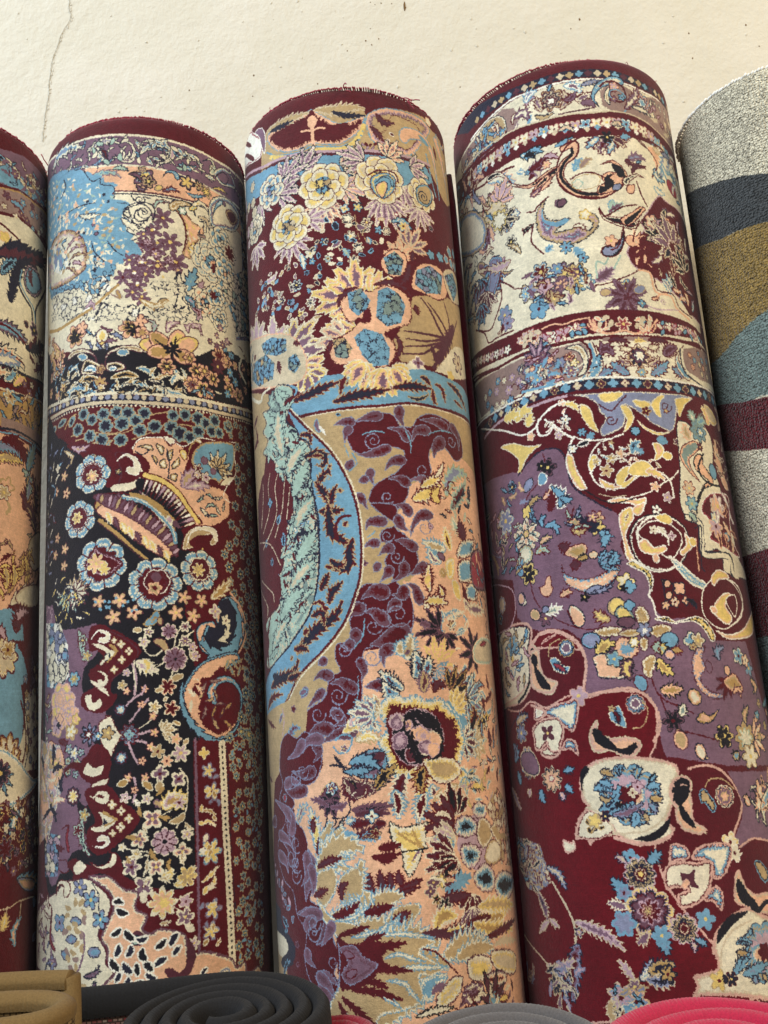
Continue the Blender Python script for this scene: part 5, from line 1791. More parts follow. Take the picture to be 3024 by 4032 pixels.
TEXT[4] = '''
k N -2411,-519 -1361,-25 -1003,42 -739,95 -640,106 -413,123 -198,120 85,127 312,133 496,157 672,169 943,146 1411,210 1399,310 892,209 637,244 449,230 284,222 75,211 -207,203 -421,205 -649,188 -823,210 -1294,205
g T/L/D/A 85 36 4 .35 -1167,173 -854,157 -646,158 -417,164 -203,165 80,169 306,177 491,189 666,201 933,178 1354,144
l W 21 -1247,310 -826,242 -652,217 -424,231 -209,227 73,233 281,248 445,257 631,273 881,250 1354,251
k C -1903,419 -1249,326 -828,259 -653,230 -425,244 -211,240 71,247 279,262 442,271 629,288 877,266 1375,297 1328,696 833,650 610,608 430,578 238,570 31,592 -246,576 -458,568 -686,541 -1067,538 -1505,569
k H~8 -1505,372 -1323,362 -1039,331 -792,262 -662,317 -613,459 -686,541 -898,541 -1233,599 -1528,642
k H~8 144,369 246,278 374,273 577,351 767,273 1132,205 1367,364 1329,679 833,650 610,608 430,578 238,570 155,518
f B9T12D16N8A -296,381 131 8 .3 10
f N8D10A8D -296,389 79 6 .3 0
f W -297,397 34 4 .5 45
V B8A12U 114 5 -392,484 -423,372 -431,302
V B8A12U 113 5 -225,515 -161,429 -178,326
V B8U12D 113 5 -188,424 -118,420 -69,360
V B8M12L 86 5 -431,302 -505,306 -543,374
V N8L14 71 5 -315,292 -298,263 -279,218
V L9W16G 129 5 -538,326 -500,258 -424,237
V L9W16U 128 6 -172,277 -76,293 -28,365
V N7G14T 85 5 -20,299 69,270 159,252
V B8C14U 141 6 -92,441 -21,432 69,387
V D8U 127 5 -41,480 44,486 81,536
V N8T 85 4 -465,490 -384,553 -297,530
l D 14 -244,560 -35,555 95,536
d N8L18C 127 124,536 78,437 135,320 282,239 378,247
z B 23 293,389 156 1.2 -150 1
p N8C12T 178,451 206,349 275,291 231,397 231,513
f B8P10M 289,306 57 5 .4 0
f N8L12 354,412 43 5 .4 0
f B8U 271,442 42 5 .4 0
z L 17 273,425 170 .7 60 -1
f B9L10P14U 588,398 109 7 .35 0
f N8W12L 587,407 55 6 .3 0
x B8U12M/N8C/B8A f 10 44 6 .4 706,334 1334,205 1319,552 702,573
x N7C/B8M/A8 V 30 57 710,316 1354,251 1315,585 695,610
V B8U14C 127 6 369,542 497,377 554,257
V N8C 85 5 443,492 612,490 669,519
x U8C/B8C/L8 V 16 60 -770,378 -573,377 -500,543 -657,572
V D8U14C 159 5 -674,429 -577,409 -525,499
z L 21 -963,416 192 .8 90 1
p N8C12T -1120,398 -1033,283 -868,286 -770,378 -771,547 -920,562
f B8L12P -887,446 73 6 .4 0
f B8N12L10C -1160,493 84 6 .4 0
x B8C/N8L/B8U f 14 52 6 .4 -1404,374 -872,318 -787,538 -1324,746
x B7C/N7L V 30 64 -1533,460 -872,318 -754,555 -1412,791
l B 34 -1575,574 -1073,585 -689,573 -460,592 -248,600 29,613 235,595 426,606 605,635 824,688 1190,761
l A 16 -1558,532 -1067,538 -686,544 -458,569 -246,576 31,594 238,575 430,582 610,608 831,657 1242,694
k B -1586,602 -1076,609 -691,592 -462,611 -250,618 27,630 233,612 423,626 602,654 818,710 1312,723 1186,1087 904,817 662,772 434,775 212,777 9,787 -131,796 -339,797 -558,816 -713,794 -889,799 -1668,760
g R7A10C/R7A10M/N7W10L/R7A10C 95 70 5 .45 -1392,700 -977,697 -701,684 -470,687 -259,704 17,711 222,695 412,701 588,728 796,801 1013,913
g A/L/W 96 28 4 .4 -1496,734 -924,762 -658,738 -432,734 -221,738 -16,761 158,735 340,745 541,780 737,842 926,957
V N7A12P 84 5 -263,736 -190,704 -127,764
V N7A12P 84 5 218,728 284,688 307,750
l B 25 -1686,784 -893,830 -716,825 -560,840 -341,821 -133,815 6,814 208,803 430,802 655,808 893,856 1168,1114
k C -1964,925 -1706,807 -896,854 -719,849 -563,863 -344,847 -136,840 3,840 205,830 426,829 649,840 882,894 1309,1066 1023,2977 990,2583 611,2570 280,2558 -61,2546 -454,2540 -913,2548 -1395,2521 -1948,2506
V B8C8U14B 153 4 144,846 105,927 79,1023
V B8L12C 125 4 86,846 9,908 -38,953
V B8L12C 126 4 233,840 193,924 151,1023
V B8A10D 154 4 201,859 273,885 312,944
V B8L12 112 4 278,852 361,823 392,833
f K8K 158,853 70 6 .6 0
V K8L 84 4 -320,884 -234,857 -148,825
V B8T 70 4 -151,857 -209,878
V U8B10B 127 4 -590,1127 -461,1016 -382,946
V U8B 127 4 -613,1053 -504,1016 -440,959
V K8L14C 142 5 -653,839 -534,875 -441,829
V K8L 99 4 -559,832 -487,845 -434,896
V K8K 85 4 -610,875 -548,869 -509,917
V B8M 98 4 -425,948 -341,958 -304,1001
V U8A 84 4 -538,1052 -484,1104 -519,1156
V L8C 71 4 -702,996 -625,1016
f K7L -597,1044 34 5 .5 0
l B 72 -241,920 -141,891 -153,1002 -257,1076 -297,1194 -242,1318 -144,1414 15,1447 148,1387 230,1320
l P 47 -241,920 -142,899 -159,1001 -257,1076 -294,1195 -242,1315 -144,1408 16,1441 148,1387
l K 28 -167,943 -173,998 -254,1077 -292,1196 -238,1306 -143,1399 17,1431 134,1390
l B 17 -80,835 -182,884 -259,964 -311,1063 -325,1203 -283,1324 -172,1425 13,1462
d B9P16K 152 66,1135 170,1102 249,1176 265,1285 150,1261 91,1277
p B9P20P~10 71,1324 185,1212 254,1255 224,1367 130,1418 17,1431 12,1353
v K8K 83 166,1134 232,1193 223,1257
v K8K 83 91,1277 128,1324 81,1356
p K8K 19,1416 40,1354 122,1372 60,1418
v K8G 69 148,1387 228,1336
p O7C -195,1264 -82,1219 39,1244 28,1338 -86,1375 -191,1344
l B 14 -207,1246 -121,1206 -12,1210 79,1261
f S9C -152,1303 47 4 .2 0
V L8L14S 97 4 -172,1174 -135,1084 -91,1059
V T8H 97 4 -115,1151 -68,1093 -10,1067
d B9C12K 98 483,1233 400,1218 295,1282 276,1316
p B8P14P 287,1346 369,1319 338,1418 278,1410
V B8P12P 84 4 -488,1279 -427,1236 -379,1187
d B9P12K 128 -748,1121 -597,1189 -448,1165 -316,1110
d B9P12K 98 -590,1272 -511,1223 -405,1163
f B8P -406,1035 50 6 .4 0
V U8U14G 111 5 325,1071 431,1020 517,1031
V B8D 83 4 293,1075 337,1101 365,1129
V B8D 97 4 353,1211 398,1123 502,1116
V N8L10P 56 3 403,1090 476,1058
l B 15 429,809 523,883 631,931 668,1066 583,1190
V P8P 127 5 580,883 673,933 671,1048
V L8G14C 189 6 916,778 800,998 721,1127
V L8L14C 186 5 753,984 827,1101 1052,1026
v D8R 157 813,1156 973,1232
V N8L14C 127 5 645,1073 647,1170 757,1179
V N8G 100 5 778,875 893,856 906,916
V T8A 100 4 645,861 751,886
V L8C 98 4 585,1286 658,1327 725,1320
x N7L/B7A/G7C V 26 67 857,773 1075,760 1321,1072 1072,1397 901,1249
p N10T22M16U24L14C~12 -553,1477 -441,1374 -481,1486 -423,1599 -248,1628 -335,1685 -395,1730 -260,1733 -176,1703 -117,1773 -71,1718 -132,1664 -181,1625 -110,1590 -22,1646 -19,1738 -111,1835 -250,1888 -406,1835 -548,1712
d L8L 69 -492,1451 -491,1577 -387,1656 -276,1637
V B8C 68 5 -245,1721 -178,1718 -130,1771
f O8Y14C -127,1619 60 5 .3 0
l B 15 -639,1443 -565,1456 -532,1421 -426,1363
v D8U 83 -363,1429 -301,1492
v K8Q 82 -341,1482 -282,1434
f K8L -318,1903 68 7 .5 0
V L8L14N 96 4 -496,1899 -465,1863 -436,1857
V L8L 108 4 -253,1918 -207,1987 -185,2021
l B 14 -595,1602 -626,1746 -525,1905
v L8S 68 97,1574 135,1496
V S8U12D 95 4 77,1620 139,1574 217,1524
d B9C10K 150 -1,1585 44,1665 178,1711 309,1732
p B9P14P~8 182,1680 313,1593 385,1536 448,1556 331,1683 231,1755
d K8K 69 416,1546 340,1620 220,1725
l B 15 1,1570 46,1650 135,1605 228,1554 354,1525
l B 15 390,1284 421,1404 471,1520
d B9K14G 163 201,1756 169,1895 87,1986 4,1997
f B8P14P 71,1895 67 5 .4 0
p M12B10B~8 463,1569 629,1368 757,1389 1072,1397 1315,1540 1324,1774 1331,2418 953,2489 659,2335 439,2230 383,2179 263,2161 196,2015 291,1857 398,1766 377,1693
h K8A14U 277 663,1814 -140 6 160 125
h N8M14G 263 695,1867 150 6 120 125
f U8P14C 498,1670 83 5 .4 0
f U8N 704,1519 56 5 .5 0
f B8T12C 780,1902 97 6 .4 0
V C8K10 109 5 474,1814 603,1707 684,1715
V B8P 111 5 608,1580 731,1605 762,1673
x A8B/N8M/C8K/U8C V 40 79 509,1605 781,1492 1041,1672 899,2263 547,2210 446,1988
V L8C14G 122 5 526,2230 591,2276 596,2350
x T8A/C8K/N7L V 14 69 740,2070 984,2014 1077,2289 817,2351
d B8P 163 363,1787 302,1886 241,1891
x P8A/B8P V 14 46 284,1796 403,1842 420,2143 256,2101
v L9A14A 123 728,2315 885,2404
l B 13 -862,2126 -558,2211 -286,2224
l B 12 -112,2312 22,2295 242,2205 293,2157
f N8L14C10B -572,2071 104 6 .4 0
f K9Q14G14T -358,2149 121 8 .4 0
f N8T14Y10Q -253,2157 94 6 .4 0
f N8Q14P10M -546,2230 108 6 .4 0
f N8U14Q10P -395,2244 89 7 .4 0
f N8L14J10C -186,2272 88 6 .4 0
f K8T12G -708,2219 104 6 .4 0
f N8C14L -740,2222 69 6 .4 0
f K9Q12T -475,2356 102 7 .45 0
f N8L16L -624,2414 108 5 .35 0
f N8G14L -419,2088 68 6 .4 0
f N8Y12T -294,2297 80 6 .4 0
x Q8U/N8L/B8T/M8Q V 30 54 -720,2047 -172,2141 -112,2312 -333,2407 -446,2467 -688,2317
V M8U12Q 160 6 -107,2269 -22,2218 52,2163
l S 16 -91,2241 -81,2093 -10,2115 24,2057
l S 16 65,2163 117,2074 135,2044
f K8L16L -186,2034 54 5 .4 0
f Q8L16Y12D 143,2364 106 5 .35 0
f B 65,2385 35 5 .4 0
f B 230,2398 35 5 .4 0
h Q8U12D 239 141,2430 90 8 300 93
f B8D 147,2437 40 5 .5 0
f N8L 275,2491 45 4 .5 0
v T8G 80 328,2332 217,2384
v U8T 80 -82,2389 11,2382
l P 21 291,2172 397,2190 434,2364 610,2375 669,2481 846,2537
l B 13 309,2155 423,2179 462,2344 645,2352 715,2469 899,2506
l M 11 332,2508 439,2533 689,2491
f M8C 504,2449 30 6 .4 0
l P 19 422,2439 483,2371
V B8P 67 4 373,2445 458,2419
k B~4 349,1879 553,2178 721,2348 860,2488 1105,2432 1223,2067 892,1892
x A8B/N8M/C8K/U8C V 30 77 446,1986 754,1909 1062,2417 809,2383 593,2169
x L8C/P8C V 8 62 553,2178 836,2283 994,2381 659,2334
x A8B/N8L/U8P V 20 92 -1860,421 -1306,671 -1117,745 -1280,895 -1884,785
l B 22 -1876,659 -1275,865 -1022,905 -826,901 -726,919
V P8L14C 162 5 -1068,911 -906,956 -743,1074
d B9C10K 100 -746,1105 -901,909 -1064,880
V P8A 216 5 -939,1234 -871,1140 -779,1106
V P9L14A 185 5 -794,1244 -856,1164 -967,1136
h K8T14A 275 -1030,1299 -120 7 140 101
f K8Y14T10A -1006,1279 159 8 .35 0
V K8G 89 4 -1191,1071 -1286,926 -1304,845
p B9T30G18L14~14 -1848,860 -1416,1014 -1185,1209 -1155,1359 -1255,1466 -1577,1376 -1881,1144
V N8T14L 182 6 -1522,1409 -1296,1342 -1328,1154
V B8U14B 118 6 -1197,1285 -1122,1476 -1243,1572
f N8C14K -841,1654 70 6 .4 0
x B8A/N8L/U8P/K8T V 26 78 -1573,788 -1127,993 -990,1483 -1172,1642 -1861,1249
h K8L12B 323 -1316,1807 110 6 130 103
V N8L14B 216 7 -1082,1690 -1017,1851 -1091,2083
V B8M 141 6 -927,1769 -1013,1822 -1148,1817
d N8T16U 168 -840,1935 -947,1932 -1150,1831 -1321,1657
l B 17 -1028,1940 -1013,2136 -1123,2302 -1235,2375 -1499,2248
l B 14 -861,2111 -924,2052 -1030,1955
x B8A/N8L/U8G/K8C V 36 79 -1814,1270 -1139,1757 -1091,2083 -1332,2234 -1641,2079 -1858,1599
f N8L14G -997,2328 98 6 .4 0
f N8M12G -969,2417 84 6 .4 0
V B8B 70 5 -1057,2471 -1028,2407
l B 16 -1499,2248 -1324,2364 -1255,2490 -1105,2496 -909,2518
f B8A -1080,2476 37 5 .4 0
V N8C14L 108 4 -1857,1975 -1467,2134
k B -1903,2424 -1578,2467 -1234,2515 -914,2554 -669,2555 -455,2549 -256,2544 -62,2552 138,2557 279,2564 433,2573 608,2581 781,2586 984,2598 1332,2605 1340,2732 928,2752 737,2760 569,2782 319,2799 108,2791 -89,2786 -282,2780 -479,2772 -692,2761 -939,2761 -1147,2767 -1685,2677
k C -1862,2591 -1266,2702 -937,2739 -689,2740 -476,2744 -279,2755 -86,2761 111,2766 323,2770 574,2755 793,2731 946,2701 1338,2747 934,2735 735,2768 568,2789 318,2807 107,2798 -90,2794 -283,2787 -480,2779 -692,2768 -940,2768 -1148,2775 -1694,2689
l B 15 -1854,2477 -1249,2601 -923,2632 -677,2633 -619,2638
g R7A10M 63 47 5 .45 -872,2652 -784,2611 -690,2614 -639,2690 -674,2737
z P 16 -126,2660 92 1.3 180 -1
z P 16 291,2686 92 1.3 0 1
z P 16 -708,2638 81 1.2 180 -1
V R8P12P 92 5 -173,2611 -157,2700 -85,2751
V R8P12P 93 5 341,2653 299,2729 208,2762
f B8C10P10R 80,2690 84 6 .45 0
l P 18 -200,2621 -160,2728 -35,2770 73,2748 178,2777 297,2743 407,2632
l P 16 -616,2609 -515,2595 -422,2620 -302,2603 -198,2607
f N8L -99,2649 32 4 .4 0
f N8L 266,2659 32 4 .4 0
g R7A10M/N7C10W 75 54 5 .5 -613,2713 -471,2695 -337,2683 -231,2674
g R7A10M/N7C10W 74 53 5 .5 414,2689 590,2676 810,2667 1025,2690
g R7A10M/N7C10W 76 52 5 .5 -1854,2477 -1254,2630 -929,2675
x R7C/N7L/R7M v 24 35 -610,2684 -466,2652 -254,2641 -239,2745 -478,2758 -617,2755
x R7C/N7L/R7M v 24 35 418,2659 699,2637 1050,2636 1126,2685 678,2730 420,2746
x C8P/A8 v 8 33 -852,2630 -631,2619 -644,2732 -832,2742
x C8P/A8 v 8 32 -145,2600 -18,2628 -32,2742 -135,2731
x C8P/A8 v 8 32 198,2633 345,2624 297,2743 182,2748
l B 21 -1851,2625 -1149,2782 -941,2775 -693,2775 -481,2786 -283,2787 -90,2794 107,2798 319,2799 568,2789 780,2779 1035,2762 1344,2795
k C -1713,2713 -1152,2803 -944,2796 -696,2796 -483,2807 -285,2808 -93,2815 104,2820 316,2821 563,2812 774,2803 1023,2789 1342,2809 1338,3128 950,3159 581,3196 260,3199 -8,3188 -261,3166 -523,3168 -739,3179 -993,3182 -1211,3177 -1759,3109
k H~8 -1751,2746 -1153,2810 -946,2817 -696,2803 -485,2821 -299,2820 -241,2873 -242,3000 -267,3109 -389,3156 -587,3123 -733,3124 -988,3141 -1561,3120
k H~8 670,2864 851,2804 1217,2758 1341,2916 1322,3063 873,3106 667,3067 644,2985
l H 39 -93,2822 103,2824 314,2828 473,2826
f B10C10T12D14N10 177,2990 125 8 .3 0
f D8Q12N10W 185,2983 73 6 .3 0
f C 193,2976 34 4 .5 45
V B9A12U 117 5 100,3060 36,3044 16,2987
V B9A12U 117 5 251,3059 327,3041 367,2981
V B9A12C 117 5 131,2920 65,2918 29,2888
V B9A12C 118 5 274,2902 334,2899 383,2880
f B8T12L 185,3131 57 6 .4 0
V Y8O 52 4 153,2863 197,2841 253,2846
V B8D 92 6 -70,2838 10,2823 112,2863
V B8D 92 6 284,2838 392,2822 488,2838
V B9U14D 170 7 -160,2956 -103,2906 -33,2969
V B9U14D 171 7 417,2962 512,2892 590,2865
V B9L14G 143 6 -208,3146 -128,3115 -50,3108
V B9L14G 142 6 74,3157 3,3098 -67,3037
V B9L14G 143 6 266,3157 398,3078 457,3014
V B9L14G 146 6 654,3126 547,3087 498,3066
d B8C12L 118 -198,2837 -160,2956 -173,3067 -259,3152
d B8C12L 121 677,2833 573,2955 591,3052 694,3133
V N8L14W 117 6 -249,3056 -194,3022 -148,2957
l L 24 -225,2847 -200,2965 -239,3085
l B 13 -250,2843 -225,2961 -264,3081
z B 21 -394,2972 197 1.1 -60 1
p N8C14T -434,2848 -314,2831 -249,2943 -278,3093 -359,3120 -296,3020 -334,2899
z C 16 -366,2949 105 1 0 1
f L8C10U -404,3055 66 6 .4 0
f N8Y10C -370,2991 47 5 .5 0
f N8G -487,2964 58 6 .4 0
f B8P10B -403,2927 47 5 .5 0
z L 16 -432,3077 144 .6 20 1
f N9U12L14A -698,2948 161 8 .35 0
f B8C14L -699,2962 88 6 .3 0
h N8U14M 174 -688,2864 -90 6 200 80
f D8P12L -710,3059 75 6 .4 0
f N8U -605,2904 67 6 .4 0
x B8U/N8G/B8P f 14 38 6 .4 -876,2829 -489,2863 -517,3113 -881,3148
x N7C/B7M/L7 V 20 53 -878,2843 -489,2863 -490,3120 -881,3148
x B8P/N8A/B8L f 12 40 6 .4 708,2884 1055,2816 1326,2942 1011,3097 726,2997
l C 19 648,2868 644,2985 704,3088 956,3142
l N 16 627,2872 620,3004 679,3107 913,3168
z B 19 -941,3069 122 1.1 0 1
x B8C/N8L/U8M f 14 49 6 .4 -1415,2946 -991,2874 -864,3009 -989,3155 -1384,3142
l L 22 -877,3121 -749,3133 -548,3148
k N -1603,3228 -1213,3191 -994,3189 -740,3186 -523,3175 -389,3163 -261,3163 -8,3181 260,3199 579,3203 941,3183 1330,3186 1340,3293 905,3286 659,3289 396,3281 179,3273 -18,3264 -271,3251 -398,3245 -600,3240 -826,3252 -1002,3252 -1507,3293
l W 18 -1848,3124 -1211,3177 -992,3175 -738,3172 -522,3161 -388,3152 -259,3152 -6,3170 261,3188 582,3188 947,3167 1334,3157
g T8D/L/D8A/L 99 43 4 .35 -1406,3239 -1100,3218 -821,3211 -595,3199 -394,3204 -266,3210 -13,3223 254,3238 570,3251 921,3239 1327,3215
l B 13 -1511,3307 -1129,3266 -828,3266 -601,3254 -400,3259 -272,3264 -19,3277 177,3287 394,3296 656,3304 1005,3296 1337,3322
k B -1627,3280 -1132,3287 -830,3287 -603,3272 -402,3280 -275,3289 -22,3298 175,3306 390,3317 651,3326 995,3321 1342,3368 1200,6499 -2178,6380
l M 26 -1519,3334 -1132,3287 -830,3287 -603,3274 -467,3273
p D10C8G~6 -466,3266 -317,3323 -236,3392 -219,3463 -176,3523 -236,3610 -219,3680 -129,3664 -36,3618 1,3526 -13,3429 61,3461 144,3531 204,3586 283,3625 396,3660 463,3545 501,3431 579,3393 717,3314 561,3297 393,3303 175,3301 -21,3291 -199,3287
p C9Y18Y~6 -200,3300 -99,3298 3,3307 -57,3371 -135,3391 -194,3356
p C9Y18Y~6 -38,3427 26,3432 65,3529 29,3609 -41,3658 -2,3553
p C9Y18Y~6 -361,3371 -289,3411 -264,3525 -239,3637 -308,3586 -360,3481
p C9Y18Y~6 71,3379 151,3381 230,3408 180,3463 104,3435
p C9Y18Y~6 230,3408 312,3336 372,3332 314,3419 312,3529 258,3503
p C9Y18Y~6 88,3557 171,3626 276,3666 398,3646 272,3693 143,3640
p C9Y18Y~6 481,3350 672,3322 576,3407 502,3514 481,3447
l D 13 -211,3395 -118,3461 -33,3387 25,3335
z D 13 -128,3542 51 1.3 0 1
z D 13 372,3429 57 1.3 0 1
f B8T 365,3471 28 5 .5 0
f T8B 178,3477 46 5 .4 0
l W 18 -498,3314 -611,3343 -704,3402 -757,3471 -737,3561 -651,3569 -616,3509
l W 17 -679,3437 -589,3515 -517,3601 -444,3657
l W 17 -443,3643 -490,3716 -510,3779
f N8W -497,3481 52 5 .5 0
f W8P -513,3325 39 5 .5 0
f C8M -571,3602 44 5 .5 0
V C8Y16 78 4 -501,3342 -424,3358 -379,3423
l W 16 -1148,3391 -925,3506 -790,3490 -736,3421
V C8Y16Y 162 4 -980,3375 -899,3301 -802,3317
V C8Y16Y 147 4 -851,3458 -825,3381 -805,3344
V C8Y16Y 165 4 -1133,3294 -1008,3293 -935,3303
f C8P -829,3549 45 5 .4 0
p C10Y~6 -1218,3527 -1041,3541 -871,3621 -732,3645 -813,3679 -902,3738 -966,3832 -1026,3857 -989,3727 -1092,3611
k U~8 -1903,3714 -1077,3800 -968,3845 -887,3756 -753,3695 -610,3703 -551,3784 -526,3924 -514,4047 -422,4142 -308,4238 -217,4301 -151,4359 -139,4463 -182,4611 -146,4715 -105,4769 8,4839 16,4963 6,5036 40,5148 105,5212 235,5205 373,5208 481,5281 525,5391 914,5395 1058,5888 1320,6384 460,6339 -37,6242 -81,5967 -135,5756 -222,5715 -433,5723 -596,5757 -551,5486 -581,5313 -676,5228 -828,5196 -939,5207 -1110,5132 -1182,5056 -1198,4735 -1867,4583
l N 13 -1005,3849 -889,3770 -754,3702 -610,3710 -544,3786 -524,3925 -507,4048 -422,4149 -309,4244 -218,4307
p W10P10Y~4 -524,3790 -473,3800 -448,3926 -399,4054 -392,4108 -455,4097 -508,3995 -535,3882
l W 15 -321,3813 -249,3730 -147,3702 -43,3672
l W 15 -321,3813 -346,3916 -322,4039 -245,4115 -123,4129 -17,4072 92,4012 225,4014 311,4092 319,4223
p W10Y14Y~4 -323,3826 -274,3834 -297,3924 -339,3970 -357,3901
d W8Y 113 57,3984 -16,4059 -96,4105 -114,4051 -41,3965
v W8Y16 138 -34,4005 72,3972 158,4014
p W9Y14P~4 193,3761 262,3761 295,3827 242,3895 186,3908 209,3842
v W8Y 76 274,3868 362,3865
V C8L14N 126 6 11,3849 34,3770 89,3746
V L8L 89 5 42,3811 102,3840
f W8T -216,3974 63 5 .5 0
f W8T -167,3874 51 5 .5 0
l W 13 -168,3887 -69,3883 -13,3941
f C8P -89,3842 43 5 .5 0
V L9L 89 5 -334,3704 -303,3654 -277,3645
V W8K 77 5 -426,3728 -361,3713 -320,3692
f N8W -467,3747 46 6 .4 0
f N8L -375,3615 44 6 .4 0
f K9L 62,3651 46 8 .2 0
v L8L 76 240,3721 337,3745
f B8T -151,3742 33 5 .5 0
f C8Q 429,3739 38 5 .5 0
l W 13 313,4079 401,3996
l W 12 -47,4213 95,4182 239,4106 332,4052
f W8P 167,4132 50 5 .5 0
f W8M 263,4224 50 5 .5 0
l A 10 -299,4161 -181,4201 -83,4197
p W10P12Y~4 -258,4231 -133,4206 -12,4229 77,4220 40,4309 -66,4264 -163,4255
p W10P12Y~4 -33,4292 59,4259 37,4335 -5,4371 -63,4340
f K8W 153,4326 50 5 .5 0
p N8C10C~6 458,3573 566,3548 650,3605 796,3552 884,3618 898,3756 832,3962 899,4019 958,4294 1033,4473 1064,4670 1313,4837 797,4843 762,4717 714,4643 532,4693 568,4601 529,4449 444,4375 387,4350 378,4221 414,4009 434,3807
V P8A14T 142 5 589,3710 547,3646 542,3578
f N8J14L14J 711,3609 118 8 .3 0
f N8L12C 731,3620 53 6 .4 0
V J8S14C 144 4 666,3533 654,3493 626,3442
V J8S14L 144 4 706,3541 817,3477 798,3453
d B8P14J 167 626,4071 548,3999 497,3909 512,3827 659,3742
f B8D 697,3757 44 5 .4 0
d K12P12P 165 566,4263 654,4122 781,4052 708,3980 639,3922 676,3849
l K 21 727,3814 636,3935 673,4039 798,4076 911,4072
l K 18 533,4343 577,4209 678,4106
v N8L 118 843,4015 826,3894
f B8P14A 488,4137 71 6 .4 0
f N8L14S 496,4268 71 6 .4 0
p W10R14B~6 629,4231 778,4147 1075,4137 1013,4341 997,4545 1125,4661 980,4667 748,4601 633,4558 668,4491 652,4387 587,4339
f M8C12M14P 820,4262 117 7 .4 0
f A8P14M 744,4444 102 7 .4 0
f L8C 743,4365 51 5 .4 0
V L8P 103 5 853,4498 927,4541
x A8P/M8W/P8B V 24 73 743,4192 1058,4168 1053,4604 775,4585
V C8Y14P 160 5 883,3534 886,3434 820,3378
p C9Y14A 858,3341 1018,3358 1116,3447 958,3503
V C8P 150 6 1131,3515 1311,3345 1151,3305
V A8P 147 6 1070,3971 966,3840 968,3656
x B8A/C8B V 16 62 981,3625 1268,3651 1139,4041 938,3998
v C8P 107 1127,4057 976,3991
p W10P10Y24C10B~4 -169,4408 -148,4333 -57,4289 -44,4380 -90,4453 -123,4527 -110,4617 -85,4707 -43,4760 -103,4755 -144,4702 -155,4587
p K10W10B~3 -104,4567 -81,4479 -9,4395 96,4362 228,4365 332,4416 406,4504 399,4633 335,4747 213,4821 83,4829 -22,4786 -83,4694
p W12B~3 -26,4534 8,4460 90,4413 218,4429 319,4493 350,4570 307,4659 200,4733
p W10P12Y~4 -33,4585 32,4563 86,4629 177,4619 198,4658 128,4694 27,4689 -29,4648
l W 16 217,4620 213,4557 165,4518 103,4503
l W 18 -33,4585 -34,4496 25,4423 133,4376 277,4404
f W8C 105,4490 42 5 .5 0
V W8C 62 4 134,4466 169,4492 201,4544
v W8Y 87 131,4389 222,4404 259,4429
f W8M 255,4545 42 4 .5 0
v W8P 61 94,4755 90,4692
p W10P8Y~4 373,4518 425,4568 448,4618 375,4684 327,4709 305,4672 371,4620
v W8Y 75 423,4581 466,4605
l N 63 426,4388 549,4433 538,4576 549,4691 873,4692 881,4834
l C 43 426,4388 549,4433 547,4576 557,4697 858,4693 896,4833 972,4851
V N8S14T 101 5 449,4348 491,4385 517,4422
l N 11 490,4475 559,4471 500,4769 521,4832
l P 10 481,4566 463,4834
v W9C10L16C 86 204,4708 273,4785 383,4898 496,4958 563,5044
l W 9 215,4721 299,4797
V N9K10P 98 5 112,4893 154,4956 153,5054
p N9B~4 129,4955 210,4933 182,5031 124,5078
f N9P 258,4971 61 4 .3 45
v K8P 61 143,4943 173,4920
v K8P 61 142,5042 173,5006
f N9P12C 201,5081 49 5 .4 0
f N9P 121,5102 41 5 .4 0
f N9P 297,5071 41 4 .4 0
V N9K 61 4 299,5058 365,5084 386,5133
p W10K8Y18C10~4 -151,4751 -76,4732 13,4801 50,4890 26,4975 -16,5022 5,4949 -18,4849 -96,4793
l W 15 -110,4717 -22,4786 71,4829 187,4821 303,4772
l W 16 -4,5022 24,5085 31,5171 58,5196
p W10K8Y18C8~4 8,5206 109,5187 179,5226 260,5216 375,5194 459,5231 523,5317 525,5390 476,5390 430,5304 353,5243 243,5240 176,5250
p W10B~3 445,5059 496,4958 637,4878 808,4892 950,4984 966,5111 798,5248 633,5303 503,5255 440,5170
p W10P10Y20~4 580,4880 672,4812 777,4830 812,4879 671,4901 600,4955
p W10P10Y24~4 542,5144 660,5028 776,4997 811,5046 703,5102 765,5200 703,5264 613,5229
p W10B~3 716,5051 850,5005 877,5092 814,5197 756,5150
v W9P 61 528,5132 593,5156
l W 15 808,4892 937,4933 990,5058 899,5192 721,5276
p W10P10Y24~4 543,5304 684,5339 891,5294 1111,5177 1311,5104 1140,5304 893,5369 654,5376
l B 11 -977,4186 -926,4063 -817,3981 -746,3889
f K8Q14K -698,3860 86 5 .45 0
f K8K -754,3833 52 5 .4 0
p W8L14L~6 -793,3905 -746,3889 -707,3939 -743,3998 -802,3985
v K8G 92 -954,4015 -857,3916
V N9T8O 92 5 -939,4169 -847,4096 -787,4110
V B8P14M 104 5 -773,4127 -710,4087 -624,4078
V W8N8L14 166 7 -642,4234 -604,4136 -688,4024
V B8B 116 6 -728,4242 -688,4145 -694,4077
V N8L 102 5 -617,4133 -554,4172 -514,4166
l B 12 -727,3729 -720,3800
f N8Y -943,4194 66 5 .4 0
x N7L/T8P/G8 V 8 53 -1224,3871 -980,3939 -933,4116 -1257,4060
f N9L8N -1097,3935 67 5 .4 0
f N7A8C14P12S -985,4387 157 8 .45 10
h N7C12P 144 -985,4387 0 6 300 79
f N9T8Y10P -975,4376 44 6 .3 0
V N8L14 90 4 -801,4360 -808,4292 -760,4262
V N8L 103 4 -786,4363 -698,4354 -666,4439
V N9T8P14O 103 4 -849,4496 -783,4456 -724,4454
V N9L8N14L 91 4 -857,4308 -898,4245 -888,4166
f N9T10S14C -1007,4550 91 8 .15 0
V B8S14T 103 4 -905,4564 -823,4540 -767,4577
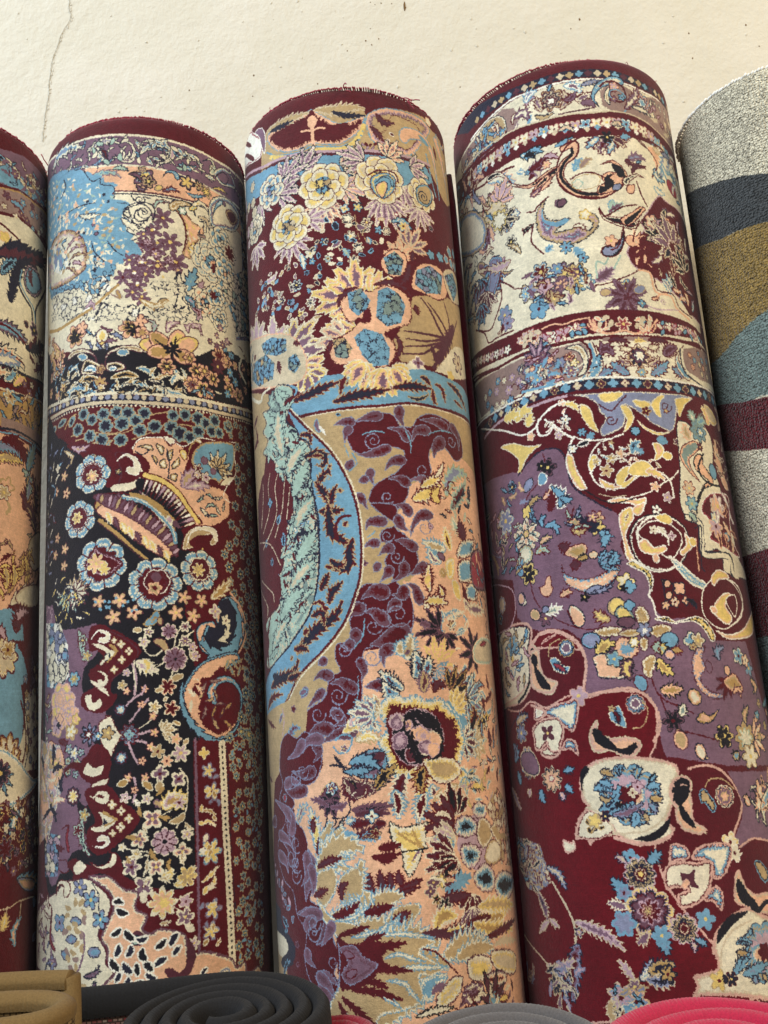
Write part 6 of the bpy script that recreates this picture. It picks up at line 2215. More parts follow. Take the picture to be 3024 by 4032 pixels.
f N7T14L -1076,4636 79 6 .4 0
f N9T8Y14K10 -994,4718 109 6 .35 0
f K -998,4750 44 5 .6 0
v B8L 92 -1116,4628 -1068,4718
x N8T/B8S/K8L V 20 56 -1347,4233 -1080,4243 -1071,4597 -1131,4732 -1371,4645
V B8D 127 5 -676,4528 -601,4580 -565,4612
p B8P14T16O~8 -631,4614 -572,4559 -468,4550 -437,4605 -496,4686 -558,4664
V K8O 87 5 -534,4680 -468,4664 -430,4657
v N9P8A 75 -430,4657 -368,4653
l B 11 -582,4762 -561,4689
f B8D -551,4716 50 4 .3 0
p B9L8P22P14C~12 -668,4698 -637,4779 -513,4835 -388,4827 -223,4757 -220,4832 -313,4910 -440,4958 -562,4929 -658,4840
v N9G8G 74 -501,4950 -338,4920
V N9G8G 62 5 -466,4967 -316,4934 -261,4878
h N8L14G 185 -366,4741 -20 5 80 74
V N9L8L14N 135 5 -294,4750 -241,4705 -222,4644
f K8K -506,4987 44 5 .5 0
V B8P12T 100 4 -713,4959 -654,4929 -602,4937
p B8P14P~6 -893,4854 -844,4836 -823,4788 -776,4770 -771,4848 -761,4888 -812,4944 -870,4922
f N8Y14C -175,4899 85 5 .4 0
f N8L -150,4938 61 4 .3 0
f K8 -198,4946 37 5 .5 0
f B8P14T -347,4361 75 7 .4 0
f N9T8Y12 -343,4439 75 6 .4 0
V N8L14L 149 6 -334,4466 -290,4510 -313,4596
V N9L8L 75 4 -286,4472 -253,4501
h N8N 125 -429,4427 -60 6 160 63
f B8U12P -370,4345 55 5 .5 0
V N9P8T14S 114 5 -589,4361 -523,4360 -477,4406
V B8T14Y 101 5 -554,4407 -495,4455 -430,4439
V N9S8L 88 4 -519,4321 -454,4319
x N8G/B8S V 10 50 -618,4264 -461,4266 -398,4380 -459,4474 -585,4440
l B 10 -508,4232 -546,4330 -590,4374
l B 10 -984,4773 -953,4934 -856,5052 -696,5049
l B 10 -827,5069 -749,5143 -621,5209 -498,5247 -375,5236
v N9P8T 103 -1003,5043 -924,5093
f K8Q -863,5114 71 6 .5 0
V W8C14J 114 4 -859,5077 -766,5052 -709,5047
v N9C8P14P 124 -628,5046 -587,5138 -568,5202
l B 12 -659,5079 -618,5184
v K8G 63 -886,5048 -823,5031
p N9C8C -1116,4907 -1070,4863 -1047,4971 -1145,4955
v N9M8P 91 -1111,4869 -1102,4949
V B8T14Y 134 5 -323,5192 -391,5161 -445,5106
v N8T14Y 146 -290,5122 -247,5052
p N9J14Y~8 -290,5122 -238,5078 -170,5108 -136,5208 -209,5227 -264,5197
f N9L -168,5084 49 4 .2 0
v K8Q 97 -277,5208 -137,5220
p D9C14O18T~10 -138,5135 -73,5091 -23,5168 -31,5228 -115,5234
p D9C14O18T~10 -487,5261 -375,5236 -258,5247 -242,5308 -362,5322 -455,5300
p D9C14O18T~10 -51,5287 51,5244 147,5273 99,5343 13,5351
p D9C14O18T~10 -128,5520 -52,5478 -8,5504 -47,5620 -88,5664 -128,5615
p D9C14O~10 -132,5365 -81,5333 -50,5371 -71,5441 -117,5438
p D9A14O~8 -289,5304 -213,5263 -110,5283 -127,5329 -222,5334
f K9G -74,5285 67 6 .4 0
f W -75,5291 22 6 .4 0
p B9P24P14L~14 -322,5386 -268,5330 -155,5363 -128,5425 -170,5482 -243,5512 -310,5482
f N8Y12W -168,5374 48 6 .3 0
v N9L9G 135 -557,5326 -436,5339
V K8Y14O 158 5 -472,5444 -392,5379 -320,5374
p N9C8P20P~10 -499,5466 -399,5439 -361,5514 -272,5557 -259,5641 -364,5644 -469,5624 -485,5551
f N9S9L -335,5492 72 5 .4 0
V K8Q14Y 167 6 -196,5503 -250,5570 -226,5655
v B9L14L 107 -177,5635 -133,5743
v N9L9L 132 57,5377 171,5370
V K8Y14S 132 5 6,5398 49,5436 77,5497
V B8O 96 4 107,5463 184,5455 208,5467
V K8Y14O 131 5 4,5505 30,5577 106,5640
V B8S 96 5 33,5376 -10,5433 22,5459
v N9M8P 84 69,5473 126,5500
f N8C14L 300,5387 79 4 .3 0
f N8C14T 356,5388 72 5 .4 0
f N8T 306,5435 41 5 .4 0
p D9G10P22P~14 275,5541 332,5448 421,5437 376,5520 391,5604 333,5685 404,5770 552,5821 421,5841 306,5766 270,5659
V N8G14L 121 6 543,5547 524,5475 602,5438
v D8U 72 416,5545 428,5641
h D8B 145 593,5715 120 5 150 60
p B9P14T16O~8 544,5703 667,5644 734,5705 755,5789 613,5787
V D8P 85 5 626,5811 696,5765 719,5837
v N9P8P 73 602,5596 607,5656
f N8C14L 768,5510 82 5 .4 0
f K8G14L 893,5606 75 5 .5 0
f N8P14C 858,5545 62 5 .4 0
V N9T8P14S 112 5 890,5692 963,5752 908,5802
v N9O8P14C 119 238,5775 277,5858
V K8P14O 154 5 -17,5750 78,5756 165,5749
l B 11 -65,5666 -42,5760 19,5834 132,5886 225,5937
l B 11 -22,5785 9,5902 53,5928
f K9Q14K 57,5985 94 6 .45 0
V K8C14J 129 5 110,5954 139,5921 160,5864
V K8P14C 105 5 73,6043 102,6091 125,6182
v D8P14T 117 81,6067 111,6193
p N9O8P16P~8 245,5973 306,5929 371,5955 468,5913 391,6002 317,6022 253,6007
l B 11 142,6070 289,6112 421,6153
p N9T8P14C~8 213,6176 266,6168 281,6237 313,6284 237,6268
v N9P8C 93 227,6166 261,6280
f N9T9T12O16S14C 698,6143 132 8 .3 0
f N9T8Y12K 473,6121 99 6 .4 0
f K 449,6086 47 5 .6 0
f K 479,6168 47 5 .6 0
h N8P14C 206 810,6147 0 5 150 73
V N8T14P 109 4 727,6039 725,5968 788,5909
V N8P14T 110 4 851,6030 939,5960
V K8T14L 131 4 596,6243 533,6296
f N8T14C 722,6284 108 6 .4 0
V N9J8L 100 5 1043,5911 1311,5833
x N8T/B8P/K8L f 10 45 5 .4 925,5838 1332,5911 1327,6334 787,6368
p X16Z~6 -1043,5332 -960,5241 -831,5220 -707,5260 -599,5358 -563,5484 -580,5626 -618,5731 -723,5734 -857,5784 -954,5813 -1105,5754 -1267,5818 -1438,5808 -2017,5780 -2145,7217 -2200,8282 -489,8048 479,8097 -155,7126 -141,6425 -153,6257 -93,6147 -64,6013 -59,5887 -114,5779 -225,5737 -434,5733 -583,5757 -580,5626 -592,5408
l X 23 -1045,5345 -960,5241 -830,5214 -706,5254 -598,5346 -557,5484 -580,5626 -616,5719
l X 22 -595,5756 -434,5733 -246,5724 -127,5790 -60,5898 -55,6036 -113,6124
f X10M -646,5752 85 5 .4 0
p X8B10B~4 -937,5320 -867,5265 -776,5252
l T 10 -871,5415 -845,5331 -753,5292
f T8N9L9U -707,5371 74 10 .15 0
f W8U -707,5371 42 8 .1 0
f X8N9L9U -215,5842 78 10 .15 0
f W8U -215,5842 40 8 .1 0
l T 9 -260,6024 -178,6006 -129,5894 -166,5822
p C8L16L~8 -859,5441 -799,5435 -750,5502 -697,5519 -731,5576 -812,5544 -851,5504
V N9R 87 5 -834,5481 -767,5524 -730,5564
p C8L16L~8 -430,5897 -353,5844 -316,5917 -304,6010 -350,6007 -413,5957
V N9B 71 5 -404,5876 -363,5925 -358,5983
f B8T -402,5864 36 5 .4 0
d A8X24K 235 -823,5629 -876,5698 -982,5652 -1075,5556 -1076,5430 -1029,5359
V K9K 87 5 -917,5657 -1004,5563 -1064,5482
p X14A10P~6 -1068,5380 -959,5355 -957,5468 -922,5571 -808,5630 -876,5698 -989,5701 -1084,5618
v K9K 71 -1032,5384 -1011,5487
v K9K 76 -1028,5485 -960,5617 -888,5672
p A10X20P~6 -589,6015 -518,5938 -517,6031 -428,6082 -312,6078 -224,6106 -209,6163 -274,6228 -354,6235 -441,6185 -560,6190 -601,6119
v K9K 84 -551,6006 -512,6089 -393,6176
p K9K~8 -437,6151 -346,6167 -261,6126 -243,6161 -306,6215 -384,6199
p N8C~8 -1892,5404 -1493,5144 -1152,5138 -1040,5179 -1083,5353 -1087,5505 -1125,5627 -1253,5743 -1618,5800 -1954,5743
l X 22 -1489,5131 -1148,5112 -1022,5182 -1065,5355 -1072,5531
f N8L14C -1316,5391 158 8 .35 0
f N8T14L -1293,5276 105 6 .4 0
x N7L/N7T/B7M V 30 63 -1599,5157 -1078,5187 -1141,5600 -1576,5697
p X12A10~6 -1079,5581 -1136,5701 -1310,5777 -1849,5777 -1324,5713
l K 25 -1101,5604 -1177,5698 -1280,5754
p M12B~5 -1876,4697 -1279,4772 -1187,4949 -1260,5096 -1416,5141 -1905,5096
f T8G14A -1431,4909 81 8 .2 0
f L8N -1501,5020 60 5 .4 0
V N8T14G 207 7 -1407,4218 -1276,4180 -1134,4188
x N7L/B7M/A8N/T8 V 50 71 -1648,4011 -1147,4143 -1292,4565 -1630,4623 -1854,4259
f L8C14G -1228,4206 122 6 .4 0
d G8U 122 -1340,4514 -1597,4387 -1620,4281
p X14B8W10C~4 -1076,5817 -1051,5770 -959,5850 -1017,5907 -1089,5903
p X16B8L14C~6 -977,5861 -890,5806 -785,5789 -662,5775 -662,5882 -718,6020 -782,5992 -847,5941 -918,5901
p X16B8C~5 -1115,6073 -1119,5975 -1000,5908 -843,5905 -799,6015 -841,6120 -865,6189 -961,6222 -1055,6172 -977,6102 -1017,6149 -1107,6146
p X12B8C~4 -1055,6172 -961,6103 -989,6066 -936,6151 -860,6154 -928,6211
f D8D -958,6019 74 4 .7 45
p X16B8L14C~4 -793,6075 -713,6090 -701,6207 -762,6158 -845,6155
l X 20 -1110,5790 -959,5850 -999,5896
p X20A12C~8 -619,6267 -542,6236 -375,6221 -151,6244 25,6299 49,6379 28,6444 -4,6508 -42,6616 -76,6701 -40,6768 -106,6840 -231,6867 -363,6863 -468,6796 -538,6796 -636,6818 -691,6862 -711,6818 -804,6820 -792,6730 -741,6640 -682,6584 -714,6527 -723,6390 -675,6311
p X8B6C~6 -500,6774 -612,6818 -724,6818 -786,6786 -745,6673 -673,6606 -590,6641 -524,6686 -483,6731
l A 14 -682,6584 -589,6629 -505,6719 -501,6785
l A 14 -513,6785 -375,6776 -263,6769 -144,6709 -64,6615 -7,6442
v K9K 57 -347,6820 -224,6813 -129,6763 -62,6680
l X 28 -493,6807 -361,6842 -230,6856 -92,6819
d K9K 71 -707,6470 -694,6368 -648,6300
f N6L26T16L22M -341,6503 232 10 .25 0
p L14C12P10P~10 -421,6500 -380,6446 -297,6416 -235,6463 -235,6551 -309,6603 -399,6600 -450,6555
f B8B -354,6514 81 6 .3 0
f Q8M -279,6450 53 5 .4 0
f C8A -318,6493 39 4 .5 0
V N7L8L14N 129 6 -588,6618 -485,6554 -414,6444
V N7L8L14G 140 7 -518,6631 -401,6622 -326,6559
V N7G8U14 105 6 -496,6642 -380,6634 -260,6572
V N7T8T 82 5 -574,6507 -519,6542 -481,6520
V N7L8L 106 5 -617,6461 -542,6440 -476,6476
V N7L8L 106 5 -561,6394 -504,6419 -459,6432
V N7T8O 94 5 -552,6327 -494,6340 -451,6365
V N7L8N 82 5 -405,6366 -398,6310 -361,6290
V N7L8T 93 5 -283,6394 -265,6339 -229,6319
V K8L 69 5 -196,6421 -147,6390 -132,6357
V N7L8L 104 5 -213,6464 -143,6446 -114,6480
V N7T8O 104 5 -199,6531 -134,6545 -99,6536
V N7G8L 92 5 -216,6574 -176,6609 -170,6653
V N7L8L14N 127 5 -312,6625 -318,6680 -347,6734
V N7T8T 81 5 -266,6616 -239,6672 -234,6716
V N8U 69 5 -270,6649 -255,6617
f B8N -544,6652 47 6 .5 0
f K -429,6572 30 5 .5 0
x O8K/N7T v 14 26 -692,6662 -592,6652 -565,6730 -681,6774
f T10Y8 -632,6685 59 5 .4 0
p X12C~6 -918,6823 -848,6843 -818,6820 -812,6887 -873,6922 -914,6902
f T8N10T10U -1191,6301 75 7 .4 0
f U8N10T -1237,6313 63 8 .3 0
f A8N14T8P -966,6374 105 9 .3 0
f R8C -965,6368 32 5 .3 0
V N7L8L 115 5 -1360,6423 -1375,6362 -1394,6313
V N7L8L 111 5 -1077,6444 -1086,6503 -1057,6550
V A8M 88 5 -1216,6445 -1249,6506
V N7L8L 108 5 -851,6422 -811,6446 -788,6480
V N7L8L 85 5 -852,6317 -808,6307 -752,6297
V N7M8P 97 5 -901,6468 -876,6503 -880,6537
f L8C -1278,6276 51 5 .4 0
d A8X24K 228 201,6804 100,6754 69,6644 24,6554 35,6477 86,6447
p X12A10P~6 35,6477 74,6447 115,6493 121,6614 118,6712 206,6772 151,6812 37,6783 -2,6737 -25,6660
v K9K 103 19,6586 40,6522 105,6482
v K9K 57 19,6586 53,6676 122,6767
l T 10 241,6479 289,6427 398,6434 488,6507
p L8N10T~6 184,6520 227,6489 270,6536 309,6616 274,6668 221,6599 186,6586
f C8N9P9U 396,6556 86 10 .15 0
f T8P8 396,6556 39 6 .3 0
l X 19 126,6339 292,6326 420,6390 506,6497 546,6612 508,6708 443,6802 416,6865
l X 16 541,6634 563,6757
k U 452,6381 514,6497 557,6635 519,6731 432,6855 476,6935 605,6871 758,6898 1353,6887 1415,6434
f C10Y10C 384,6884 80 5 .4 0
f W8C 411,6962 69 5 .4 0
l B 14 457,6955 598,6903 748,6930
l X 16 463,6923 604,6877 797,6913
V K8P14C 164 6 685,6712 765,6584 755,6469
d K9C14L 154 786,6811 786,6665 935,6562
V K8P14C 117 5 624,6651 602,6594 573,6569
x N8C/P8K V 10 55 678,6441 975,6413 809,6813 647,6709
p X16B8L14C~5 -88,6873 -20,6866 42,6912 33,6975 -47,6982 -116,7000
p X18B8L18C~6 55,6977 101,6905 189,6879 303,6877 382,6894 377,6991 303,7101 210,7125 200,7040 158,6994
p X18B8C~6 -168,7061 -116,7000 -25,6983 87,7000 207,6998 203,7093 163,7195 81,7273 -15,7308 -90,7294 -79,7212 -9,7184 -95,7169 -162,7177
p D8D~3 -37,7067 18,7080 67,7052 57,7125 83,7179 28,7165 -34,7130
p X8P~4 -48,7150 -9,7110 21,7133 -20,7183
p X16B8L16C~5 163,7195 228,7169 265,7245 235,7347 173,7279 105,7264
f L8L -396,6949 69 5 .4 0
V N7M8A 91 5 -424,6992 -475,6948 -510,6948
f M9A10N14T14N -339,7067 125 10 .25 0
f B8A8B -333,7067 52 8 .2 0
f Y -330,7065 20 5 .2 0
V N7L8L14L 136 5 -269,6994 -220,6953 -161,6923
V N7L9L14L 147 6 -418,7215 -490,7163 -550,7089
f L8L14G -471,7194 68 5 .4 0
f A10Y12M10N18B10Q -300,7320 179 9 .2 0
f U8M14B -300,7320 101 8 .3 0
f X8B10T -311,7320 49 6 .4 0
V C8U 102 5 -462,7300 -527,7280 -595,7261
f L8L14G -498,7405 97 6 .3 0
V N7L8L14G 145 5 -266,7476 -222,7548 -208,7609
f L9L14 -235,7486 78 6 .4 0
V A8U 112 5 -329,7465 -367,7506 -414,7538
f M9A10N14T14N -67,7445 111 10 .25 0
f B8A8B -67,7445 44 8 .2 0
f L8L 98,7388 78 5 .4 0
V N7M8A 77 5 -36,7533 -8,7565 -13,7605
V N7L8L 88 5 0,7515 52,7538 81,7570
V A8M 89 4 -467,7785 -514,7716 -563,7657
V N7G8C14L 122 5 -434,7783 -362,7721 -330,7639
V N7T8O14N 166 6 -363,7731 -273,7699 -174,7670
V A8G14N 122 5 -390,7772 -285,7790 -191,7800
f K8N14O -225,7740 73 5 .5 0
f T8A14U -472,7825 67 6 .4 0
f T9P14G14L -474,7926 99 7 .4 0
f A9X14L12M -582,7903 107 7 .4 0
f T9C14N -638,7979 71 6 .4 0
V A8T 101 5 -654,7919 -676,8003 -638,8069
f L8P -449,7985 55 5 .4 0
f C8L -526,7989 66 5 .4 0
x K7L/A8M/T8G V 16 46 -646,7858 -419,7833 -419,8003 -603,8066
t A 19 24 -1059,7146 -979,7262 -918,7366 -889,7472 -902,7570
V A8M14U 128 9 -895,7407 -740,7449 -624,7494 -520,7583
f A8N10M -862,7480 46 5 .4 0
V N7G8U14B 185 7 -873,7556 -938,7723 -971,7959
V A9M14G 132 7 -1231,7745 -1104,7778 -932,7680
V N7G8A14N 120 8 -1216,7775 -1064,7847 -1037,7991
l A 15 -1568,7600 -1333,7684 -1193,7760 -1113,7834
f A8T12N -1138,7881 83 7 .45 0
x A8N/G8M/A8U V 14 60 -1214,7764 -874,7673 -926,7953 -1091,8022 -1204,7936
t A 14 19 -1040,8013 -989,8088 -921,8116
n ABUTG 33 -1533,6835 -1339,6844 -1162,6868 -1136,6947 -1097,7047 -1077,7148 -1245,7232 -1394,7225 -1498,7120 -1585,6985
x G8A/A8N/N7L V 30 59 -1533,6835 -1162,6868 -1091,7126 -1245,7232 -1498,7120
V N7G8A14U 109 7 -1113,7037 -999,7074 -937,7181
V A8U14N 110 8 -1245,7232 -1181,7338 -1156,7424
V A8M 72 6 -1135,7411 -1086,7438 -1040,7466
V A8M 72 6 -1137,7422 -1227,7489 -1278,7530
V A8M14G 105 6 -1587,6442 -1485,6538 -1401,6608
f A8U -1498,7884 49 6 .4 0
x A8U/G8 V 10 58 -1605,7826 -1417,7823 -1446,7940 -1595,7927
V N7G8T14A 142 6 -1343,5940 -1280,5893 -1163,5874
f A8N12G -1277,6006 90 7 .4 0
V N7L8G14N 143 7 -1442,6240 -1391,6165 -1439,6089
f A8T12G -1216,6192 88 6 .3 0
p A10N8U~8 -1307,6166 -1166,6144 -1084,6243 -1098,6339 -1242,6338 -1327,6265
p X22A12C~8 235,7419 334,7367 466,7339 643,7425 968,7497 762,7986 374,7931 226,7904 100,7893 1,7886 -76,7893 -34,7825 -46,7755 44,7739 140,7706 123,7594 149,7504
l X 22 120,7614 162,7495 262,7411 405,7353 558,7351
v K9K 66 164,7557 213,7479 314,7406 445,7368
p X12A10P~6 381,7119 431,7081 467,7192 548,7254 691,7261 930,7294 871,7427 549,7391 438,7336 350,7285
v K9K 91 404,7143 438,7263 558,7351
l K 34 496,7343 554,7371 634,7328 712,7328
l A 13 162,7718 193,7600 287,7486 478,7425
f N6L26T16L22M 553,7652 213 10 .25 0
p L14C12P10P~10 434,7636 502,7594 629,7622 679,7713 563,7746 447,7709
f B8B 553,7652 67 6 .3 0
V N7L8L14N 121 6 250,7767 339,7696 414,7593
V N7L8L14G 121 6 324,7775 437,7759 568,7727
V N7L8N 89 5 310,7570 379,7558 446,7576
V N7L8L 90 5 428,7522 465,7485
V N7T8O 78 5 301,7620 351,7636 406,7633
f B8N 233,7795 55 6 .5 0
f T10Y8 138,7796 77 5 .5 0
v K8N 44 179,7760 192,7821
V N7G8L14N 100 5 431,7788 432,7849
V N7T8T 78 5 505,7789 538,7844
p L8N10T 581,7043 654,7040 726,7136 670,7194 612,7133
f X8 372,7941 22 5 .4 0
h B6C14U 320 744,1852 -125 6 170 125
h B6A14N 250 744,1852 60 5 150 111
f B7M10C12B 744,1852 89 6 .25 0
h B6C12K 238 906,2044 -120 5 150 98
l B 11 -746,1098 -610,1167 -446,1150 -314,1094
l B 11 462,818 560,889 678,1013 638,1108
l B 11 1,1562 32,1649 162,1727 308,1740 363,1679
l B 12 60,1985 135,1941 201,1756
l B 12 269,1904 320,1762 478,1581
V B7K12C 69 4 -578,1577 -705,1620 -702,1590
V B7U14P 98 5 -594,1302 -532,1279 -485,1248
V K7T12C 83 4 -743,1823 -784,1743 -880,1667
V B7L12C 85 4 -900,1529 -823,1487 -785,1457
f B6L10C -763,1404 56 5 .3 0
x B6L8C/B6U8C/B6P8C/K6A8C V 26 46 -1514,1175 -908,955 -848,1395 -955,1977 -1862,1841
p N8T16G14L12C~10 -1657,962 -1342,1044 -1163,1238 -1136,1402 -1233,1511 -1483,1466 -1872,1215
h N6P12M 216 -932,1172 -60 5 150 109
h N6A12K 186 -919,1391 20 5 160 86
f N6Y12K10C -956,1371 115 8 .3 0
p B7L14U12G~10 -1130,1697 -965,1766 -1030,1955 -1141,2106 -1278,2117 -1189,1923
h B6C10D 275 -1226,1984 110 5 120 93
h N6L12B 248 -1331,2058 100 4 100 88
V B7A12M 154 5 -861,1831 -996,1846 -1166,1774
k Z -1705,6825 -1485,6807 -1590,6864
l N 9 -1535,6011 -1330,5878 -1159,5849
l W 17 -1598,3214 -1148,3391 -925,3506 -790,3490 -704,3402 -582,3336 -485,3317
l W 14 -443,3643 -358,3686 -246,3703 -147,3702
l K 11 -406,4112 -303,4199 -187,4252 -37,4227
V W7P8Y 101 4 94,3999 184,4014 258,4067
V W7P8Y 76 4 -284,4031 -219,4106 -122,4116
f W7T -286,3885 38 5 .5 0
x W6P/W6T/W6L V 14 33 -251,3743 166,3855 256,3988 -98,3921 -278,3979
x W6P/W6T V 8 32 -693,3433 -507,3396 -464,3598 -651,3569
l R 30 -1900,6 1900,6
'''  # R stroke at the end: painted light on the rim edge
TEXT[5] = '''
k E -1985,500 -1617,605 -1106,820 -821,920 -591,1006 -311,1118 36,1280 -92,1984 -392,1635 -659,1440 -874,1404 -1124,1374 -1861,1112 -2072,1250
k F -2070,1233 -1861,1112 -1124,1374 -874,1404 -659,1440 -388,1608 -87,1957 -139,2256 -252,2914 -2229,2601
k F -2073,1264 -82,1928 -153,2335 -785,2214 -932,2246 -1132,2317 -1299,2376 -1580,2377 -2189,2257
p J~14 -2196,2320 -1881,2313 -1530,2382 -1299,2376 -1132,2317 -932,2246 -785,2214 -605,2219 -158,2362 -307,3244 -911,2946 -1170,2922 -1657,2773 -2237,2676
k Z -2236,2669 -1655,2771 -1169,2916 -913,2956 -292,3156 -367,3607 -994,3391 -1269,3329 -1702,3196 -2287,3102
k C -2286,3099 -1702,3196 -1269,3329 -994,3391 -367,3607 -509,4467 -1165,4215 -1576,4203 -2405,4115
k Z -2406,4128 -1580,4210 -1165,4214 -501,4418 -618,5121 -1346,4921 -1722,4915 -2494,4886
k J -2494,4886 -1722,4915 -1346,4921 -618,5121 -735,5804 -2596,5760
k C -2581,5628 -715,5692 -915,6805 -2730,6903
'''
# ------------------------------------------------------------------ scene helpers
scene = bpy.context.scene
COL = scene.collection

def link(o):
    COL.objects.link(o); return o

def empty(name, M, label, cat, group=None):
    o = link(bpy.data.objects.new(name, None)); o.empty_display_size = .05
    o.matrix_world = M; o['label'] = label; o['category'] = cat
    if group: o['group'] = group
    return o

def mesh_obj(name, V, F, mat, parent=None, uv=None, smooth_=True):
    me = bpy.data.meshes.new(name); me.from_pydata([tuple(v) for v in V], [], F)
    if uv is not None:
        L = me.uv_layers.new(name='flat')
        idx = np.zeros(len(me.loops), np.int32); me.loops.foreach_get('vertex_index', idx)
        L.data.foreach_set('uv', np.asarray(uv, np.float32)[idx].ravel())
    if smooth_: me.polygons.foreach_set('use_smooth', [True] * len(me.polygons))
    me.materials.append(mat); me.update()
    o = link(bpy.data.objects.new(name, me))
    if parent: o.parent = parent
    return o

def merge(parts):
    V, F = [], []
    for v, f in parts:
        n = len(V); V += list(v); F += [tuple(i + n for i in q) for q in f]
    return V, F

def tube(P, rad, seg=8, cap=True):
    P = np.asarray(P, float); n = len(P); R_ = np.broadcast_to(rad, (n,))
    T_ = np.gradient(P, axis=0); T_ /= np.linalg.norm(T_, axis=1)[:, None] + 1e-12
    ref = np.array([0, 0, 1.]) if abs(T_[0][2]) < .9 else np.array([1., 0, 0])
    V = []
    for i in range(n):
        a = np.cross(T_[i], ref); a /= np.linalg.norm(a) + 1e-12; b = np.cross(T_[i], a); ref = b if False else ref
        for k in range(seg):
            q = 2 * math.pi * k / seg
            V.append(P[i] + R_[i] * (math.cos(q) * a + math.sin(q) * b))
    F = [(i * seg + k, i * seg + (k + 1) % seg, (i + 1) * seg + (k + 1) % seg, (i + 1) * seg + k) for i in range(n - 1) for k in range(seg)]
    if cap: F += [tuple(range(seg))[::-1], tuple((n - 1) * seg + k for k in range(seg))]
    return V, F

def nodes(name):
    m = bpy.data.materials.new(name); m.use_nodes = True
    nt = m.node_tree; b = nt.nodes['Principled BSDF']
    return m, nt, b

def N(nt, t, **kw):
    n = nt.nodes.new(t)
    for k, v in kw.items():
        if k in n.inputs: n.inputs[k].default_value = v
        else: setattr(n, k, v)
    return n

def lin(c):
    c = [x / 255 for x in c]
    return tuple(x / 12.92 if x < .04045 else ((x + .055) / 1.055) ** 2.4 for x in c) + (1,)

def pile_bump(nt, b, scale, strength, dist, coords='Object', stretch=(1, 1, 1), second=None):
    tc = N(nt, 'ShaderNodeTexCoord'); mp = N(nt, 'ShaderNodeMapping'); mp.inputs['Scale'].default_value = stretch
    nt.links.new(tc.outputs[coords], mp.inputs['Vector'])
    n1 = N(nt, 'ShaderNodeTexNoise', Scale=scale, Detail=3.0, Roughness=.7)
    nt.links.new(mp.outputs[0], n1.inputs['Vector'])
    bp = N(nt, 'ShaderNodeBump', Strength=strength, Distance=dist)
    if second:
        n2 = N(nt, 'ShaderNodeTexNoise', Scale=second[0], Detail=2.0)
        nt.links.new(mp.outputs[0], n2.inputs['Vector'])
        mx = N(nt, 'ShaderNodeMath', operation='MULTIPLY_ADD'); mx.inputs[1].default_value = second[1]
        nt.links.new(n2.outputs['Fac'], mx.inputs[0]); nt.links.new(n1.outputs['Fac'], mx.inputs[2])
        nt.links.new(mx.outputs[0], bp.inputs['Height'])
    else: nt.links.new(n1.outputs['Fac'], bp.inputs['Height'])
    nt.links.new(bp.outputs[0], b.inputs['Normal'])
    return n1, mp

def carpet_mat(name, im, coarse=False):
    m, nt, b = nodes(name)
    uv = N(nt, 'ShaderNodeUVMap', uv_map='flat'); t = N(nt, 'ShaderNodeTexImage', image=im, interpolation='Linear')
    nt.links.new(uv.outputs[0], t.inputs['Vector'])
    b.inputs['Roughness'].default_value = .92; b.inputs['Specular IOR Level'].default_value = .15
    b.inputs['Sheen Weight'].default_value = .22 if not coarse else .3; b.inputs['Sheen Roughness'].default_value = .5
    n1, mp = pile_bump(nt, b, 900 if not coarse else 330, .55 if not coarse else 1.0, .0012 if not coarse else .004, second=(60, 1.2) if not coarse else (90, .6))
    # tufts lean this way and that: the same yarn looks a little lighter or darker
    n3 = N(nt, 'ShaderNodeTexNoise', Scale=260 if not coarse else 300, Detail=4.0, Roughness=.75)
    nt.links.new(mp.outputs[0], n3.inputs['Vector'])
    mr = N(nt, 'ShaderNodeMapRange'); mr.inputs['From Min'].default_value = .3; mr.inputs['From Max'].default_value = .7
    mr.inputs['To Min'].default_value = .80 if not coarse else .72; mr.inputs['To Max'].default_value = 1.16 if not coarse else 1.4
    nt.links.new(n3.outputs['Fac'], mr.inputs['Value'])
    mul = N(nt, 'ShaderNodeMix', data_type='RGBA', blend_type='MULTIPLY'); mul.inputs[0].default_value = 1
    nt.links.new(t.outputs['Color'], mul.inputs[6]); nt.links.new(mr.outputs[0], mul.inputs[7])
    nt.links.new(mul.outputs[2], b.inputs['Base Color'])
    if coarse:      # thick tufts with dark gaps between them
        vo = N(nt, 'ShaderNodeTexVoronoi', Scale=430.0, Randomness=.65)
        nt.links.new(mp.outputs[0], vo.inputs['Vector'])
        m2 = N(nt, 'ShaderNodeMapRange'); m2.inputs['From Min'].default_value = .15; m2.inputs['From Max'].default_value = .75
        m2.inputs['To Min'].default_value = 1.3; m2.inputs['To Max'].default_value = .86
        nt.links.new(vo.outputs['Distance'], m2.inputs['Value'])
        mx = N(nt, 'ShaderNodeMix', data_type='RGBA', blend_type='MULTIPLY'); mx.inputs[0].default_value = 1
        nt.links.new(mul.outputs[2], mx.inputs[6]); nt.links.new(m2.outputs[0], mx.inputs[7]); nt.links.new(mx.outputs[2], b.inputs['Base Color'])
        b2 = N(nt, 'ShaderNodeBump', Strength=1.0, Distance=.004); b2.invert = True
        nt.links.new(vo.outputs['Distance'], b2.inputs['Height']); nt.links.new(b.inputs['Normal'].links[0].from_socket, b2.inputs['Normal'])
        nt.links.new(b2.outputs[0], b.inputs['Normal'])
    return m

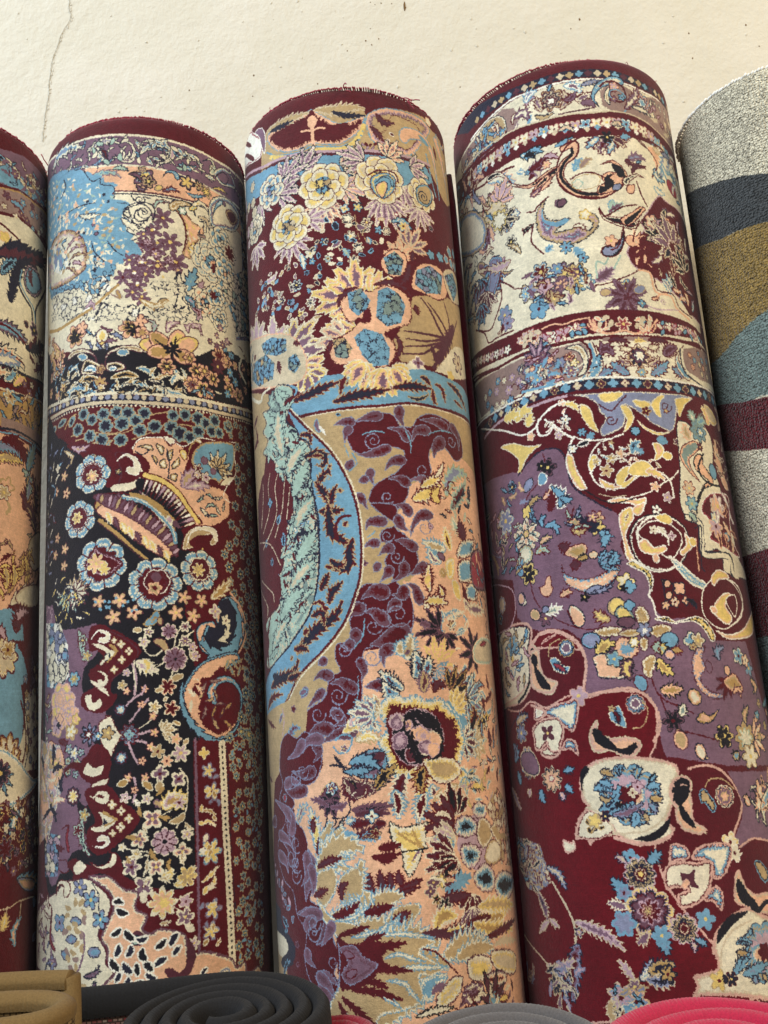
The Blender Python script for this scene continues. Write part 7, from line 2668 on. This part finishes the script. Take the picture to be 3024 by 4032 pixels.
def yarn_mat(name, col, scale=700, strength=.6, dist=.001, var=.25, sheen=.2, stretch=(1, 1, 1)):
    m, nt, b = nodes(name)
    b.inputs['Roughness'].default_value = .9; b.inputs['Specular IOR Level'].default_value = .15; b.inputs['Sheen Weight'].default_value = sheen
    n1, mp = pile_bump(nt, b, scale, strength, dist, stretch=stretch)
    mr = N(nt, 'ShaderNodeMapRange'); mr.inputs['From Min'].default_value = .3; mr.inputs['From Max'].default_value = .7
    mr.inputs['To Min'].default_value = 1 - var; mr.inputs['To Max'].default_value = 1 + var
    nt.links.new(n1.outputs['Fac'], mr.inputs['Value'])
    mul = N(nt, 'ShaderNodeMix', data_type='RGBA', blend_type='MULTIPLY'); mul.inputs[0].default_value = 1
    mul.inputs[6].default_value = lin(col); nt.links.new(mr.outputs[0], mul.inputs[7]); nt.links.new(mul.outputs[2], b.inputs['Base Color'])
    return m

def check_mat(name, c1, c2, c3, scale):
    # woven backing: two yarns crossing
    m, nt, b = nodes(name)
    tc = N(nt, 'ShaderNodeTexCoord'); mp = N(nt, 'ShaderNodeMapping'); mp.inputs['Scale'].default_value = (scale, scale, scale)
    nt.links.new(tc.outputs['UV'], mp.inputs['Vector'])
    br = N(nt, 'ShaderNodeTexBrick', Scale=1.0); br.inputs['Color1'].default_value = lin(c1); br.inputs['Color2'].default_value = lin(c2); br.inputs['Mortar'].default_value = lin(c3)
    br.inputs['Mortar Size'].default_value = .12; br.inputs['Brick Width'].default_value = .9; br.inputs['Row Height'].default_value = .6
    nt.links.new(mp.outputs[0], br.inputs['Vector']); nt.links.new(br.outputs['Color'], b.inputs['Base Color'])
    bp = N(nt, 'ShaderNodeBump', Strength=.8, Distance=.001); bp.invert = True
    nt.links.new(br.outputs['Fac'], bp.inputs['Height']); nt.links.new(bp.outputs[0], b.inputs['Normal'])
    b.inputs['Roughness'].default_value = .95
    return m

# ------------------------------------------------------------------ camera and where the rolls stand
PITCH, ROLL, EYE = math.radians(8.0), math.radians(-3.9), 1.50
fw = np.array([0, math.cos(PITCH), math.sin(PITCH)]); r0 = np.array([1., 0, 0]); u0 = np.array([0, -math.sin(PITCH), math.cos(PITCH)])
RT = math.cos(ROLL) * r0 + math.sin(ROLL) * u0; UP = -math.sin(ROLL) * r0 + math.cos(ROLL) * u0
EYEP = np.array([0, 0, EYE])
def wdir(v): return v[0] * RT + v[1] * UP + v[2] * fw
def wpt(v): return EYEP + wdir(v)

cam = bpy.data.cameras.new('camera'); co = link(bpy.data.objects.new('camera', cam))
co.matrix_world = Matrix(((RT[0], UP[0], -fw[0], EYEP[0]), (RT[1], UP[1], -fw[1], EYEP[1]), (RT[2], UP[2], -fw[2], EYEP[2]), (0, 0, 0, 1)))
cam.sensor_fit = 'VERTICAL'; cam.sensor_height = 32.0; cam.lens = 32.0 * FOCAL / 2212.0; cam.clip_start = .02; cam.clip_end = 200
scene.camera = co

# ------------------------------------------------------------------ rolled carpets
def roll_frame(th, ph, x, y, z, r):
    a = np.array([math.sin(th), math.cos(th) * math.cos(ph), math.cos(th) * math.sin(ph)])
    e1 = np.array([0, 0, 1.]) - a * a[2]; e1 /= np.linalg.norm(e1)
    aw, yw, top = wdir(a), wdir(e1), wpt((x, y, z))
    xw = np.cross(yw, aw)
    low = r * math.sqrt(max(0, 1 - aw[2] ** 2))
    length = (top[2] - low) / aw[2]
    base = top - aw * length
    M = Matrix(((xw[0], yw[0], aw[0], base[0]), (xw[1], yw[1], aw[1], base[1]), (xw[2], yw[2], aw[2], base[2]), (0, 0, 0, 1)))
    return M, length, top, aw

def wob(phi, z, seed):
    return .0016 * math.sin(2 * phi + 3.1 * z + seed) + .0012 * math.sin(3 * phi - 6.5 * z + seed * 2) + .0006 * math.sin(9 * z + phi + seed)

def outer_wrap(name, r, L, mat, parent, seed, lip=.0035):
    na, V, F, UV = 260, [], [], []
    zs = [L - .0, L - .0009, L - .0022, L - .0045, L - .008] + list(np.linspace(L - .014, 0, 90))
    ins = [lip, lip * .55, lip * .25, lip * .07, 0]
    du = 2 * (S1 - S0) * 1e-4; dv = 2 * (T1 - T0) * 1e-4
    for i, z in enumerate(zs):
        k = ins[i] if i < 5 else 0
        for j in range(na + 1):
            p = -math.pi + 2 * math.pi * j / na
            rr = r - k + wob(p, z, seed)
            V.append((rr * math.sin(p), -rr * math.cos(p), z))
            UV.append(((r * p - S0 * 1e-4) / du, 1 - (L - z - T0 * 1e-4) / dv))
    # the edge of the sheet and a strip of its back, so that the roll is a thick sheet and not a skin
    for z, dr in ((L - .0006, .007), (L - .30, .0075)):
        for j in range(na + 1):
            p = -math.pi + 2 * math.pi * j / na
            V.append(((r - dr) * math.sin(p), -(r - dr) * math.cos(p), z)); UV.append((.25, 1 - .002))
    n = na + 1
    def strip(a, b):
        return [(a * n + j, b * n + j, b * n + j + 1, a * n + j + 1) for j in range(na)]
    for i in range(len(zs) - 1): F += strip(i, i + 1)
    k = len(zs); F += strip(k, 0); F += strip(k + 1, k)
    return mesh_obj(name, V, F, mat, parent, UV)

def inner_coil(r, L, mat, parent):
    # the layers further in, a spiral sheet from just inside the outer wrap to the hollow core
    turns, n = 5, 5 * 60
    ro, ri = r - .0085, .030; th = .0062
    V, F = [], []
    for i in range(n + 1):
        u = i / n; p = math.pi + 2 * math.pi * turns * u; rr = ro + (ri - ro) * u
        for z, q in ((L - .004, rr), (L - .004, rr - th), (.0, rr - th), (.0, rr)):
            V.append((q * math.sin(p), -q * math.cos(p), z))
    for i in range(n):
        for k in range(4):
            F.append((i * 4 + k, i * 4 + (k + 1) % 4, i * 4 + 4 + (k + 1) % 4, i * 4 + 4 + k))
    F += [(0, 1, 2, 3), (n * 4 + 3, n * 4 + 2, n * 4 + 1, n * 4)]
    return mesh_obj('inner_coil', V, F, mat, parent, smooth_=False)

def overlock(r, L, mat, parent, seed, count=190, high=.0052):
    # oversewn edge: a ring of short slanting yarn loops over the cut edge
    g = random.Random(seed); parts = []
    for i in range(count):
        p = 2 * math.pi * (i + g.uniform(-.25, .25)) / count; d = .014
        h = high * g.uniform(.75, 1.2); r_ = r - .0016 + g.uniform(-.0004, .0006)
        P = []
        for k in range(7):
            q = k / 6; a = p + d * (q - .5) * 1.4 / (r / .1)
            rr = r_ - .0058 * q if k else r_ + .0006
            z = L - .0045 + (h + .0035) * math.sin(math.pi * min(.12 + .88 * q, 1)) ** .6
            P.append((rr * math.sin(a), -rr * math.cos(a), z))
        parts.append(tube(P, .00075 if high < .004 else .0012, 5))
        if g.random() < .02:     # a frayed end
            a = p; z0 = L + h * .6
            P = [(r_ * math.sin(a), -r_ * math.cos(a), z0)]
            for k in range(3):
                a += g.uniform(-.012, .012); P.append(((r_ + g.uniform(-.001, .002)) * math.sin(a), -(r_ + g.uniform(-.001, .002)) * math.cos(a), P[-1][2] + g.uniform(.0003, .0011)))
            parts.append(tube(P, .0003, 4))
    V, F = merge(parts)
    return mesh_obj('edge_binding', V, F, mat, parent)

def thread(parent, mat, r, L, phi, seed, size=.012):
    g = random.Random(seed); parts = []
    for _ in range(3):
        p = phi + g.uniform(-.05, .05); P = [np.array((r * math.sin(p), -r * math.cos(p), L - g.uniform(0, .008)))]
        d = np.array((math.sin(p) * .6 + g.uniform(-.5, .5), -math.cos(p) * .4, g.uniform(-.3, .7)))
        for k in range(9):
            d = d + np.array((g.uniform(-.55, .55), g.uniform(-.3, .3), g.uniform(-.6, .45)))
            P.append(P[-1] + d / np.linalg.norm(d) * size / 6)
        parts.append(tube(P, .00055, 5))
    V, F = merge(parts)
    return mesh_obj('loose_thread', V, F, mat, parent)

GROUP = 'rolled carpets standing in a row against the wall'
LABEL = {1: 'leftmost rolled carpet, dark leaf scrolls on cream above peach and blue grounds',
         2: 'rolled carpet with light blue flowers and small stars on a black field',
         3: 'rolled carpet with blue crescent band, burgundy scrolls and flowers on peach ground',
         4: 'tallest rolled carpet, cream floral band over mauve panel and burgundy yellow-rimmed medallions',
         5: 'rolled shaggy rug with cream, dark grey, gold, teal and red bands'}
m_bind = yarn_mat('burgundy overlock yarn', (158, 56, 76), 1500, .5, .0005, .25, .3)
m_white = yarn_mat('white overlock yarn', (240, 238, 232), 1500, .5, .0005, .1, .3)
m_back = yarn_mat('jute backing', (150, 120, 90), 400, .6, .001)
m_selv = yarn_mat('burgundy selvage', (78, 18, 30), 600, .9, .0015, .25, .2, (1, 1, .4))
seam = []
for k in (1, 2, 3, 4, 5):
    par = ROLLS[k]; r = par[5]
    M, L, top, aw = roll_frame(*par); seam.append((top, aw, r))
    root = empty('rolled_carpet' if k < 5 else 'rolled_shag_rug', M, LABEL[k], 'carpet' if k < 5 else 'rug', GROUP)
    im = carpet_image('yarn colours %d' % k, GROUND[k], TEXT[k], k * 11)
    mat = carpet_mat(('woven pile', 'woven pile', 'woven pile', 'woven pile', 'shag pile')[k - 1], im, k == 5)
    outer_wrap('pile', r, L, mat, root, k * 1.7, .0035 if k < 5 else .005)
    inner_coil(r, L, m_back, root)
    overlock(r, L, m_bind if k < 5 else m_white, root, k, 300 if k < 5 else 190, .0026 if k < 5 else .0045)
    if k == 2: thread(root, m_bind, r, L - .006, math.radians(-76), 5, .016)
    if k == 2: thread(root, m_bind, r, L - .03, math.radians(-84), 9, .012)
    if k == 3: thread(root, m_bind, r, L + .002, math.radians(38), 3, .008); thread(root, m_bind, r, L + .002, math.radians(4), 13, .006)
    if k == 3:   # the free edge of the sheet, bound, runs down the right side
        ph = math.radians(87); zz = np.linspace(L - .037, .0, 60)
        P = [((r + .0022 + wob(ph, z, k * 1.7)) * math.sin(ph), -(r + .0022) * math.cos(ph), z) for z in zz]
        V, F = tube(P, [.0028] + [.0042] * 59, 12)
        mesh_obj('selvage', V, F, m_selv, root)

# ------------------------------------------------------------------ wall and floor
WY = max(t[1] + r for t, a, r in seam) + .004
def wall_at(px, py):
    d = wdir(((px - 829.5) / FOCAL, -(py - 1106.) / FOCAL, 1.0)); q = EYEP + d * (WY / d[1])
    return q[0], q[2]
m_wall, nt, b = nodes('painted plaster')
tc = N(nt, 'ShaderNodeTexCoord')
n1 = N(nt, 'ShaderNodeTexNoise', Scale=75.0, Detail=6.0, Roughness=.62); n2 = N(nt, 'ShaderNodeTexNoise', Scale=9.0, Detail=3.0); n3 = N(nt, 'ShaderNodeTexNoise', Scale=260.0, Detail=2.0)
for n in (n1, n2, n3): nt.links.new(tc.outputs['Object'], n.inputs['Vector'])
a1 = N(nt, 'ShaderNodeMath', operation='MULTIPLY_ADD'); a1.inputs[1].default_value = 1.3
nt.links.new(n2.outputs['Fac'], a1.inputs[0]); nt.links.new(n1.outputs['Fac'], a1.inputs[2])
a2 = N(nt, 'ShaderNodeMath', operation='MULTIPLY_ADD'); a2.inputs[1].default_value = .22
nt.links.new(n3.outputs['Fac'], a2.inputs[0]); nt.links.new(a1.outputs[0], a2.inputs[2])
bp = N(nt, 'ShaderNodeBump', Strength=.34, Distance=.005); nt.links.new(a2.outputs[0], bp.inputs['Height']); nt.links.new(bp.outputs[0], b.inputs['Normal'])
rp = N(nt, 'ShaderNodeValToRGB'); rp.color_ramp.elements[0].position = .3; rp.color_ramp.elements[1].position = .7
rp.color_ramp.elements[0].color = lin((212, 206, 188)); rp.color_ramp.elements[1].color = lin((220, 214, 199))
nt.links.new(n2.outputs['Fac'], rp.inputs[0]); nt.links.new(rp.outputs[0], b.inputs['Base Color'])
b.inputs['Roughness'].default_value = .6; b.inputs['Specular IOR Level'].default_value = .3
def box(x0, x1, y0, y1, z0, z1):
    V = [(x, y, z) for z in (z0, z1) for y in (y0, y1) for x in (x0, x1)]
    return V, [(0, 2, 3, 1), (4, 5, 7, 6), (0, 1, 5, 4), (2, 6, 7, 3), (0, 4, 6, 2), (1, 3, 7, 5)]
V, F = box(-4, 4, WY, WY + .2, -.1, 4.2)
wall = mesh_obj('wall', V, F, m_wall, None, smooth_=False)
wall['label'] = 'cream painted plaster wall with a thin crack behind the carpets'; wall['category'] = 'wall'
m_crack = yarn_mat('crack strip', (186, 178, 160), 300, .2, .0005, .2, 0)  # tone a little darker than the wall, for the raised crack strip
g = random.Random(4)
CR = [(150, -40), (150, 0), (149, 18), (153, 30), (152, 44), (140, 62), (131, 80), (125, 100), (117, 118), (112, 140), (110, 160), (106, 182), (107, 200), (103, 222), (99, 244), (97, 264), (94, 284), (92, 312)]
pts = []
for i in range(len(CR) - 1):
    for q in range(5):
        u = q / 5; x, z = wall_at(CR[i][0] * (1 - u) + CR[i + 1][0] * u + g.uniform(-.9, .9), CR[i][1] * (1 - u) + CR[i + 1][1] * u)
        pts.append((x, z))
V, F = [], []
for i, (x, z) in enumerate(pts):
    w = .00055 * g.uniform(.3, 1.2) * (1 if i < 60 else .7)
    V += [(x - w, WY - .0006, z), (x, WY - .0011, z), (x + w, WY - .0006, z)]
for i in range(len(pts) - 1):
    for k in (0, 1): F.append((i * 3 + k, i * 3 + k + 1, i * 3 + 4 + k, i * 3 + 3 + k))
mesh_obj('crack', V, F, m_crack, wall)
# lifted flakes of paint along the crack, drips and specks of old plaster
def blob(x, z, rx, rz, h, g):
    V = [(x, WY - h, z)]; n = 9
    for k in range(n):
        a = 2 * math.pi * k / n; q = g.uniform(.7, 1.2); V.append((x + rx * q * math.cos(a), WY - .0002, z + rz * q * math.sin(a)))
    return V, [(0, 1 + k, 1 + (k + 1) % n) for k in range(n)]
parts = []
for i in range(0, len(pts), 2):
    if g.random() < .6: parts.append(blob(pts[i][0] + g.uniform(.0008, .0022), pts[i][1], .0012, g.uniform(.001, .003), .0011, g))
for _ in range(70):
    x, z = wall_at(g.uniform(0, 1659), g.uniform(-20, 300)); s_ = g.uniform(.0006, .0018); parts.append(blob(x, z, s_, s_ * g.uniform(.7, 1.6), s_ * .8, g))
V, F = merge(parts); mesh_obj('paint_flake', V, F, m_wall, wall)
m_dirt = yarn_mat('brown speck', (120, 92, 60), 300, .2, .0005, .2, 0)
parts = []
for px, py, s_ in ((800, 5, .5), (823, 7, .6), (810, 10, .4), (846, 8, .5), (800, 62, .5), (790, 88, .8), (803, 97, .7), (818, 84, .6), (750, 110, .6), (686, 181, .7), (875, 16, 1.0), (1252, 42, 1.1), (1233, 62, .6), (1488, 72, .7), (1611, 54, .8), (1640, 100, .6), (1496, 126, .7), (994, 188, .5), (548, 163, .8), (409, 195, .7), (546, 208, .6)):
    x, z = wall_at(px, py); parts.append(blob(x, z, .0011 * s_, .0017 * s_, .0006, g))
x, z = wall_at(874, 14); parts.append(blob(x, z, .0014, .007, .0018, g))
V, F = merge(parts); mesh_obj('stain', V, F, m_dirt, wall)
m_floor = yarn_mat('concrete floor', (120, 112, 100), 14, .3, .01, .2, 0)
V, F = box(-6, 6, -5, WY, -.1, 0)
fl = mesh_obj('floor', V, F, m_floor, None, smooth_=False); fl['kind'] = 'structure'

# ------------------------------------------------------------------ rolled mats standing in front
def at_depth(px, py, z):
    return wpt(((px - 829.5) / FOCAL * z, -(py - 1106.) / FOCAL * z, z))

def mat_roll(name, label, c, top, path, thick, m_side, m_edge, m_face, edge_r, tape=3.2):
    # path: plan view of the rolled sheet, as points about c; the sheet stands on the floor
    P = np.array(path, float); n = len(P)
    L_ = np.r_[0, np.cumsum(np.hypot(*np.diff(P, axis=0).T))]
    T_ = np.gradient(P, axis=0); T_ /= np.hypot(T_[:, 0], T_[:, 1])[:, None]
    Nn = np.stack([-T_[:, 1], T_[:, 0]], 1) * thick / 2
    root = empty(name, Matrix.Translation((c[0], c[1], 0)), label, 'mat', 'small mats rolled up in front of the carpets')
    ztop = top - edge_r * tape
    def face(sg):
        V, F, UV = [], [], []
        for i in range(n):
            for z in (ztop, 0):
                V.append((P[i][0] + sg * Nn[i][0], P[i][1] + sg * Nn[i][1], z)); UV.append((L_[i], z))
        for i in range(n - 1):
            q = (i * 2, i * 2 + 1, i * 2 + 3, i * 2 + 2); F.append(q if sg > 0 else q[::-1])
        return V, F, UV
    V, F, UV = face(1); mesh_obj('pile_face', V, F, m_face, root, UV)
    V, F, UV = face(-1); mesh_obj('backing', V, F, m_side, root, UV)
    for e in (0, n - 1):
        pass
    # bound edge: a folded tape over the top, ribbed by its stitches
    prof = [(-thick / 2 - .0012, ztop - .004), (-thick / 2 - .0018, ztop), (-thick / 2 - .0012, top - edge_r * 1.1), (-thick * .32, top - edge_r * .35), (0, top), (thick * .32, top - edge_r * .35), (thick / 2 + .0012, top - edge_r * 1.1), (thick / 2 + .0018, ztop), (thick / 2 + .0012, ztop - .004)]
    fine = max(n, int(L_[-1] / .0007)); q = np.linspace(0, L_[-1], fine)
    X = np.interp(q, L_, P[:, 0]); Y = np.interp(q, L_, P[:, 1]); TX = np.gradient(X); TY = np.gradient(Y); h = np.hypot(TX, TY); NX, NY = -TY / h, TX / h
    V, F = [], []; g = random.Random(len(label))
    for i in range(fine):
        rib = 1 + (.006 if i % 4 < 2 else -.006) + g.uniform(-.009, .009) + .05 * math.sin(q[i] * 46 + len(label)) * math.sin(q[i] * 17)
        for o, z in prof: V.append((X[i] + NX[i] * o * rib, Y[i] + NY[i] * o * rib, ztop + (z - ztop) * (1 + (rib - 1) * .7)))
    k = len(prof)
    for i in range(fine - 1):
        for j in range(k - 1): F.append((i * k + j, i * k + j + 1, (i + 1) * k + j + 1, (i + 1) * k + j))
    F += [tuple(range(k))[::-1], tuple((fine - 1) * k + j for j in range(k))]
    mesh_obj('edge_tape', V, F, m_edge, root)
    # vertical bound end of the free edge
    e = P[0]; V, F = tube([(e[0], e[1], z) for z in np.linspace(top - edge_r, 0, 12)], thick / 2 + .001, 10)
    mesh_obj('end_tape', V, F, m_edge, root)
    return root

def spiral(r_out, r_in, turns, start, hand, squash=1.0, tail=0.0, tail_dir=None, n=46):
    P = []
    for i in range(int(turns * n) + 1):
        u = i / (turns * n); a = start + hand * 2 * math.pi * turns * u; rr = r_out + (r_in - r_out) * u
        P.append((rr * math.cos(a), rr * math.sin(a) * squash))
    if tail:
        d = np.array(P[0]) - np.array(P[1]) if tail_dir is None else np.array(tail_dir); d = d / np.hypot(*d)
        P = [tuple(np.array(P[0]) + d * tail * q) for q in np.linspace(1, .06, 14)] + P
    return P

m_char = yarn_mat('charcoal pile', (36, 37, 46), 500, .8, .002, .3, .06)
m_chare = yarn_mat('charcoal tape', (34, 33, 34), 900, .5, .0008, .2, .06)
m_redw = check_mat('red and grey woven backing', (120, 50, 55), (150, 140, 130), (60, 45, 42), 260)
m_tanw = check_mat('coarse jute weave', (140, 114, 74), (112, 88, 52), (64, 48, 26), 230)
m_tane = yarn_mat('tan tape', (116, 92, 56), 900, .5, .0008, .2, .06)
m_grey = yarn_mat('grey pile', (92, 88, 88), 500, .7, .002, .25, .25)
m_greye = yarn_mat('grey tape', (90, 86, 86), 900, .5, .0008, .2, .35)
m_pink = yarn_mat('pink pile', (182, 36, 70), 450, .9, .003, .25, .3)
m_red = yarn_mat('dark red yarn', (130, 18, 40), 700, .6, .001, .2, .3)
m_pinke = yarn_mat('pink tape', (176, 36, 68), 900, .5, .0008, .2, .35)

# charcoal mat: loosely coiled, its outer flap runs off to the left along the carpets
c = at_depth(478, 2184, .565)
p0 = spiral(.0655, .012, 4.6, math.radians(96), -1, .98, .108, (-1, -.10))
mat_roll('rolled_mat', 'charcoal mat loosely coiled, with a flap showing its red and grey backing', c, c[2] + .0015, p0, .0085, m_redw, m_chare, m_char, .0048)
# tan jute mat at the lower left
c = at_depth(-10, 2190, .55)
p0 = [(-.10 + .01 * i, .026) for i in range(14)][::-1]
p0 = [(x_ + .006, y_) for x_, y_ in p0] + [(-.115, .012), (-.12, 0)] 
mat_tan = [(.036, .028), (.02, .030), (0, .031), (-.03, .031), (-.06, .029), (-.085, .022), (-.096, .006), (-.085, -.010), (-.06, -.014), (-.03, -.006), (0, -.003), (.025, -.004), (.042, -.010), (.050, -.022), (.043, -.036), (.02, -.044), (-.02, -.046), (-.05, -.042)]
mat_tan = [tuple(p) for p in smooth(mat_tan, False, 6)]
mat_roll('rolled_mat', 'tan jute mat with a coarse open weave, rolled beside the charcoal mat', c, at_depth(60, 2112, .57)[2], mat_tan, .011, m_tanw, m_tane, m_tanw, .0034, 1.7)
# grey mat in the middle
c = at_depth(1098, 2236, .545)
p0 = spiral(.062, .014, 3.6, math.radians(150), -1, .95, 0)
mat_roll('rolled_mat', 'grey mat rolled up in front of the burgundy carpet, between the charcoal and pink mats', c, at_depth(1098, 2168, .6)[2], p0, .010, m_grey, m_greye, m_grey, .0055)
# pink mat at the right
c = at_depth(1580, 2236, .535)
p0 = spiral(.074, .012, 3.3, math.radians(168), -1, .9, 0)
mat_roll('rolled_mat', 'bright pink mat rolled up at the right corner below the tall carpet', c, at_depth(1580, 2160, .59)[2], p0, .0125, m_pink, m_pinke, m_pink, .007)
# a second red mat, only its corner shows beside the charcoal coil
c = at_depth(733, 2262, .56)
p0 = spiral(.022, .008, 1.8, math.radians(120), -1)
mat_roll('rolled_mat', 'small red mat almost hidden between the charcoal coil and the grey mat', c, at_depth(733, 2203, .575)[2], p0, .009, m_red, m_red, m_red, .005)

# ------------------------------------------------------------------ light
w = bpy.data.worlds.new('World'); scene.world = w; w.use_nodes = True
bg = w.node_tree.nodes['Background']; bg.inputs[0].default_value = (.90, .95, 1.0, 1); bg.inputs[1].default_value = .52
def area(name, loc, aim, size, power, col):
    l = bpy.data.lights.new(name, 'AREA'); l.shape = 'RECTANGLE'; l.size, l.size_y = size; l.energy = power; l.color = col
    o = link(bpy.data.objects.new(name, l)); o.location = loc
    o.rotation_euler = (Vector(aim) - Vector(loc)).to_track_quat('-Z', 'Y').to_euler(); return o
area('high_window_daylight', (-2.1, -.5, 3.6), (-.3, .9, 1.8), (2.0, 1.4), 105, (.82, .92, 1.0))
area('warm_fill_light', (2.2, -.9, 3.2), (.7, .95, 1.8), (1.2, .5), 60, (1.0, .78, .46))  # added warm fill from upper right, no particular fixture

vs = scene.view_settings; vs.view_transform = 'Standard'; vs.look = 'None'; vs.exposure = 0.0; vs.gamma = 1.0; vs.use_curve_mapping = False
scene.cycles.max_bounces = 6
